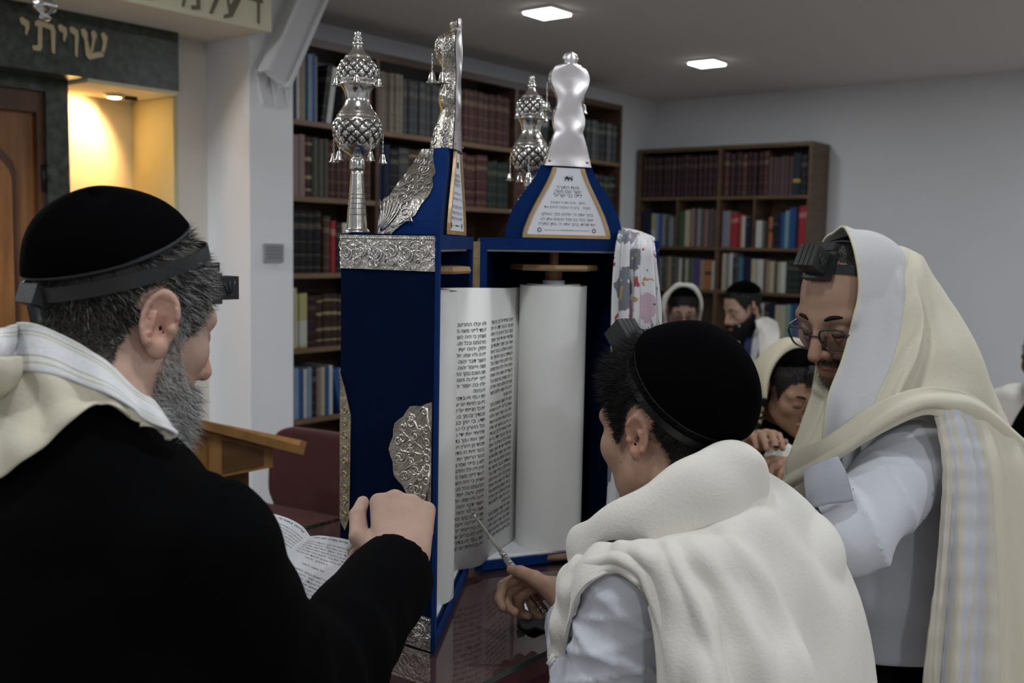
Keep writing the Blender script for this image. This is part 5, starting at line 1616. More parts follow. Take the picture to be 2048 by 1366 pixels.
    # eyebrow and lashes
    for s in (-1, 1):
        eb = [O + R @ np.array(k_) for k_ in ((.089, s * .014, .026), (.086, s * .030, .031), (.073, s * .049, .028))]
        MB().tube([tuple(k_) for k_ in cr(eb, 8)], [.002, .003, .0032, .0032, .003, .0026, .002, .0012], 6).build('eyebrow', m_hairs[0], man, smooth=True)
        el = [O + R @ np.array(k_) for k_ in ((.083, s * .018, .000), (.0875, s * .031, -.003), (.078, s * .045, -.001))]
        MB().tube([tuple(k_) for k_ in cr(el, 8)], [.0008, .0014, .0016, .0017, .0017, .0015, .0012, .0006], 5).build('eyelashes', m_hairs[0], man, smooth=True)
    # skull cap
    nz = lambda f_, th: .001 + .010 * np.clip(1 - f_ ** 2, 0, 1) * (0.6 + 0.4 * np.cos(th * 2)) + .0016 * np.sin(th * 3 + 6 * f_) * f_ * (1 - f_) * 4
    cap, ring = cap_obj('skullcap', hd, O, R, (-.010, 0, .030), (-.60, 0, .80), 58, .007, m_capv, man, puff=nz, rim=.0032, rim_mat=m_capb)
    # tefillin strap and box
    st, nn = head_ring(hd, O, R, (-.010, 0, .064), (-.527, 0, .85), off=.0085)
    strap_obj('tefillin_strap', st, nn, .0075, .0016, m_leather, man)
    qs = (st - O) @ R
    fr = st[np.argmax(qs[:, 0])]; bk = st[np.argmin(qs[:, 0])]
    fwd = unit(R @ np.array([.955, 0, .295])); upv = unit(np.cross(fwd, R[:, 1]))
    c_ = cast(hd, np.array([O + R @ np.array((0, -.004, .040))]), np.array([fwd]), 0.02, .15, .002)[0]
    tefillin(man, c_, fwd, upv, R[:, 1], .027)
    kn = bk + (bk - O) * 0.02
    MB().cbox(kn, (.006, .017, .010), Vector(unit(bk - O)), Vector(R[:, 1]), Vector(unit(np.cross(unit(bk - O), R[:, 1])))).build('strap_knot', m_leather, man)
    for dy, tip in ((-.006, N1 + np.array([-.055, -.045, .028])), (.006, N1 + np.array([-.055, -.06, .0]))):
        pass
    a0 = kn + R @ np.array((0, -.008, -.008)); a3 = N1 + np.array([.005, -.030, .065])
    pts = cr([a0, kn + np.array([.012, -.010, -.035]), (a0 + a3) / 2 + np.array([.0, -.020, -.012]), a3], 14)
    pts = push_out(b, pts, .004)
    V2 = []; wv = unit(np.cross(unit(a3 - a0), np.array([0.2, -1, 0.2]))) * .0065
    for k_ in pts: V2 += [tuple(k_ - wv), tuple(k_ + wv), tuple(k_ + wv + np.array([0, -.0015, .0005])), tuple(k_ - wv + np.array([0, -.0015, .0005]))]
    F2 = [(4 * i + k_, 4 * i + (k_ + 1) % 4, 4 * i + 4 + (k_ + 1) % 4, 4 * i + 4 + k_) for i in range(13) for k_ in range(4)]
    mobj('strap_tail', V2, F2, m_leather, man, True)
    # jacket
    j = Sdf()
    j.u(ell(Cs + np.array([0, 0, -.19]) - tf * .005, (.135, .190, .27), TR))
    j.u(ell(Cs + np.array([0, 0, -.45]), (.145, .20, .32), TR), .08)
    j.u(cone(SL, SR, .060, .060), .04)
    j.u(cone(N1 - np.array([0, 0, .02]), Cs - np.array([0, 0, .02]), .072, .11), .05)
    j.u(cone(SR, E, .064, .060), .03)
    j.u(cone(E, Wr - unit(Wr - E) * .012, .068, .055, 'b'), .03)
    j.u(cone(SL, EL, .072, .062), .035)
    j.u(cone(EL, WL, .062, .046, 'b'), .03)
    ua = unit(E - SR); fa_ = unit(Wr - E)
    def fold(p):
        d1 = np.exp(-(((p - _a(E)) ** 2).sum(1)) / .016)
        t_ = (p - _a(E)) @ _a(unit(ua + fa_)); c_ = (p - _a(E)) @ _a(unit(np.cross(ua, fa_)))
        seam = np.exp(-((((p - _a(SR)) @ _a(unit(np.array([.8, .1, -.35])))) + .012) / .006) ** 2) * np.exp(-(((p - _a(SR)) ** 2).sum(1)) / .02)
        return (-.0075 * d1 * np.sin(t_ * 95 + 18 * c_) + .0055 * wob(p, 17, 1) + .0028 * wob(p, 42, 4) + .004 * seam).astype(F32)
    j.disp(fold)
    j.sub(cone(Wr + fa_ * .06, Wr - fa_ * .05, .042, .036))
    Vj, Fj = mesh_sdf(j, (-1.0, .62, .62), (0.05, 1.6, 1.56), .0075, 2.0)
    mobj('jacket', Vj, Fj, m_jacket, man, True)
    hip = np.array([Cs[0], Cs[1], .80]) + tf * .0
    tr_ = Sdf().u(ell(hip + np.array([0, 0, .03]), (.12, .165, .16), TR))
    sh = Sdf()
    for s in (-1, 1):
        a = hip + tr * .09 * s; k_ = a + tf * .02 + np.array([0, 0, -.37]); an = a + np.array([0, 0, -.72])
        tr_.u(cone(a, k_, .095, .070), .03); tr_.u(cone(k_, an, .070, .055), .02)
        (sh.u if True else None)(ell(an + tf * .06 + np.array([0, 0, -.035]), (.13, .048, .045), TR), .01)
    sh.cut(plane((0, 0, 0.002), (0, 0, -1)))
    Vt, Ft = mesh_sdf(tr_, (-.75, .75, .02), (-.1, 1.35, 1.05), .014)
    mobj('trousers', Vt, Ft, m_trouser, man, True)
    Vs, Fs = mesh_sdf(sh, (-.75, .70, -.02), (-.05, 1.40, .15), .010)
    mobj('shoes', Vs, Fs, m_shoe, man, True)
    # shawl round the neck: cream fall over the left shoulder, embroidered neckband
    jb = Sdf().u(j).u(b, .01)
    fall = [[(352, 872, 1.06), (325, 850, 1.02), (285, 812, .98), (235, 775, .95), (170, 742, .93), (100, 722, .92), (40, 715, .92), (-60, 715, .95)],
            [(351, 873, 1.06), (322, 855, 1.02), (275, 825, .98), (225, 795, .94), (165, 775, .92), (100, 775, .91), (40, 785, .91), (-60, 800, .93)],
            [(350, 874, 1.06), (318, 858, 1.02), (268, 832, .97), (215, 802, .93), (150, 805, .91), (90, 840, .90), (30, 865, .90), (-60, 890, .92)],
            [(349, 875, 1.06), (316, 861, 1.02), (264, 838, .97), (208, 808, .93), (140, 838, .91), (78, 900, .90), (15, 945, .90), (-60, 985, .92)]]
    drape('shawl', jb, fall, 40, 90, .014, .62, 1.5, m_cream, man, folds=lambda u, v: .006 * np.sin(u * 9 + v * 4) * v + .003 * np.sin(v * 31 + u * 6), smooth_n=14)
    bandm = uv_band_mat('shawl_neckband', (.6, .6, .6), [(0, (.60, .58, .50)), (.06, (.62, .62, .64)), (.20, (.42, .38, .27)), (.24, (.62, .62, .64)), (.30, (.50, .46, .35)), (.34, (.64, .64, .66)), (.72, (.45, .42, .33)), (.76, (.62, .62, .64)), (.84, (.48, .45, .36)), (.88, (.62, .62, .63))], .5, 0, (70, 0.5))
    band = [[(352, 860, 1.05), (318, 822, 1.01), (278, 782, .97), (230, 738, .95), (172, 694, .94), (112, 664, .94), (60, 645, .95), (10, 655, .97), (-70, 690, 1.0)],
            [(352, 866, 1.05), (316, 836, 1.0), (270, 800, .96), (218, 762, .94), (158, 722, .92), (100, 698, .92), (48, 686, .93), (0, 692, .95), (-70, 715, .98)],
            [(351, 872, 1.05), (312, 850, 1.0), (262, 818, .96), (205, 785, .93), (145, 762, .92), (90, 748, .91), (40, 742, .92), (-5, 748, .94), (-70, 760, .97)]]
    drape('shawl_neckband', jb, band, 26, 90, .021, .62, 1.5, bandm, man, folds=lambda u, v: .0022 * np.sin(v * 23 + u * 3), smooth_n=12)
    return man, jb, Wr
M1, M1S, M1W = man1()
# ------------------------------------------------------------------ boy with the silver pointer
def man2():
    fx = unit((-.63, .78)); pt = math.radians(7)
    f = np.array([fx[0] * math.cos(pt), fx[1] * math.cos(pt), -math.sin(pt)])
    R = basis(f)
    sc = 1.05
    O = PN(1268, 876, 1.30) - sc * (R @ np.array((-.012, .0815, .004)))
    man = thing('person', 'boy in black skullcap and ivory shawl pointing at the scroll', 'person', (0.24, 1.32, 0))
    hd = Bound(Local(head_sdf(ear=.80, flare=16), O, R, sc), O + R @ np.array((0, 0, .008)), .15)
    tf = unit((-.45, .89, 0)); tl = np.array([-tf[1], tf[0], 0]); up = np.array([0, 0, 1.])
    TR = np.stack([tf, tl, up], 1)
    Cs = np.array([.270, 1.315, 1.200]); N1 = np.array([.246, 1.316, 1.285])
    SL = Cs + tl * .130 - up * .01; SR = Cs - tl * .135
    E = np.array([.132, 1.270, 1.030]); Wr = PN(1133, 1192, 1.53)
    ER = SR + np.array([.03, .10, -.23]); WR_ = ER + np.array([-.03, .14, -.12])
    # pointer: tip on the parchment, butt below the fist
    tip = PN(938, 1016, 1.80); butt = PN(1106, 1246, 1.535)
    yd = unit(butt - tip)
    grip = tip + (butt - tip) * .66
    hdir = unit(PN(1052, 1156, 1.60) - Wr)
    nrm = unit(np.array([.25, .60, .75])); nrm = unit(nrm - hdir * (nrm @ hdir))
    sd = unit(np.cross(nrm, hdir)); 
    if sd[1] > 0: sd = -sd
    hnd, tips = hand_sdf(Wr, hdir, nrm, sd, [(48, 62, 40), (56, 72, 48), (60, 76, 48), (62, 78, 48)], [((.62, .10, .78), .032), ((.93, -.05, .30), .030), ((.97, -.15, .05), .022)], .90)
    b = Sdf().u(hd)
    b.u(cone(O + sc * (R @ np.array((-.028, 0, -.035))), N1, .048, .054), .025)
    b.u(cone(N1, Cs - up * .05, .052, .07), .03)
    b.u(ell(Cs - up * .20, (.085, .13, .25), TR), .05)
    b.u(cone(SL, SR, .038, .038), .03)
    b.u(cone(SL, E, .036, .031), .02); b.u(cone(E, Wr, .031, .023), .012); b.u(hnd, .010)
    b.u(cone(SR, ER, .036, .031), .02); b.u(cone(ER, WR_, .031, .023), .012)
    hr = unit(WR_ - ER)
    h2, _ = hand_sdf(WR_, hr, up, np.cross(hr, up), [(20, 25, 15)] * 4, [((.6, -.2, .7), .034), ((.9, -.2, .2), .028), ((.95, -.2, 0), .02)], .88)
    b.u(h2, .01)
    V, Fc = mesh_sdf(b, (-.05, 1.10, .80), (.60, 1.75, 1.60), .0042)
    q = (V - O) @ R / sc
    base = (0.36, 0.215, 0.15)
    col = colour_head(q, base)
    x, y, z = q[:, 0], np.abs(q[:, 1]), q[:, 2]
    inh = np.linalg.norm(q, axis=1) < .16
    earm = (y > .070) & (((x + .013) / .026) ** 2 + ((z - .003) / .040) ** 2 < 1)
    front = np.interp(x, [-.12, -.055, -.045, -.030, .0, .020, .034, .05, .062, .075, .09], [-.070, -.066, -.050, .010, .034, .005, -.010, .030, .062, .066, .070])
    hair = inh & (z > front) & ~earm
    col[hair] = np.array([0.014, 0.012, 0.011])
    fade = inh & ~hair & (z > front - .018) & (x < .03) & ~earm
    col[fade] = col[fade] * .55
    body = mobj('body', V, Fc, skin_mat('olive', base), man, True, col=col)
    rng = np.random.default_rng(5)
    p, n = scatter(V, Fc, hair, 18000, 3); ql = (p - O) @ R
    kc = ql - np.array([-.015, 0, .035]); kp = (kc @ unit((-.76, .02, .65))) / (np.linalg.norm(kc, axis=1) + 1e-9) < math.cos(math.radians(61)); p, n, ql = p[kp], n[kp], ql[kp]
    comb = np.stack([np.full(len(p), .75), ql[:, 1] * 3, .15 - 3 * np.clip(-ql[:, 2] + .03, 0, 1)], 1) @ R.T
    mi = np.where(rng.uniform(size=len(p)) < .10, 3, 0)
    strands('hair', p, n, n * .55 + comb * .7, np.interp(ql[:, 2], [-.06, .02, .06, .09], [.004, .011, .026, .036]) * np.interp(ql[:, 0], [-.02, .05], [.7, .95]), .00040, man, m_hairs, mi, .15, .28, 5)
    for s in (-1, 1):
        eb = [O + R @ np.array(k_) for k_ in ((.089, s * .014, .026), (.086, s * .030, .031), (.073, s * .049, .028))]
        MB().tube([tuple(k_) for k_ in cr(eb, 8)], [.002, .003, .0032, .0032, .003, .0026, .002, .0012], 6).build('eyebrow', m_hairs[0], man, smooth=True)
    # skull cap sitting far back
    pf = lambda f_, th: .003 + .008 * np.clip(1 - f_ ** 2, 0, 1) + .0022 * np.exp(-((f_ - .55) / .25) ** 2) * np.sin(th * 2 + 1.0 + 3 * f_)
    cap_obj('skullcap', hd, O, R, (-.015, 0, .035), (-.76, 0.02, .65), 63, .009, m_capv, man, puff=pf, rim=.0026, rim_mat=m_capb)
    st, nn = head_ring(hd, O, R, (-.030, 0, .050), (-.76, 0, .65), off=.004)
    strap_obj('tefillin_strap', st, nn, .0055, .0014, m_leather, man)
    fwd = unit(R @ np.array([.56, 0, .83])); upv = unit(np.cross(fwd, R[:, 1]))
    c_ = cast(hd, np.array([O + R @ np.array((.01, 0.004, .040))]), np.array([fwd]), 0.02, .16, .004)[0]
    tefillin(man, c_, fwd, upv, R[:, 1], .034, letter=False)
    # shirt with crumpled sleeve
    sh = Sdf()
    sh.u(ell(Cs - up * .22, (.105, .135, .26), TR)); sh.u(ell(Cs - up * .42, (.12, .15, .26), TR), .06)
    sh.u(cone(SL, SR, .045, .045), .04)
    sh.u(cone(SL, E, .055, .062), .03)
    fe = unit(Wr - E)
    We = E + (Wr - E) * .74
    sh.u(cone(E, We, .064, .048, 'b'), .03)
    sh.u(cone(SR, ER, .055, .050), .03); sh.u(cone(ER, WR_, .050, .040, 'b'), .03)
    def fold(p):
        t_ = (p - _a(E)) @ _a(fe); k_ = (p - _a(E)) @ _a(unit(np.cross(fe, up)))
        w_ = np.exp(-(((p - _a(E + np.array([.0, -.01, .05]))) ** 2).sum(1)) / .011)
        ph = wob(p, 14, 2)
        return (-.016 * w_ * (1 - np.abs(np.sin((p[:, 2] - E[2]) * 42 + 16 * k_ + 8 * t_ + 2.4 * ph))) ** 2 - .008 * w_ * (1 - np.abs(np.sin((p[:, 2] - E[2]) * 85 - 30 * k_ + 3 * wob(p, 20, 4)))) ** 2 - .002 * w_ + .003 * wob(p, 34, 5) * (0.4 + w_) + .003 * wob(p, 15, 7)).astype(F32)
    sh.disp(fold)
    sh.sub(cone(Wr + fe * .05, We - fe * .035, .034, .040))
    Vj, Fj = mesh_sdf(sh, (-.10, 1.05, .60), (.62, 1.78, 1.32), .0055, 2.0)
    mobj('shirt', Vj, Fj, m_shirt, man, True)
    hip = np.array([Cs[0], Cs[1], .72]) 
    tr_ = Sdf().u(ell(hip + up * .04, (.11, .145, .15), TR)); shoe = Sdf()
    for s in (-1, 1):
        a = hip + tl * .075 * s; k_ = a + tf * .02 - up * .33; an = a - up * .64
        tr_.u(cone(a, k_, .080, .060), .03); tr_.u(cone(k_, an, .060, .048), .02)
        shoe.u(ell(an + tf * .05 - up * .035, (.115, .044, .042), TR), .01)
    shoe.cut(plane((0, 0, 0.002), (0, 0, -1)))
    Vt, Ft = mesh_sdf(tr_, (-.05, 1.05, .02), (.52, 1.65, .95), .014); mobj('trousers', Vt, Ft, m_trouser, man, True)
    Vs, Fs = mesh_sdf(shoe, (-.05, 1.05, -.02), (.52, 1.70, .15), .010); mobj('shoes', Vs, Fs, m_shoe, man, True)
    # shawl: a cloak lofted round the shoulders, open over the left forearm
    bs = Sdf().u(b).u(sh, .01)
    bs2 = Sdf().u(hd).u(cone(N1, Cs - up * .05, .055, .075), .02).u(ell(Cs - up * .22, (.108, .138, .26), TR), .05).u(cone(SL, SR, .047, .047), .04).u(cone(SL, E, .056, .060), .03).u(cone(SR, ER, .056, .052), .03)
    ctrl = [
     [(1520, 960, 1.48), (1600, 1010, 1.56), (1670, 1110, 1.58), (1705, 1230, 1.56), (1722, 1366, 1.54), (1728, 1560, 1.54)],
     [(1505, 935, 1.35), (1592, 985, 1.42), (1662, 1082, 1.43), (1706, 1200, 1.41), (1728, 1366, 1.38), (1736, 1560, 1.38)],
     [(1488, 955, 1.28), (1562, 1015, 1.29), (1612, 1115, 1.29), (1645, 1235, 1.27), (1662, 1366, 1.25), (1668, 1560, 1.25)],
     [(1448, 1012, 1.25), (1492, 1062, 1.205), (1532, 1155, 1.195), (1556, 1260, 1.18), (1568, 1366, 1.16), (1570, 1560, 1.16)],
     [(1400, 1046, 1.24), (1424, 1092, 1.18), (1450, 1175, 1.165), (1466, 1268, 1.15), (1474, 1366, 1.13), (1476, 1560, 1.13)],
     [(1350, 1070, 1.235), (1362, 1106, 1.17), (1380, 1178, 1.155), (1394, 1268, 1.14), (1402, 1366, 1.12), (1404, 1560, 1.12)],
     [(1312, 1082, 1.235), (1312, 1106, 1.18), (1318, 1166, 1.165), (1328, 1250, 1.15), (1338, 1366, 1.135), (1342, 1560, 1.135)],
     [(1272, 1082, 1.215), (1266, 1102, 1.195), (1276, 1128, 1.185), (1291, 1160, 1.18), (1305, 1200, 1.175), (1316, 1238, 1.17)],
     [(1236, 1094, 1.235), (1226, 1104, 1.215), (1226, 1117, 1.205), (1231, 1129, 1.20), (1238, 1140, 1.20), (1243, 1147, 1.20)],
     [(1202, 1106, 1.27), (1182, 1122, 1.25), (1178, 1138, 1.24), (1184, 1155, 1.24), (1192, 1172, 1.24), (1197, 1186, 1.24)],
     [(1176, 1113, 1.31), (1147, 1136, 1.295), (1136, 1172, 1.285), (1140, 1215, 1.28), (1150, 1262, 1.28), (1164, 1306, 1.28)],
     [(1164, 1112, 1.35), (1131, 1134, 1.34), (1118, 1180, 1.33), (1112, 1230, 1.325), (1108, 1275, 1.32), (1106, 1312, 1.32)],
     [(1172, 1116, 1.40), (1142, 1150, 1.40), (1132, 1190, 1.39), (1126, 1230, 1.38), (1121, 1270, 1.37), (1118, 1300, 1.37)]]
    def fl(u, v):
        back = np.clip((.62 - u) / .12, 0, 1)
        rd = 0
        for a0, a1, w_, h_ in ((.47, .34, .016, .013), (.40, .25, .020, .011), (.31, .20, .014, .012), (.24, .11, .020, .010), (.14, .06, .018, .009)):
            rd = rd + h_ * np.exp(-((u - (a0 + (a1 - a0) * v)) / w_) ** 2) * np.clip(v * 3 - .15, 0, 1)
        return (rd + np.clip(v - .10, 0, .5) * 1.2 * back * (.011 * np.sin(u * 40 + 5.0 * v) + .006 * np.sin(u * 71 - 4 * v + 1)) + .0022 * np.sin(v * 17 + u * 30) + .0018 * np.sin(u * 60 + 3 * v) * (1 - back))
    sheet_obj('shawl', ctrl, 170, 72, m_ivory, man, thick=.0045, folds=fl, push=bs2, off=.008, flip=True)
    # thick rolled collar, high behind and low in front
    col_ = []
    Nc = N1 + up * .012
    for a_, rad, dz in ((-165, .090, -.060), (-135, .080, -.045), (-100, .070, -.020), (-65, .064, .014), (-30, .062, .046), (0, .064, .060), (30, .066, .056), (60, .074, .034), (90, .090, -.006), (115, .112, -.048), (138, .140, -.080), (155, .165, -.118)):
        a = math.radians(a_); d = -tf * math.cos(a) + tl * math.sin(a)
        b0 = Nc + d * rad + up * dz; w_ = float(np.interp(a_, [-165, -60, 0], [.45, .6, 1.0]))
        col_.append([b0 - d * .012 - up * .016, b0 - d * .004 + up * .010, b0 + d * .012 * w_ + up * .018 * w_, b0 + d * .028 * w_ + up * .006, b0 + d * .034 * w_ - up * .024, b0 + d * .026 * w_ - up * .070])
    Gc = cr_grid(col_, 110, 36)
    sheet_obj('shawl_collar', Gc, 0, 0, m_ivory, man, thick=.005, folds=lambda u, v: .0035 * np.sin(u * 12 + 7 * v) + .002 * np.sin(u * 37 + 9 * v), push=bs, off=.009, px=False, world=True, flip=True)
    # knotted fringe on the shawl corner
    for (x0, y0, x1, y1) in ((1118, 1300, 1096, 1330), (1122, 1318, 1116, 1352)):
        g = MB(); A, B_ = PN(x0, y0, 1.315), PN(x1, y1, 1.305)
        side_ = unit(np.cross(B_ - A, np.array(C_F)))
        for k_ in range(5):
            w_ = (k_ - 2) * .0011
            g.tube([A + side_ * w_ * .4, (A + B_) / 2 + side_ * w_ * 1.6 + np.array([0, -.002 * (k_ % 2), 0]), B_ + side_ * w_], [.0016, .0022, .0012], 5)
        g.build('fringe', m_ivory, man, smooth=True)['kind'] = 'stuff'
    return man, bs, tip, butt, grip
M2, M2S, YT, YB, YG = man2()

# the pointer itself
def pointer():
    t = thing('torah_pointer', 'slender silver pointer held by the boy, its tip on the text', 'pointer', YG)
    d = YB - YT; L_ = np.linalg.norm(d); d = d / L_
    def prof(a, b, rs, n=16):
        k = len(rs); return [(r, a + (b - a) * i / (k - 1)) for i, r in enumerate(rs)]
    sh = [(.0024, .030), (.0030, .036), (.0026, .040), (.0034, .046), (.0028, .050), (.0028, .085), (.0036, .088), (.0030, .092), (.0032, .135), (.0052, .138), (.0040, .143), (.0058, .147)]
    MB().lathe(sh, YT, 14, axis=d).build('shaft', m_silver, t, smooth=True)
    hn = [(.0058, .147), (.0050, .152), (.0058, .160), (.0066, .175), (.0074, .195), (.0068, .205), (.0086, .209), (.0068, .214), (.0060, .23), (.0072, .25), (.0064, .27), (.0076, L_ - .012), (.0050, L_ - .006), (.0, L_)]
    MB().lathe(hn, YT, 16, axis=d).build('handle', m_silver2, t, smooth=True)
    MB().tube([YT + d * .030, YT + d * .018], [.0026, .0034], 8).build('little_hand', m_silver, t, smooth=True)
    MB().tube([YT + d * .019, YT + d * .010, YT], [.0016, .0014, .0010], 6).build('pointing_finger', m_silver, t, smooth=True)
pointer()
# ------------------------------------------------------------------ hooded man with glasses at the right
m_specs = mat('spectacle_frame', (0.055, 0.05, 0.045), 0.25, metal=0.4)
m_lens = bpy.data.materials.new('spectacle_lens'); m_lens.use_nodes = True
_n = m_lens.node_tree; _n.nodes.clear()
_o = _n.nodes.new('ShaderNodeOutputMaterial'); _mx = _n.nodes.new('ShaderNodeMixShader'); _t = _n.nodes.new('ShaderNodeBsdfTransparent'); _g = _n.nodes.new('ShaderNodeBsdfGlossy'); _f = _n.nodes.new('ShaderNodeFresnel')
_f.inputs[0].default_value = 1.45; _t.inputs[0].default_value = (0.93, 0.93, 0.95, 1); _g.inputs['Roughness'].default_value = 0.03
_n.links.new(_f.outputs[0], _mx.inputs[0]); _n.links.new(_t.outputs[0], _mx.inputs[1]); _n.links.new(_g.outputs[0], _mx.inputs[2]); _n.links.new(_mx.outputs[0], _o.inputs[0])
def glasses(parent, O, R, sc=1.0, mt=None, tilt=-.004):
    mt = mt or m_specs
    g = MB(); Wd = lambda p: O + sc * (R @ np.array(p))
    root = None
    for s in (-1, 1):
        ring = []
        for k in range(28):
            a = 2 * math.pi * k / 28
            ca, sa = math.cos(a), math.sin(a)
            e = 2 / 3.0
            yy = .0245 * math.copysign(abs(ca) ** e, ca); zz = .0195 * math.copysign(abs(sa) ** e, sa)
            ring.append(Wd((.103 - abs(s * .034 + yy) ** 2 * 2.2 + zz * .12 - (0.002 if zz < 0 else 0), s * .034 + yy, .003 + tilt + zz)))
        rim_ = MB().tube([tuple(q) for q in ring] + [tuple(ring[0])], .0018 * sc, 6, cap=False).build('rim', mt, parent, smooth=True)
        mobj('lens', ring, [tuple(range(28))], m_lens, rim_, False)
        MB().tube([tuple(Wd((.098, s * .058, .010 + tilt))), tuple(Wd((.080, s * .068, .012))), tuple(Wd((.02, s * .0765, .010))), tuple(Wd((-.018, s * .079, .004)))], .0015 * sc, 6).build('temple_arm', mt, parent, smooth=True)
    MB().tube([tuple(Wd((.103, -.011, .008 + tilt))), tuple(Wd((.108, 0, .011 + tilt))), tuple(Wd((.103, .011, .008 + tilt)))], .0014 * sc, 6).build('bridge', mt, parent, smooth=True)
def brows(man, O, R, sc=1.0):
    for s in (-1, 1):
        eb = [O + sc * (R @ np.array(k_)) for k_ in ((.0895, s * .012, .027), (.087, s * .030, .033), (.073, s * .050, .029))]
        MB().tube([tuple(k_) for k_ in cr(eb, 8)], [.0022, .0034, .0036, .0036, .0034, .003, .002, .0012], 6).build('eyebrow', m_hairs[0], man, smooth=True)
        el = [O + sc * (R @ np.array(k_)) for k_ in ((.082, s * .017, .001), (.0872, s * .031, -.002), (.077, s * .046, .000))]
        MB().tube([tuple(k_) for k_ in cr(el, 8)], [.0008, .0012, .0013, .0014, .0014, .0012, .001, .0006], 5).build('eyelashes', m_hairs[0], man, smooth=True)
def man3():
    fx = unit((-.81, -.585)); pt = math.radians(20)
    f = np.array([fx[0] * math.cos(pt), fx[1] * math.cos(pt), -math.sin(pt)])
    R = basis(f)
    O = PN(1640, 664, 1.695) - R @ np.array((.088, 0, .006))
    man = thing('person', 'man in glasses with a cream shawl hooded over his head, at the right', 'person', (0.62, 1.76, 0))
    hd = Bound(Local(head_sdf(nose=1.4), O, R), O + R @ np.array((0, 0, .008)), .15)
    tf = unit((-.97, .16, 0)); tl = np.array([-tf[1], tf[0], 0]); up = np.array([0, 0, 1.])
    TR = np.stack([tf, tl, up], 1)
    Cs = np.array([.668, 1.775, 1.300]); N1 = np.array([.645, 1.775, 1.375])
    SL = Cs + tl * .165 - up * .012; SR = Cs - tl * .17
    E = PN(1700, 1068, 1.49); Wr = PN(1648, 985, 1.74)
    ER = SR + np.array([-.06, .03, -.26]); WR_ = ER + np.array([-.22, -.05, .06])
    b = Sdf().u(hd)
    b.u(cone(O + R @ np.array((-.030, 0, -.030)), N1, .054, .060), .025)
    b.u(cone(N1, Cs - up * .05, .058, .08), .03)
    b.u(ell(Cs - up * .22, (.095, .14, .27), TR), .05)
    b.u(cone(SL, SR, .042, .042), .03)
    hl = unit(Wr - E)
    h1, _ = hand_sdf(Wr, hl, up, np.cross(up, hl), [(30, 30, 20)] * 4, [((.6, -.2, .7), .036), ((.9, -.2, .2), .03), ((.95, -.2, 0), .022)], 1.0)
    hr = unit(WR_ - ER)
    h2, _ = hand_sdf(WR_, hr, up, np.cross(hr, up), [(20, 25, 15)] * 4, [((.6, -.2, .7), .036), ((.9, -.2, .2), .03), ((.95, -.2, 0), .022)], 1.0)
    b.u(cone(SL, E, .042, .036), .02); b.u(cone(E, Wr, .036, .026), .012); b.u(h1, .01)
    b.u(cone(SR, ER, .042, .036), .02); b.u(cone(ER, WR_, .036, .026), .012); b.u(h2, .01)
    V, Fc = mesh_sdf(b, (.15, 1.35, .95), (.95, 2.20, 1.70), .0045)
    q = (V - O) @ R
    base = (0.33, 0.20, 0.14)
    col = colour_head(q, base)
    x, y, z = q[:, 0], np.abs(q[:, 1]), q[:, 2]
    inh = np.linalg.norm(q, axis=1) < .16
    hair = inh & (z > np.interp(x, [-.12, -.05, 0, .03, .06, .09], [-.05, -.05, .02, .09, .20, .20]))
    must = inh & (np.abs(z + .048) < .0065 + .05 * y) & (y < .030) & (x > .080)
    beard = inh & (z < -.076) & (x > .03) & (z > -.12)
    col[hair] = (.02, .018, .016); col[must] = col[must] * .5; col[beard] = col[beard] * .45
    mobj('body', V, Fc, skin_mat('tan', base), man, True, col=col)
    rng = np.random.default_rng(9)
    dn = np.array([.35, 0, -.9]) @ R.T
    for nm, msk, cnt, ln in (('moustache', must, 500, .007), ('beard', beard, 1200, .008)):
        p, n = scatter(V, Fc, msk, cnt, 4); mi = np.where(rng.uniform(size=len(p)) < .2, 1, 0)
        strands(nm, p, n, n * .4 + dn * .9, ln, .0003, man, m_hairs, mi, .2, .4, 8)
    p, n = scatter(V, Fc, hair & (x > -.02), 2500, 6)
    strands('hair', p, n, n * .3 + (np.array([-.8, 0, .2]) @ R.T), .010, .0003, man, m_hairs, np.zeros(len(p), int), .1, .3, 11)
    brows(man, O, R)
    glasses(man, O, R)
    cap_obj('skullcap', hd, O, R, (-.020, 0, .030), (-.72, 0, .70), 52, .004, m_capv, man, rim=.0024, rim_mat=m_capb)
    st, nn = head_ring(hd, O, R, (-.010, 0, .078), (-.40, 0, .92), off=.005)
    strap_obj('tefillin_strap', st, nn, .0075, .0016, m_leather, man)
    fwd = unit(R @ np.array([.70, 0, .71])); upv = unit(np.cross(fwd, R[:, 1]))
    c_ = cast(hd, np.array([O + R @ np.array((0, 0.002, .052))]), np.array([fwd]), 0.02, .16, .003)[0]
    tefillin(man, c_, fwd, upv, R[:, 1], .037)
    # shirt
    sh = Sdf()
    sh.u(ell(Cs - up * .20 + tf * .005, (.135, .175, .28), TR)); sh.u(ell(Cs - up * .36 + tf * .01, (.140, .165, .24), TR), .06)
    sh.cut(plane((0, 0, .955), (0, 0, -1)), .01)
    sh.u(cone(SL, SR, .058, .058), .04)
    sh.u(cone(N1 - up * .01, Cs, .066, .09), .03)
    We = E + (Wr - E) * .22
    sh.u(cone(SL, E, .066, .056), .03); sh.u(cone(E, We, .056, .052, 'b'), .03)
    sh.u(cone(SR, ER, .062, .054), .03); sh.u(cone(ER, WR_, .052, .042, 'b'), .03)
    ua = unit(E - SL)
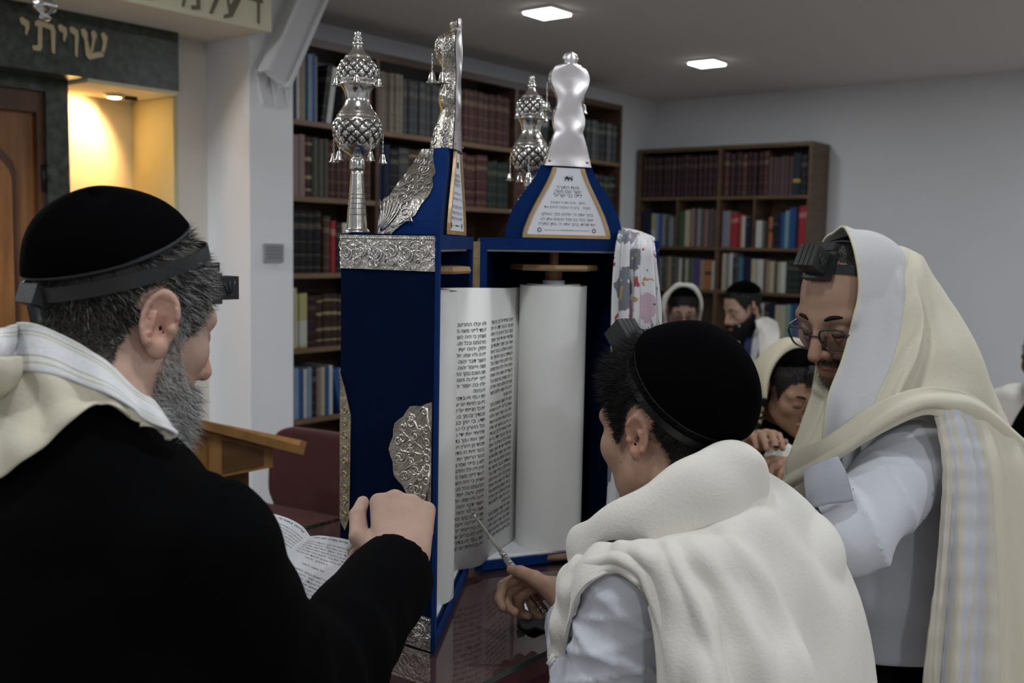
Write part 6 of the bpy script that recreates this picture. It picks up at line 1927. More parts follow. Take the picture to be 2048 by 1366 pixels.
    def fold(p):
        t_ = (p - _a(SL)) @ _a(ua); c2 = (p - _a(E)) @ _a(unit(np.cross(ua, up)))
        w1 = np.exp(-(((p - _a(E)) ** 2).sum(1)) / .014)
        w2 = np.exp(-((p[:, 2] - .98) / .10) ** 2)
        return (-.012 * w1 * (1 - np.abs(np.sin(t_ * 36 + 22 * c2 + 1.8 * wob(p, 12, 3)))) ** 2 - .008 * np.exp(-(((p - _a((E + SL) / 2)) ** 2).sum(1)) / .012) * (1 - np.abs(np.sin(t_ * 18 - 30 * c2 + 1.5 * wob(p, 10, 1)))) ** 2 + .004 * wob(p, 16, 2) + .003 * wob(p, 30, 6) + .005 * w2 * np.sin(p[:, 2] * 70 + 6 * wob(p, 7, 1))).astype(F32)
    sh.disp(fold)
    Vj, Fj = mesh_sdf(sh, (.25, 1.33, .90), (.95, 2.15, 1.50), .0060, 2.0)
    mobj('shirt', Vj, Fj, m_shirt, man, True)
    # turned-back cuff and the black strap under it
    cuff = [[(1611, 940, 1.455), (1640, 926, 1.445), (1672, 914, 1.45)], [(1613, 975, 1.45), (1648, 962, 1.435), (1690, 950, 1.442)], [(1618, 1014, 1.455), (1655, 1008, 1.437), (1703, 1000, 1.445)]]
    sheet_obj('shirt_cuff', cuff, 16, 20, mat('grey_cuff', (0.36, 0.37, 0.42), 0.8, bump=(350, 0.15)), man, thick=.004, folds=lambda u, v: .002 * np.sin(v * 9), flip=True)
    for k_, (x0, y0, x1, y1) in enumerate(((1622, 1012, 1640, 1040), (1680, 1100, 1705, 1114))):
        MB().tube([PN(x0, y0, 1.475), PN((x0 + x1) / 2, (y0 + y1) / 2 + 4, 1.468), PN(x1, y1, 1.475)], .009, 8).build('arm_strap', m_leather, man, smooth=True)
    hip = np.array([Cs[0], Cs[1], .84])
    tr_ = Sdf().u(ell(hip + up * .04, (.130, .165, .16), TR)); shoe = Sdf()
    for s in (-1, 1):
        a = hip + tl * .085 * s; k_ = a + tf * .02 - up * .39; an = a - up * .76
        tr_.u(cone(a, k_, .092, .070), .03); tr_.u(cone(k_, an, .070, .055), .02)
        shoe.u(ell(an + tf * .06 - up * .035, (.13, .048, .045), TR), .01)
    shoe.cut(plane((0, 0, 0.002), (0, 0, -1)))
    Vt, Ft = mesh_sdf(tr_, (.25, 1.45, .02), (.95, 2.10, 1.08), .014); mobj('trousers', Vt, Ft, m_trouser, man, True)
    Vs, Fs = mesh_sdf(shoe, (.25, 1.45, -.02), (.95, 2.10, .15), .010); mobj('shoes', Vs, Fs, m_shoe, man, True)
    # shawl
    bs = Sdf().u(b).u(sh, .01)
    hood = [
     [(1640, 905, 1.62), (1690, 890, 1.57), (1740, 860, 1.555), (1800, 832, 1.55), (1880, 808, 1.575), (1965, 835, 1.68), (2050, 900, 1.80)],
     [(1652, 800, 1.625), (1700, 803, 1.595), (1752, 800, 1.58), (1810, 778, 1.575), (1880, 762, 1.605), (1955, 780, 1.70), (2032, 846, 1.83)],
     [(1682, 718, 1.635), (1730, 730, 1.610), (1780, 735, 1.600), (1832, 716, 1.600), (1888, 700, 1.635), (1938, 700, 1.73), (1990, 765, 1.86)],
     [(1703, 640, 1.645), (1752, 654, 1.628), (1800, 662, 1.622), (1838, 648, 1.635), (1874, 636, 1.675), (1908, 632, 1.76), (1944, 686, 1.88)],
     [(1712, 582, 1.655), (1760, 593, 1.645), (1808, 602, 1.642), (1832, 590, 1.660), (1858, 580, 1.705), (1882, 576, 1.78), (1898, 612, 1.89)],
     [(1706, 520, 1.68), (1755, 530, 1.675), (1806, 540, 1.680), (1824, 532, 1.705), (1843, 526, 1.745), (1858, 530, 1.81), (1868, 560, 1.90)],
     [(1690, 456, 1.735), (1742, 470, 1.745), (1797, 490, 1.760), (1815, 496, 1.785), (1832, 505, 1.81), (1846, 516, 1.85), (1856, 545, 1.91)],
     [(1668, 464, 1.79), (1715, 490, 1.83), (1765, 505, 1.86), (1792, 512, 1.88), (1815, 521, 1.90), (1834, 534, 1.92), (1848, 560, 1.94)],
     [(1643, 492, 1.84), (1690, 530, 1.89), (1740, 550, 1.92), (1775, 560, 1.94), (1805, 570, 1.955), (1830, 580, 1.96), (1845, 600, 1.97)],
     [(1632, 600, 1.86), (1675, 620, 1.91), (1730, 640, 1.95), (1770, 650, 1.965), (1805, 660, 1.975), (1835, 670, 1.98), (1860, 690, 1.98)],
     [(1634, 700, 1.84), (1680, 720, 1.90), (1735, 740, 1.95), (1780, 750, 1.975), (1820, 760, 1.985), (1860, 770, 1.99), (1900, 780, 1.99)],
     [(1618, 800, 1.80), (1670, 820, 1.89), (1740, 830, 1.96), (1800, 835, 1.99), (1850, 840, 2.00), (1900, 850, 2.00), (1960, 860, 1.99)]]
    hm = uv_band_mat('hood_cloth', (.66, .61, .48), [(0, (.58, .54, .42)), (.012, (.52, .515, .525)), (.325, (.45, .445, .455)), (.335, (.59, .545, .43))], .75, 1, (120, 0.22), 0.15)
    sheet_obj('shawl_hood', hood, 150, 96, hm, man, thick=.004, flip=True,
              folds=lambda u, v: .0022 * np.sin(v * 30 + 7 * u) * (v < .36) + np.clip(v - .3, 0, 1) * (.012 * np.sin(v * 15 - u * 10) + .004 * np.sin(v * 33 + u * 6)) * np.clip((.55 - u) * 4, 0, 1) - .016 * np.exp(-((v - .46 - .10 * u) / .022) ** 2) * np.clip((.42 - u) * 5, 0, 1) + .010 * np.exp(-((v - .56 - .06 * u) / .03) ** 2) * np.clip((.40 - u) * 5, 0, 1), push=hd, off=.017)
    sw = [[(1588, 905, 1.66), (1655, 880, 1.585), (1740, 822, 1.545), (1820, 784, 1.535), (1890, 776, 1.56), (1960, 800, 1.64), (2050, 880, 1.78)],
          [(1572, 945, 1.65), (1660, 900, 1.565), (1748, 842, 1.525), (1830, 801, 1.515), (1896, 800, 1.54), (1962, 822, 1.62), (2052, 900, 1.77)],
          [(1566, 970, 1.65), (1664, 918, 1.565), (1754, 858, 1.525), (1838, 816, 1.515), (1898, 820, 1.535), (1958, 845, 1.61), (2050, 920, 1.76)],
          [(1562, 990, 1.66), (1666, 928, 1.575), (1757, 868, 1.535), (1842, 825, 1.528), (1892, 834, 1.545), (1945, 864, 1.61), (2046, 940, 1.76)]]
    sheet_obj('shawl_shoulder_fold', sw, 34, 90, m_cream, man, thick=.004, flip=True, folds=lambda u, v: .004 * np.sin(u * 11 + v * 5), push=bs, off=.008)
    fall = [[(1868, 826, 1.530), (1905, 818, 1.535), (1955, 836, 1.60), (2005, 862, 1.68), (2070, 905, 1.79)],
            [(1884, 930, 1.515), (1930, 930, 1.515), (1978, 930, 1.56), (2025, 940, 1.65), (2080, 965, 1.76)],
            [(1879, 1050, 1.510), (1928, 1050, 1.505), (1985, 1050, 1.55), (2033, 1052, 1.64), (2085, 1062, 1.75)],
            [(1866, 1200, 1.505), (1920, 1200, 1.495), (1985, 1200, 1.54), (2038, 1200, 1.63), (2090, 1205, 1.74)],
            [(1850, 1366, 1.500), (1905, 1366, 1.485), (1980, 1366, 1.53), (2040, 1366, 1.62), (2094, 1366, 1.73)],
            [(1838, 1560, 1.500), (1895, 1560, 1.480), (1975, 1560, 1.52), (2040, 1560, 1.61), (2096, 1560, 1.72)]]
    S1c, S2c = (.53, .495, .42), (.51, .51, .545)
    fm = uv_band_mat('shawl_stripes', S1c, [(0, S1c), (.13, S2c), (.19, S1c), (.25, S2c), (.32, S1c), (.38, S2c), (.45, S1c), (.52, (.60, .555, .44))], .7, 1, (90, 0.4, (1, 1, .3)), 0.1)
    sheet_obj('shawl_back_fall', fall, 80, 110, fm, man, thick=.004, flip=False, folds=lambda u, v: np.clip(u + .15, 0, 1) * (.010 * np.sin(v * 24 + 2 * u) + .006 * np.sin(v * 47 - u * 4)) - .0015 * np.sin(u * 80) * (v < .5), push=bs, off=.008)
    ff = [[(1642, 690, 1.84), (1662, 740, 1.80), (1676, 780, 1.74)], [(1632, 770, 1.80), (1652, 810, 1.75), (1666, 850, 1.69)], [(1606, 850, 1.77), (1634, 880, 1.71), (1654, 910, 1.65)],
          [(1574, 925, 1.74), (1612, 940, 1.68), (1644, 960, 1.63)], [(1556, 1000, 1.72), (1595, 1010, 1.66), (1630, 1025, 1.61)], [(1550, 1120, 1.70), (1590, 1130, 1.65), (1622, 1140, 1.60)]]
    sheet_obj('shawl_front_fall', ff, 50, 30, m_cream, man, thick=.004, flip=False, folds=lambda u, v: .006 * np.sin(v * 12 + u * 5), push=bs, off=.008)
    return man
man3()
# ------------------------------------------------------------------ open prayer book in the left man's hand
def prayer_book():
    m_pg = mat('prayer_page', (0.74, 0.75, 0.78), 0.7)
    m_cv = mat('prayer_cover', (0.05, 0.03, 0.025), 0.5)
    rp = [[(621, 1073, 1.385), (640, 1071, 1.395), (680, 1076, 1.41), (719, 1085, 1.425)],
          [(590, 1096, 1.365), (612, 1103, 1.372), (658, 1118, 1.385), (712, 1134, 1.395)],
          [(555, 1130, 1.345), (585, 1146, 1.345), (636, 1170, 1.355), (690, 1186, 1.36)],
          [(520, 1168, 1.325), (556, 1192, 1.32), (606, 1220, 1.325), (652, 1234, 1.33)]]
    lp = [[(621, 1073, 1.385), (604, 1052, 1.385), (575, 1036, 1.385), (535, 1024, 1.385)],
          [(590, 1096, 1.365), (570, 1082, 1.365), (540, 1066, 1.365), (500, 1056, 1.365)],
          [(555, 1130, 1.345), (535, 1114, 1.345), (505, 1098, 1.345), (462, 1090, 1.345)],
          [(520, 1168, 1.325), (500, 1152, 1.325), (468, 1136, 1.325), (425, 1128, 1.325)]]
    t = thing('prayer_book', 'open prayer book with printed pages beside the raised fist', 'book', PN(590, 1130, 1.36))
    for nm, cp, sg, title in (('right_page_block', rp, 1, 'קריאה בתורה לשני וחמישי'), ('left_page_block', lp, -1, 'קריאה בתורה')):
        C_ = [[PN(*c) for c in r] for r in cp]
        G_ = cr_grid(C_, 14, 16); n = grid_normals(G_)
        if n[..., 2].mean() < 0: n = -n
        th = np.linspace(.002, .009, 16)[None, :, None]
        lo = G_ - n * (.010 if sg > 0 else .006)
        V = np.concatenate([G_.reshape(-1, 3), lo.reshape(-1, 3)]); F_ = grid_faces(14, 16); k = 14 * 16
        Fl = [tuple(f) for f in F_] + [tuple(q + k for q in reversed(f)) for f in F_]
        bd = [i * 16 for i in range(14)] + [13 * 16 + j for j in range(1, 16)] + [i * 16 + 15 for i in range(12, -1, -1)] + [j for j in range(14, 0, -1)]
        Fl += [(bd[i], bd[(i + 1) % len(bd)], bd[(i + 1) % len(bd)] + k, bd[i] + k) for i in range(len(bd))]
        pg = mobj(nm, V, Fl, m_pg, t, False)
        cv = lo - n * .0022
        V2 = np.concatenate([lo.reshape(-1, 3) - n.reshape(-1, 3) * .0003, cv.reshape(-1, 3)])
        mobj('cover', V2, Fl, m_cv, t, False)
        def at(u, v, e=.0006):
            fu, fv = u * 13, v * 15; i, j = int(min(fu, 12)), int(min(fv, 14)); a, b = fu - i, fv - j
            q = lambda X: X[i, j] * (1 - a) * (1 - b) + X[i + 1, j] * a * (1 - b) + X[i, j + 1] * (1 - a) * b + X[i + 1, j + 1] * a * b
            return q(G_) + q(n) * e
        mb = MB(); rows = 21
        for li in range(rows):
            u = .06 + .90 * li / (rows - 1)
            sz = .036 if li == 0 else .030
            if li in (1, 9, 11): continue
            s_ = title if li == 0 else next_line(34)
            if li in (8, 10): s_ = next_line(9)
            v_, f_ = text_mesh(s_, 1.0, bold=.012 if li == 0 else 0, res=1)
            w_ = np.ptp(v_[:, 0]); x0 = v_[:, 0].min()
            span = (.60 if li == 0 else (.3 if li in (8, 10) else .84)); off = .10 + (.84 - span) / 2
            pts = []
            for a, b in v_:
                vv = off + (a - x0) / w_ * span
                if sg < 0: vv = 1 - vv
                pts.append(at(np.clip(u - b * sz, 0, 1), np.clip(vv, 0, 1)))
            mb.add(pts, f_)
        mb.build('printed_text', m_print, pg)['kind'] = 'stuff'
prayer_book()

# ------------------------------------------------------------------ scarf over the case
def scarf():
    m = mat('floral_scarf', (0.66, 0.65, 0.66), 0.55, spec=0.35, sheen=0.1)
    nt = m.node_tree; N = nt.nodes; L = nt.links; b = N['Principled BSDF']
    uvn = N.new('ShaderNodeUVMap'); uvn.uv_map = 'UVMap'
    mp = N.new('ShaderNodeMapping'); mp.inputs['Scale'].default_value = (8, 2.6, 1); L.new(uvn.outputs[0], mp.inputs[0])
    last = None
    def layer(prev, scale, thr, rgb, seed, noise=0.35):
        v = N.new('ShaderNodeTexVoronoi'); v.inputs['Scale'].default_value = scale
        m2 = N.new('ShaderNodeMapping'); m2.inputs['Location'].default_value = (seed, seed * 1.7, 0); L.new(mp.outputs[0], m2.inputs[0])
        nz = N.new('ShaderNodeTexNoise'); nz.inputs['Scale'].default_value = 4; L.new(m2.outputs[0], nz.inputs['Vector'])
        mxv = N.new('ShaderNodeMix'); mxv.data_type = 'RGBA'; mxv.blend_type = 'ADD'; mxv.inputs[0].default_value = noise
        L.new(m2.outputs[0], mxv.inputs[6]); L.new(nz.outputs['Color'], mxv.inputs[7]); L.new(mxv.outputs[2], v.inputs['Vector'])
        r = N.new('ShaderNodeMath'); r.operation = 'LESS_THAN'; r.inputs[1].default_value = thr; L.new(v.outputs['Distance'], r.inputs[0])
        mx = N.new('ShaderNodeMix'); mx.data_type = 'RGBA'; L.new(r.outputs[0], mx.inputs[0])
        if prev is None: mx.inputs[6].default_value = (0.66, 0.65, 0.66, 1)
        else: L.new(prev, mx.inputs[6])
        mx.inputs[7].default_value = (*rgb, 1); return mx.outputs[2]
    last = layer(None, .85, .42, (.16, .17, .20), 3.1)
    last = layer(last, 5.0, .22, (.60, .60, .62), 3.1, .2)
    last = layer(last, .9, .26, (.50, .36, .42), 7.7)
    last = layer(last, 1.2, .16, (.36, .06, .07), 11.3, .6)
    last = layer(last, 1.5, .18, (.44, .27, .09), 5.9, .8)
    last = layer(last, 2.2, .10, (.04, .04, .05), 8.2, .6)
    L.new(last, b.inputs['Base Color'])
    t = thing('scarf', 'white floral scarf draped over the right edge of the scroll case', 'scarf', PN(1270, 480, 2.04))
    # over the top corner, then down the front in loose pleats
    rows = [[(1250, 462, 2.13), (1262, 462, 2.12), (1275, 464, 2.11), (1288, 468, 2.11), (1302, 473, 2.10), (1309, 478, 2.10)],
            [(1239, 458, 2.06), (1254, 460, 2.06), (1270, 463, 2.06), (1285, 468, 2.06), (1300, 475, 2.06), (1308, 482, 2.06)],
            [(1236, 478, 1.985), (1250, 478, 1.98), (1266, 480, 1.985), (1282, 484, 1.99), (1300, 492, 2.00), (1310, 498, 2.015)],
            [(1231, 530, 1.975), (1246, 530, 1.965), (1264, 532, 1.975), (1281, 534, 1.975), (1302, 540, 1.99), (1313, 545, 2.005)],
            [(1228, 620, 1.97), (1243, 620, 1.96), (1264, 620, 1.975), (1281, 620, 1.97), (1305, 622, 1.985), (1318, 625, 2.0)],
            [(1226, 740, 1.965), (1242, 740, 1.955), (1262, 740, 1.97), (1280, 740, 1.965), (1304, 740, 1.98), (1320, 740, 1.995)],
            [(1221, 880, 1.96), (1240, 880, 1.95), (1258, 880, 1.965), (1278, 880, 1.96), (1300, 880, 1.975), (1318, 880, 1.99)],
            [(1216, 1010, 1.955), (1236, 1010, 1.945), (1254, 1010, 1.96), (1274, 1010, 1.955), (1296, 1010, 1.97), (1314, 1010, 1.985)],
            [(1198, 1096, 1.95), (1220, 1092, 1.94), (1244, 1090, 1.955), (1266, 1090, 1.95), (1290, 1090, 1.965), (1308, 1090, 1.98)]]
    sheet_obj('cloth', rows, 110, 60, m, t, thick=.0022, flip=True, folds=lambda u, v: np.clip(u - .12, 0, .35) / .35 * (.0075 * np.sin(v * 24 + 2 * np.sin(u * 3)) + .003 * np.sin(v * 49 + 3 * u)))
scarf()
# ------------------------------------------------------------------ dark velvet pouch with a white lining on the table
def pouch():
    t = thing('velvet_pouch', 'crumpled black velvet pouch with white lining on the table under the boy\'s hand', 'pouch', (*PN(1080, 1250, 1.60)[:2], TZ))
    rows = [[(1034, 1222, 1.66), (1060, 1228, 1.66), (1090, 1240, 1.66), (1130, 1250, 1.66)],
            [(1036, 1236, 1.63), (1064, 1246, 1.635), (1096, 1258, 1.64), (1134, 1262, 1.64)],
            [(1044, 1252, 1.60), (1072, 1262, 1.605), (1104, 1272, 1.61), (1140, 1276, 1.61)],
            [(1056, 1262, 1.585), (1084, 1272, 1.59), (1112, 1282, 1.59), (1146, 1288, 1.59)]]
    G_ = cr_grid([[PN(*c) for c in r] for r in rows], 24, 26)
    G_[..., 2] = np.maximum(G_[..., 2], TZ + .006)
    sheet_obj('velvet', G_, 0, 0, mat('pouch_velvet', (0.006, 0.006, 0.009), 0.9, sheen=0.05), t, thick=.005, folds=lambda u, v: .003 * np.sin(v * 12 + 6 * u), px=False, world=True, flip=False)
    rows = [[(1034, 1206, 1.66), (1060, 1216, 1.66), (1092, 1232, 1.66), (1130, 1244, 1.66)], [(1036, 1216, 1.63), (1062, 1232, 1.63), (1094, 1250, 1.63), (1132, 1262, 1.63)]]
    G2 = cr_grid([[PN(*c) for c in r] for r in rows], 8, 26); G2[..., 2] = np.maximum(G2[..., 2], TZ + .010) + .004
    sheet_obj('lining', G2, 0, 0, m_white, t, thick=.003, folds=lambda u, v: .002 * np.sin(v * 14), px=False, world=True, flip=False)
pouch()
# ------------------------------------------------------------------ lectern
def lectern():
    m_o = mat('oak', (0.30, 0.15, 0.042), 0.42, var=(5, 0.28, (1, 6, 1)), bump=(40, 0.05, (1, 6, 1)))
    m_od = mat('oak_dark', (0.14, 0.065, 0.02), 0.45, var=(5, 0.25, (1, 1, 5)))
    vL = -2.02
    pr = hv(546, 896, vL); pb = hv(548, 934, vL); pl = hv(350, 846, vL)
    u1 = uv_of(pr)[0]; u0 = uv_of(pl)[0]; zr, zb_, zl = pr.z, pb.z, pl.z
    t = thing('lectern', 'oak lectern with a sloping top standing in front of the white pier', 'lectern', W((u0 + u1) / 2, vL - .22, 0))
    dv = V3 * -.46
    for v_ in (vL, vL - .44):
        pn = MB().prism([W(u0, v_, zb_), W(u1, v_, zb_), W(u1, v_, zr), W(u0, v_, zl)], V3 * -.02).build('side_panel', m_o, t)
        st_u = uv_of(hv(415, 900, vL))[0]
        if v_ == vL:
            MB().prism([W(st_u, v_, zb_), W(st_u + .035, v_, zb_), W(st_u + .035, v_, zl + (zr - zl) * ((st_u + .035 - u0) / (u1 - u0))), W(st_u, v_, zl + (zr - zl) * ((st_u - u0) / (u1 - u0)))], V3 * .006).build('stile', m_o, pn)
            MB().prism([W(st_u + .036, v_, zb_ + .01), W(u1 - .03, v_, zb_ + .01), W(u1 - .03, v_, zr - .012 + (zl - zr) * .03 / (u1 - u0)), W(st_u + .036, v_, zl + (zr - zl) * ((st_u + .036 - u0) / (u1 - u0)) - .012)], V3 * .003).build('inset_panel', m_od, pn)
    MB().frame_box(W(u0, vL - .021, zb_), U3 * (u1 - u0), V3 * -.418, Z3 * .02).build('bottom_board', m_od, t)
    MB().frame_box(W(u1 - .02, vL - .021, zb_ + .02), U3 * .02, V3 * -.418, Z3 * (zr - zb_ - .03)).build('low_rail', m_o, t)
    MB().frame_box(W(u0, vL - .021, zb_ + .02), U3 * .02, V3 * -.418, Z3 * (zl - zb_ - .03)).build('high_rail', m_o, t)
    sl = (W(u1, 0, zr) - W(u0, 0, zl)); sl = sl.normalized(); nn = V3.cross(sl).normalized()
    if nn.z < 0: nn = -nn
    a = W(u0, vL + .03, zl) - sl * .04 + nn * .001
    Lt = (W(u1, 0, zr) - W(u0, 0, zl)).length
    MB().frame_box(a, sl * (Lt + .115), V3 * -.52, nn * .02).build('sloping_top', m_o, t)
    MB().frame_box(a + sl * (Lt + .095) + nn * .0205, sl * .02, V3 * -.52, nn * .014).build('book_stop', m_o, t)
    MB().uvbox((u0 + u1) / 2 - .14, (u0 + u1) / 2 + .14, vL - .38, vL - .10, .04, zb_ - .001).build('pedestal', m_od, t)
    MB().uvbox((u0 + u1) / 2 - .22, (u0 + u1) / 2 + .22, vL - .45, vL - .03, 0, .04).build('foot', m_o, t)
lectern()
# ------------------------------------------------------------------ red chair
def chair():
    m_r = mat('maroon_upholstery', (0.060, 0.011, 0.011), 0.85, sheen=0.1, bump=(220, 0.3), var=(30, 0.1))
    Yc = 3.20
    c = PN(634, 945, Yc); f = Vector((-.50, -.866, 0)); l = Vector((.866, -.50, 0))
    t = thing('chair', 'maroon upholstered chair with black metal frame beside the oak lectern', 'chair', (c[0], c[1], 0))
    R_ = np.stack([np.array(f), np.array(l), np.array([0, 0, 1.])], 1)
    zb_ = c[2]
    bk = Sdf().u(lambda p: smax(np.sqrt((np.maximum(np.abs(p[:, 1:]) - _a((.095, .050)), 0) ** 2).sum(1)) - F32(.092) + p[:, 2] * F32(.06), np.abs(p[:, 0]) - F32(.030), .02))
    bk.disp(lambda p: (-.006 * np.cos(p[:, 1] * 8) * np.cos(p[:, 2] * 9)).astype(F32)); bk.sub(ell((.13, 0, 0), (.11, .5, .6)), .01)
    V, Fc = mesh_sdf(Local(bk, c, R_), c - .3, c + .3, .009); mobj('backrest', V, Fc, m_r, t, True)
    zs = PN(590, 1036, Yc - .1)[2] + .0
    sc_ = np.array([c[0], c[1], zs - .03]) + np.array(f) * .24
    V, Fc = mesh_sdf(Local(Sdf().u(rbox((0, 0, 0), (.22, .23, .04), .038)), sc_, R_), sc_ - .4, sc_ + .4, .011); mobj('seat', V, Fc, m_r, t, True)
    m_b = mat('black_tube', (0.01, 0.01, 0.011), 0.35, metal=0.4)
    for s in (-1, 1):
        b0 = Vector(c) + l * (.17 * s) - f * .012 - Vector((0, 0, .10)); b1 = Vector(sc_) + l * (.20 * s) - f * .20 - Vector((0, 0, .045))
        MB().tube([b0, (b0 + b1) / 2 - f * .02, b1], .012, 8).build('back_strut', m_b, t, smooth=True)
        for q, dq in ((-.20, -.05), (.18, .04)):
            p0 = Vector(sc_) + l * (.20 * s) + f * q - Vector((0, 0, .043)); p1 = Vector((p0.x, p0.y, .001)) + f * dq
            MB().tube([p0, p1], .012, 8).build('leg', m_b, t, smooth=True)
    MB().tube([Vector(sc_) - l * .20 - f * .19 - Vector((0, 0, .05)), Vector(sc_) + l * .20 - f * .19 - Vector((0, 0, .05))], .010, 8).build('crossbar', m_b, t, smooth=True)
chair()

# ------------------------------------------------------------------ people sitting farther back
def sitter(label, O, fx, pitch, base, beard=0.0, sc=1.0, lean=(0, 0), coat=None, hood=None, hood_mat=None, glasses_on=False, cap=True, vox=.007, tef=False, hood_cut=.02, arms=None, hairline=0.0, hood_col=None, wide=1.0, rise=0.0, chest=.07):
    O = np.asarray(O, float); fx = unit((*fx, 0))[:2]; pt = math.radians(pitch); up = np.array([0, 0, 1.])
    f = np.array([fx[0] * math.cos(pt), fx[1] * math.cos(pt), -math.sin(pt)]); R = basis(f)
    tf = np.array([fx[0], fx[1], 0]); tl = np.array([-fx[1], fx[0], 0]); TR = np.stack([tf, tl, up], 1)
    N1 = O - tf * (.055 + lean[0]) - up * (.135 - rise); Cs = N1 - up * .075 - tf * lean[1]
    t = thing('person', label, 'person', (Cs[0], Cs[1], 0))
    hd = Bound(Local(head_sdf(beard=beard), O, R, sc), O, .17 + beard)
    SL, SR = Cs + tl * .17 * wide, Cs - tl * .17 * wide
    hip = np.array([Cs[0], Cs[1], .56]) - tf * .04
    if arms is None:
        arms = [(SL + tf * .05 - up * .26 + tl * .03, SL + tf * .26 - up * .20 - tl * .06), (SR + tf * .05 - up * .26 - tl * .03, SR + tf * .26 - up * .20 + tl * .06)]
    b = Sdf().u(hd); b.u(cone(O + R @ np.array((-.03, 0, -.03)), N1, .053, .058), .02); b.u(cone(N1, Cs - up * .06, .056, .08), .03); b.u(ell(Cs - up * .2, (.09, .14, .25), TR), .05)
    j = Sdf().u(ell(Cs - up * .20, (.13, .18 * wide, .27), TR)); j.u(cone(SL, SR, .06, .06), .04); j.u(ell(hip, (.15, .18, .14), TR), .08)
    for S_, (e_, w_), sg in ((SL, arms[0], 1), (SR, arms[1], -1)):
        b.u(cone(S_, e_, .042, .036), .02); b.u(cone(e_, w_, .036, .026), .015)
        h_ = unit(w_ - e_); nn = unit(up - h_ * (up @ h_))
        hs, _ = hand_sdf(w_, h_, nn, np.cross(nn, h_) * (-sg), [(25, 30, 20)] * 4, [((.6, -.2, .7), .036), ((.9, -.2, .2), .03), ((.95, -.2, 0), .022)], 1.0)
        b.u(hs, .01)
        j.u(cone(S_, e_, .064, .056), .03); j.u(cone(e_, e_ + (w_ - e_) * .92, .056, .044, 'b'), .03)
    lo = Sdf()
    sh = Sdf()
    for s in (-1, 1):
        a = hip + tl * .09 * s; k_ = a + tf * .40; k_[2] = .50; an = k_ + tf * .02; an[2] = .09
        lo.u(cone(a, k_, .085, .068), .03); lo.u(cone(k_, an, .066, .052), .02); sh.u(ell(an + tf * .06 - up * .05, (.12, .046, .042), TR), .01)
    sh.cut(plane((0, 0, 0.002), (0, 0, -1)))
    j.disp(lambda p: (.004 * wob(p, 16, 3)).astype(F32))
    bb = .50
    V, Fc = mesh_sdf(b, Cs - np.array([bb, bb, .42]), Cs + np.array([bb, bb, .52]), vox)
    q = (V - O) @ R / sc; col = colour_head(q, base); x, y, z = q[:, 0], np.abs(q[:, 1]), q[:, 2]
    inh = np.linalg.norm(q, axis=1) < .18 + beard
    hair = inh & (z > np.interp(x, [-.12, -.05, -.03, .01, .03, .06, .09], [-.06, -.06, .0, .03, -.01, .060 + hairline, .075 + hairline])) & (y < .0835)
    col[hair] = (.016, .013, .012)
    if beard > 0:
        bl = np.interp(x, [-.02, .005, .03, .06, .09, .12], [-.05, -.01, -.025, -.040, -.040, -.042])
        bd = inh & (z < bl) & (x > -.012) & ~((np.abs(z + .064) < .007) & (y < .018) & (x > .085))
        col[bd] = (.013, .011, .011)
        p, n = scatter(V, Fc, bd, 2500, 2); strands('beard', p, n, n * .8 + (np.array([.2, 0, -.8]) @ R.T), .018, .0006, t, m_hairs, np.zeros(len(p), int), .3, .4)
    mobj('body', V, Fc, skin_mat(label[:14].replace(' ', '_'), base), t, True, col=col)
    p, n = scatter(V, Fc, hair, 2500, 4); strands('hair', p, n, n * .7 + (np.array([.3, 0, .2]) @ R.T), .014, .0006, t, m_hairs, np.zeros(len(p), int), .1, .4)
    Vj, Fj = mesh_sdf(j, Cs - np.array([bb, bb, .95]), Cs + np.array([bb, bb, .2]), .011, 2.0); mobj('jacket' if coat is m_jacket else 'shirt', Vj, Fj, coat, t, True)
    Vt, Ft = mesh_sdf(lo, hip - np.array([.7, .7, .52]), hip + np.array([.7, .7, .2]), .014); mobj('trousers', Vt, Ft, m_trouser, t, True)
    Vs, Fs = mesh_sdf(sh, hip - np.array([.7, .7, .60]), hip + np.array([.7, .7, -.35]), .012); mobj('shoes', Vs, Fs, m_shoe, t, True)
    brows(t, O, R, sc)
    if glasses_on: glasses(t, O, R, sc)
    if cap: cap_obj('skullcap', hd, O, R, (-.010, 0, .030), (-.35, 0, .94), 56, .006, m_capv, t, nu=12, nv=36)
    if tef:
        fwd = unit(R @ np.array([.86, 0, .5])); upv = unit(np.cross(fwd, R[:, 1]))
        c_ = cast(hd, np.array([O + R @ np.array((0, 0, .040))]), np.array([fwd]), 0.02, .16, .003)[0]
        tefillin(t, c_, fwd, upv, R[:, 1], .035, letter=False)
    if hood:
        hs = Sdf().u(ell(O + R @ np.array((-.015, 0, .035)), (.130, .105, .120), R))
        hs.u(cone(O + R @ np.array((-.03, 0, .0)), N1 - tf * .01, .100, .115), .06)
        hs.u(cone(SL - up * .0, SR - up * .0, .085, .085), .07)
        hs.u(ell(Cs - up * .16 - tf * .02, (.165, .225 * wide, .24), TR), .07)
        for S_, (e_, w_) in ((SL, arms[0]), (SR, arms[1])): hs.u(cone(S_, e_, .085, .080), .04)
        inner = Sdf().u(ell(O + R @ np.array((.02, 0, .028)), (.125, .093, .108), R)); inner.u(cone(O + R @ np.array((.02, 0, -.02)), N1 + tf * .09 - up * .15, .088, .085), .03)
        hs.disp(lambda p: (.006 * wob(p, 15, 5) + .004 * np.sin(((p - _a(O)) @ _a(tl)) * 60 + 3 * wob(p, 8, 2))).astype(F32))
        hs.sub(inner, .008)
        hs.sub(Sdf().u(plane(O + R @ np.array((hood_cut, 0, 0)), -R[:, 0])).cut(plane(N1 - up * .02, -up)).cut(sph(O, .16)), .004)
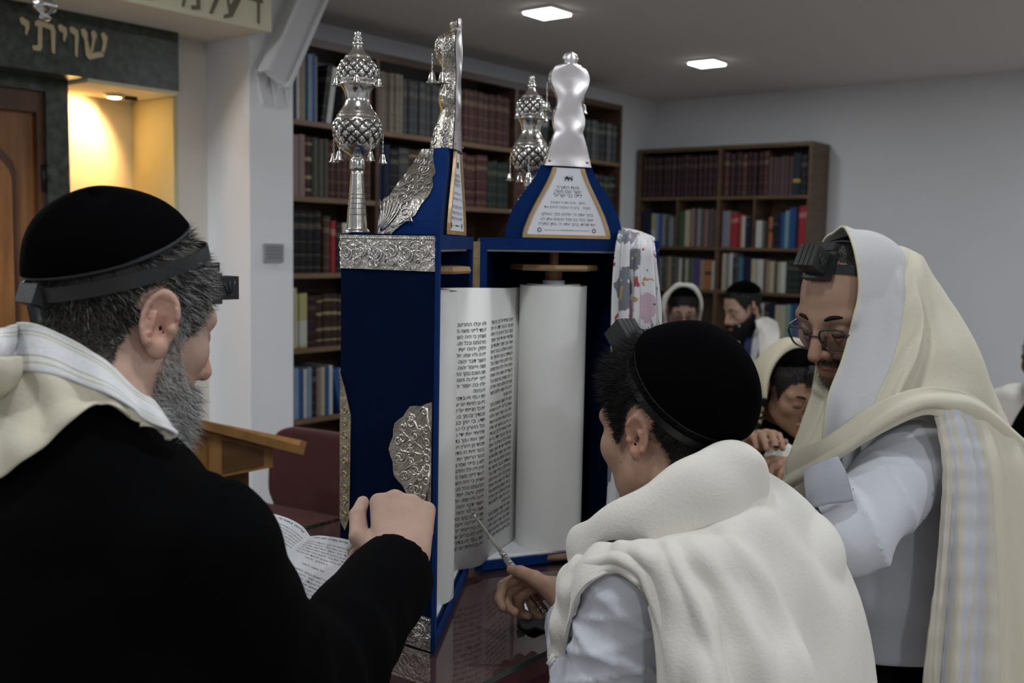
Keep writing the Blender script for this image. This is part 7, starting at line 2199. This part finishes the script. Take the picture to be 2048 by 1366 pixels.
        hs.sub(Sdf().u(plane(Cs + tf * chest, -tf)), .01)
        Vh, Fh = mesh_sdf(hs, Cs - np.array([bb, bb, .42]), Cs + np.array([bb, bb, .50]), vox * 1.0, 2.0)
        mobj('shawl', Vh, Fh, hood_mat, t, True, col=None if hood_col is None else hood_col(Vh, O, R, Cs, tf, tl))
    return t, j, Cs, tf, tl, N1
FAIR, TAN, DARK = (.44, .28, .21), (.33, .19, .13), (.16, .08, .05)
# bearded man in a suit, profile to the left
O1 = PN(1487, 618, 5.0)
t1, j1, C1, f1, l1, N_1 = sitter('man in dark suit and tie with white shawl before the corner bookcase', O1, (-.93, -.36), 22, FAIR, beard=.05, vox=.0085, coat=m_jacket, cap=True, hairline=.02)
dr = lambda nm, ctrl, mt, off, yd=(4.5, 5.6): drape(nm, j1, ctrl, 26, 14, off, yd[0], yd[1], mt, t1, smooth_n=5, thick=.008)
dr('shirt_front', [[(1512, 660, 4.9), (1530, 655, 4.9), (1540, 650, 4.9)], [(1498, 690, 4.86), (1508, 690, 4.86), (1520, 690, 4.88)], [(1488, 740, 4.84), (1498, 740, 4.84), (1508, 740, 4.86)], [(1484, 800, 4.84), (1492, 800, 4.84), (1500, 800, 4.86)]], m_white, .012)
dr('tie', [[(1494, 668, 4.86), (1500, 668, 4.86), (1506, 668, 4.86)], [(1487, 700, 4.84), (1494, 700, 4.84), (1501, 700, 4.84)], [(1484, 740, 4.83), (1490, 740, 4.83), (1497, 740, 4.83)]], mat('blue_tie', (0.02, 0.03, 0.10), 0.5), .022)
for nm, cc in (('shawl', [[(1512, 640, 4.9), (1530, 634, 4.95), (1544, 638, 5.0), (1556, 646, 5.05)], [(1516, 668, 4.85), (1531, 666, 4.88), (1545, 668, 4.92), (1560, 672, 5.0)], [(1518, 710, 4.84), (1528, 712, 4.85), (1540, 714, 4.88), (1550, 706, 4.95)], [(1512, 745, 4.83), (1524, 750, 4.84), (1536, 752, 4.86), (1546, 740, 4.9)], [(1506, 776, 4.83), (1518, 780, 4.84), (1528, 780, 4.86), (1534, 770, 4.88)]]),
               ('shawl', [[(1462, 662, 4.9), (1470, 655, 4.9), (1480, 652, 4.9)], [(1452, 690, 4.86), (1464, 690, 4.86), (1478, 690, 4.86)], [(1446, 740, 4.86), (1460, 740, 4.86), (1474, 740, 4.86)], [(1444, 790, 4.86), (1456, 790, 4.86), (1470, 790, 4.86)]])):
    dr(nm, cc, m_ivory, .030)
# hooded man with glasses
O2 = PN(1366, 622, 5.7)
sitter('hooded man in glasses seen just over the boy\'s skullcap', O2, (-.10, -.99), 20, FAIR, vox=.0085, coat=m_jacket, hood=True, hood_mat=m_ivory, glasses_on=True, cap=True, hairline=-.01)
# seated man with black striped shawl
m_vcloth = mat('striped_shawl', (0.6, 0.55, 0.42), 0.85, spec=0.2, attr=True, bump=(200, 0.15))
def stripes(V, O, R, Cs, tf, tl):
    d = np.linalg.norm((V - O) * np.array([1, 1, .9]), axis=1)
    c = np.repeat(np.array([[.62, .56, .42]]), len(V), 0)
    k = np.zeros(len(V), bool)
    for a, b in ((.128, .150), (.172, .180), (.188, .196), (.206, .226), (.240, .248), (.256, .264), (.276, .300), (.32, .34)): k |= (d > a) & (d < b)
    k &= (V[:, 2] < O[2] + .0)
    for a, b in ((-.040, -.012), (-.062, -.052), (-.082, -.072), (-.125, -.095)): k |= (V[:, 2] > O[2] + a) & (V[:, 2] < O[2] + b)
    c[k] = (.012, .012, .014); return c
O3 = PN(1588, 786, 2.95)
e3 = PN(1500, 935, 2.80); w3 = PN(1508, 905, 2.70)
t3, j3, C3, f3, l3, N3 = sitter('seated man in a black striped cream shawl reading a booklet', O3, (.25, -.97), 20, TAN, coat=m_jacket, hood=True, hood_mat=m_vcloth, hood_col=stripes, tef=True, vox=.0055,
    arms=[(PN(1660, 950, 2.85), PN(1590, 930, 2.72)), (PN(1475, 930, 2.90), PN(1508, 888, 2.74))], hood_cut=.03, lean=(.07, .0), rise=.07, wide=1.15, chest=.15)
bk = [[(1548, 868, 2.72), (1572, 886, 2.72), (1598, 904, 2.72)], [(1538, 890, 2.70), (1562, 908, 2.70), (1588, 926, 2.70)], [(1526, 912, 2.68), (1552, 930, 2.68), (1578, 948, 2.68)]]
tb = thing('booklet', 'small white booklet in the hands of the man with striped shawl', 'booklet', PN(1560, 905, 2.71))
sheet_obj('page', bk, 8, 12, mat('booklet_page', (0.62, 0.60, 0.54), 0.7), tb, thick=.006, folds=lambda u, v: .004 * np.abs(v - .5), flip=True)
# man cut by the right edge
O4 = PN(2094, 722, 3.9)
sitter('man in a white shawl cut off by the right edge of the picture', O4, (-.85, -.5), 10, DARK, vox=.012, coat=m_jacket, hood=True, hood_mat=m_ivory, cap=True, hood_cut=-.02)
# benches they sit on
m_bench = mat('bench_wood', (0.36, 0.13, 0.05), 0.4, var=(5, 0.2, (1, 6, 1)))
def bench(label, u0, u1, v0, v1, back_v, ztop, legs=True):
    t = thing('bench', label, 'bench', W((u0 + u1) / 2, (v0 + v1) / 2, 0))
    MB().uvbox(u0, u1, v0, v1, .40, .44).build('seat', m_bench, t)
    MB().uvbox(u0, u1, back_v, back_v + .025, .52, ztop).build('back_rail', m_bench, t)
    for a in (u0 + .02, u1 - .06):
        for b in (v0 + .02, v1 - .06): MB().uvbox(a, a + .04, b, b + .04, 0, .3995).build('leg', m_bench, t)
        MB().uvbox(a, a + .04, back_v + .001, back_v + .024, .44, .52).build('upright', m_bench, t)
def at_uv(p): return uv_of(Vector(p))
m_desk = mat('desk_wood', (0.42, 0.27, 0.11), 0.4, var=(4, 0.2, (1, 6, 1)))
pd = hz(1545, 938, 1.045)
du_, dv_ = uv_of(pd)
t = thing('desk', 'pale wooden desk edge in front of the man with striped shawl', 'desk', W(du_ + .2, dv_, 0))
MB().frame_box(Vector((pd.x - .12, pd.y - .02, 1.015)), Vector((.72, .10, 0)), Vector((-.04, .22, 0)), Z3 * .03).build('desk_top', m_desk, t)
for a, b in ((.03, .02), (.60, .10), (.01, .16), (.58, .24)): MB().frame_box(Vector((pd.x - .12 + a, pd.y - .02 + b, 0)), Vector((.04, 0, 0)), Vector((0, .04, 0)), Z3 * 1.0145).build('leg', m_desk, t)
# chair backs
def wood_chair(label, C_, tf, tl, ztop):
    t = thing('chair', label, 'chair', (C_[0], C_[1], 0))
    h = Vector((C_[0], C_[1], 0)) - Vector(tf) * .04
    f_, l_ = Vector(tf), Vector(tl)
    MB().cbox(h + f_ * .05 + Z3 * .395, (.21, .21, .022), f_, l_, Z3).build('seat', m_bench, t)
    for s in (-1, 1):
        MB().cbox(h - f_ * .24 + l_ * (.19 * s) + Z3 * (ztop / 2), (.016, .016, ztop / 2 - .001), f_, l_, Z3).build('back_post', m_bench, t)
        MB().cbox(h + f_ * .23 + l_ * (.19 * s) + Z3 * .186, (.016, .016, .185), f_, l_, Z3).build('leg', m_bench, t)
    for z_ in (ztop - .05, ztop - .20): MB().cbox(h - f_ * .24 + Z3 * z_, (.012, .21, .045), f_, l_, Z3).build('back_rail', m_bench, t)
wood_chair('orange brown wooden chair back behind the man with striped shawl', C3, f3, l3, PN(1530, 806, 3.3)[2])
wood_chair('wooden chair under the man in dark suit and tie', C1, f1, l1, .80)
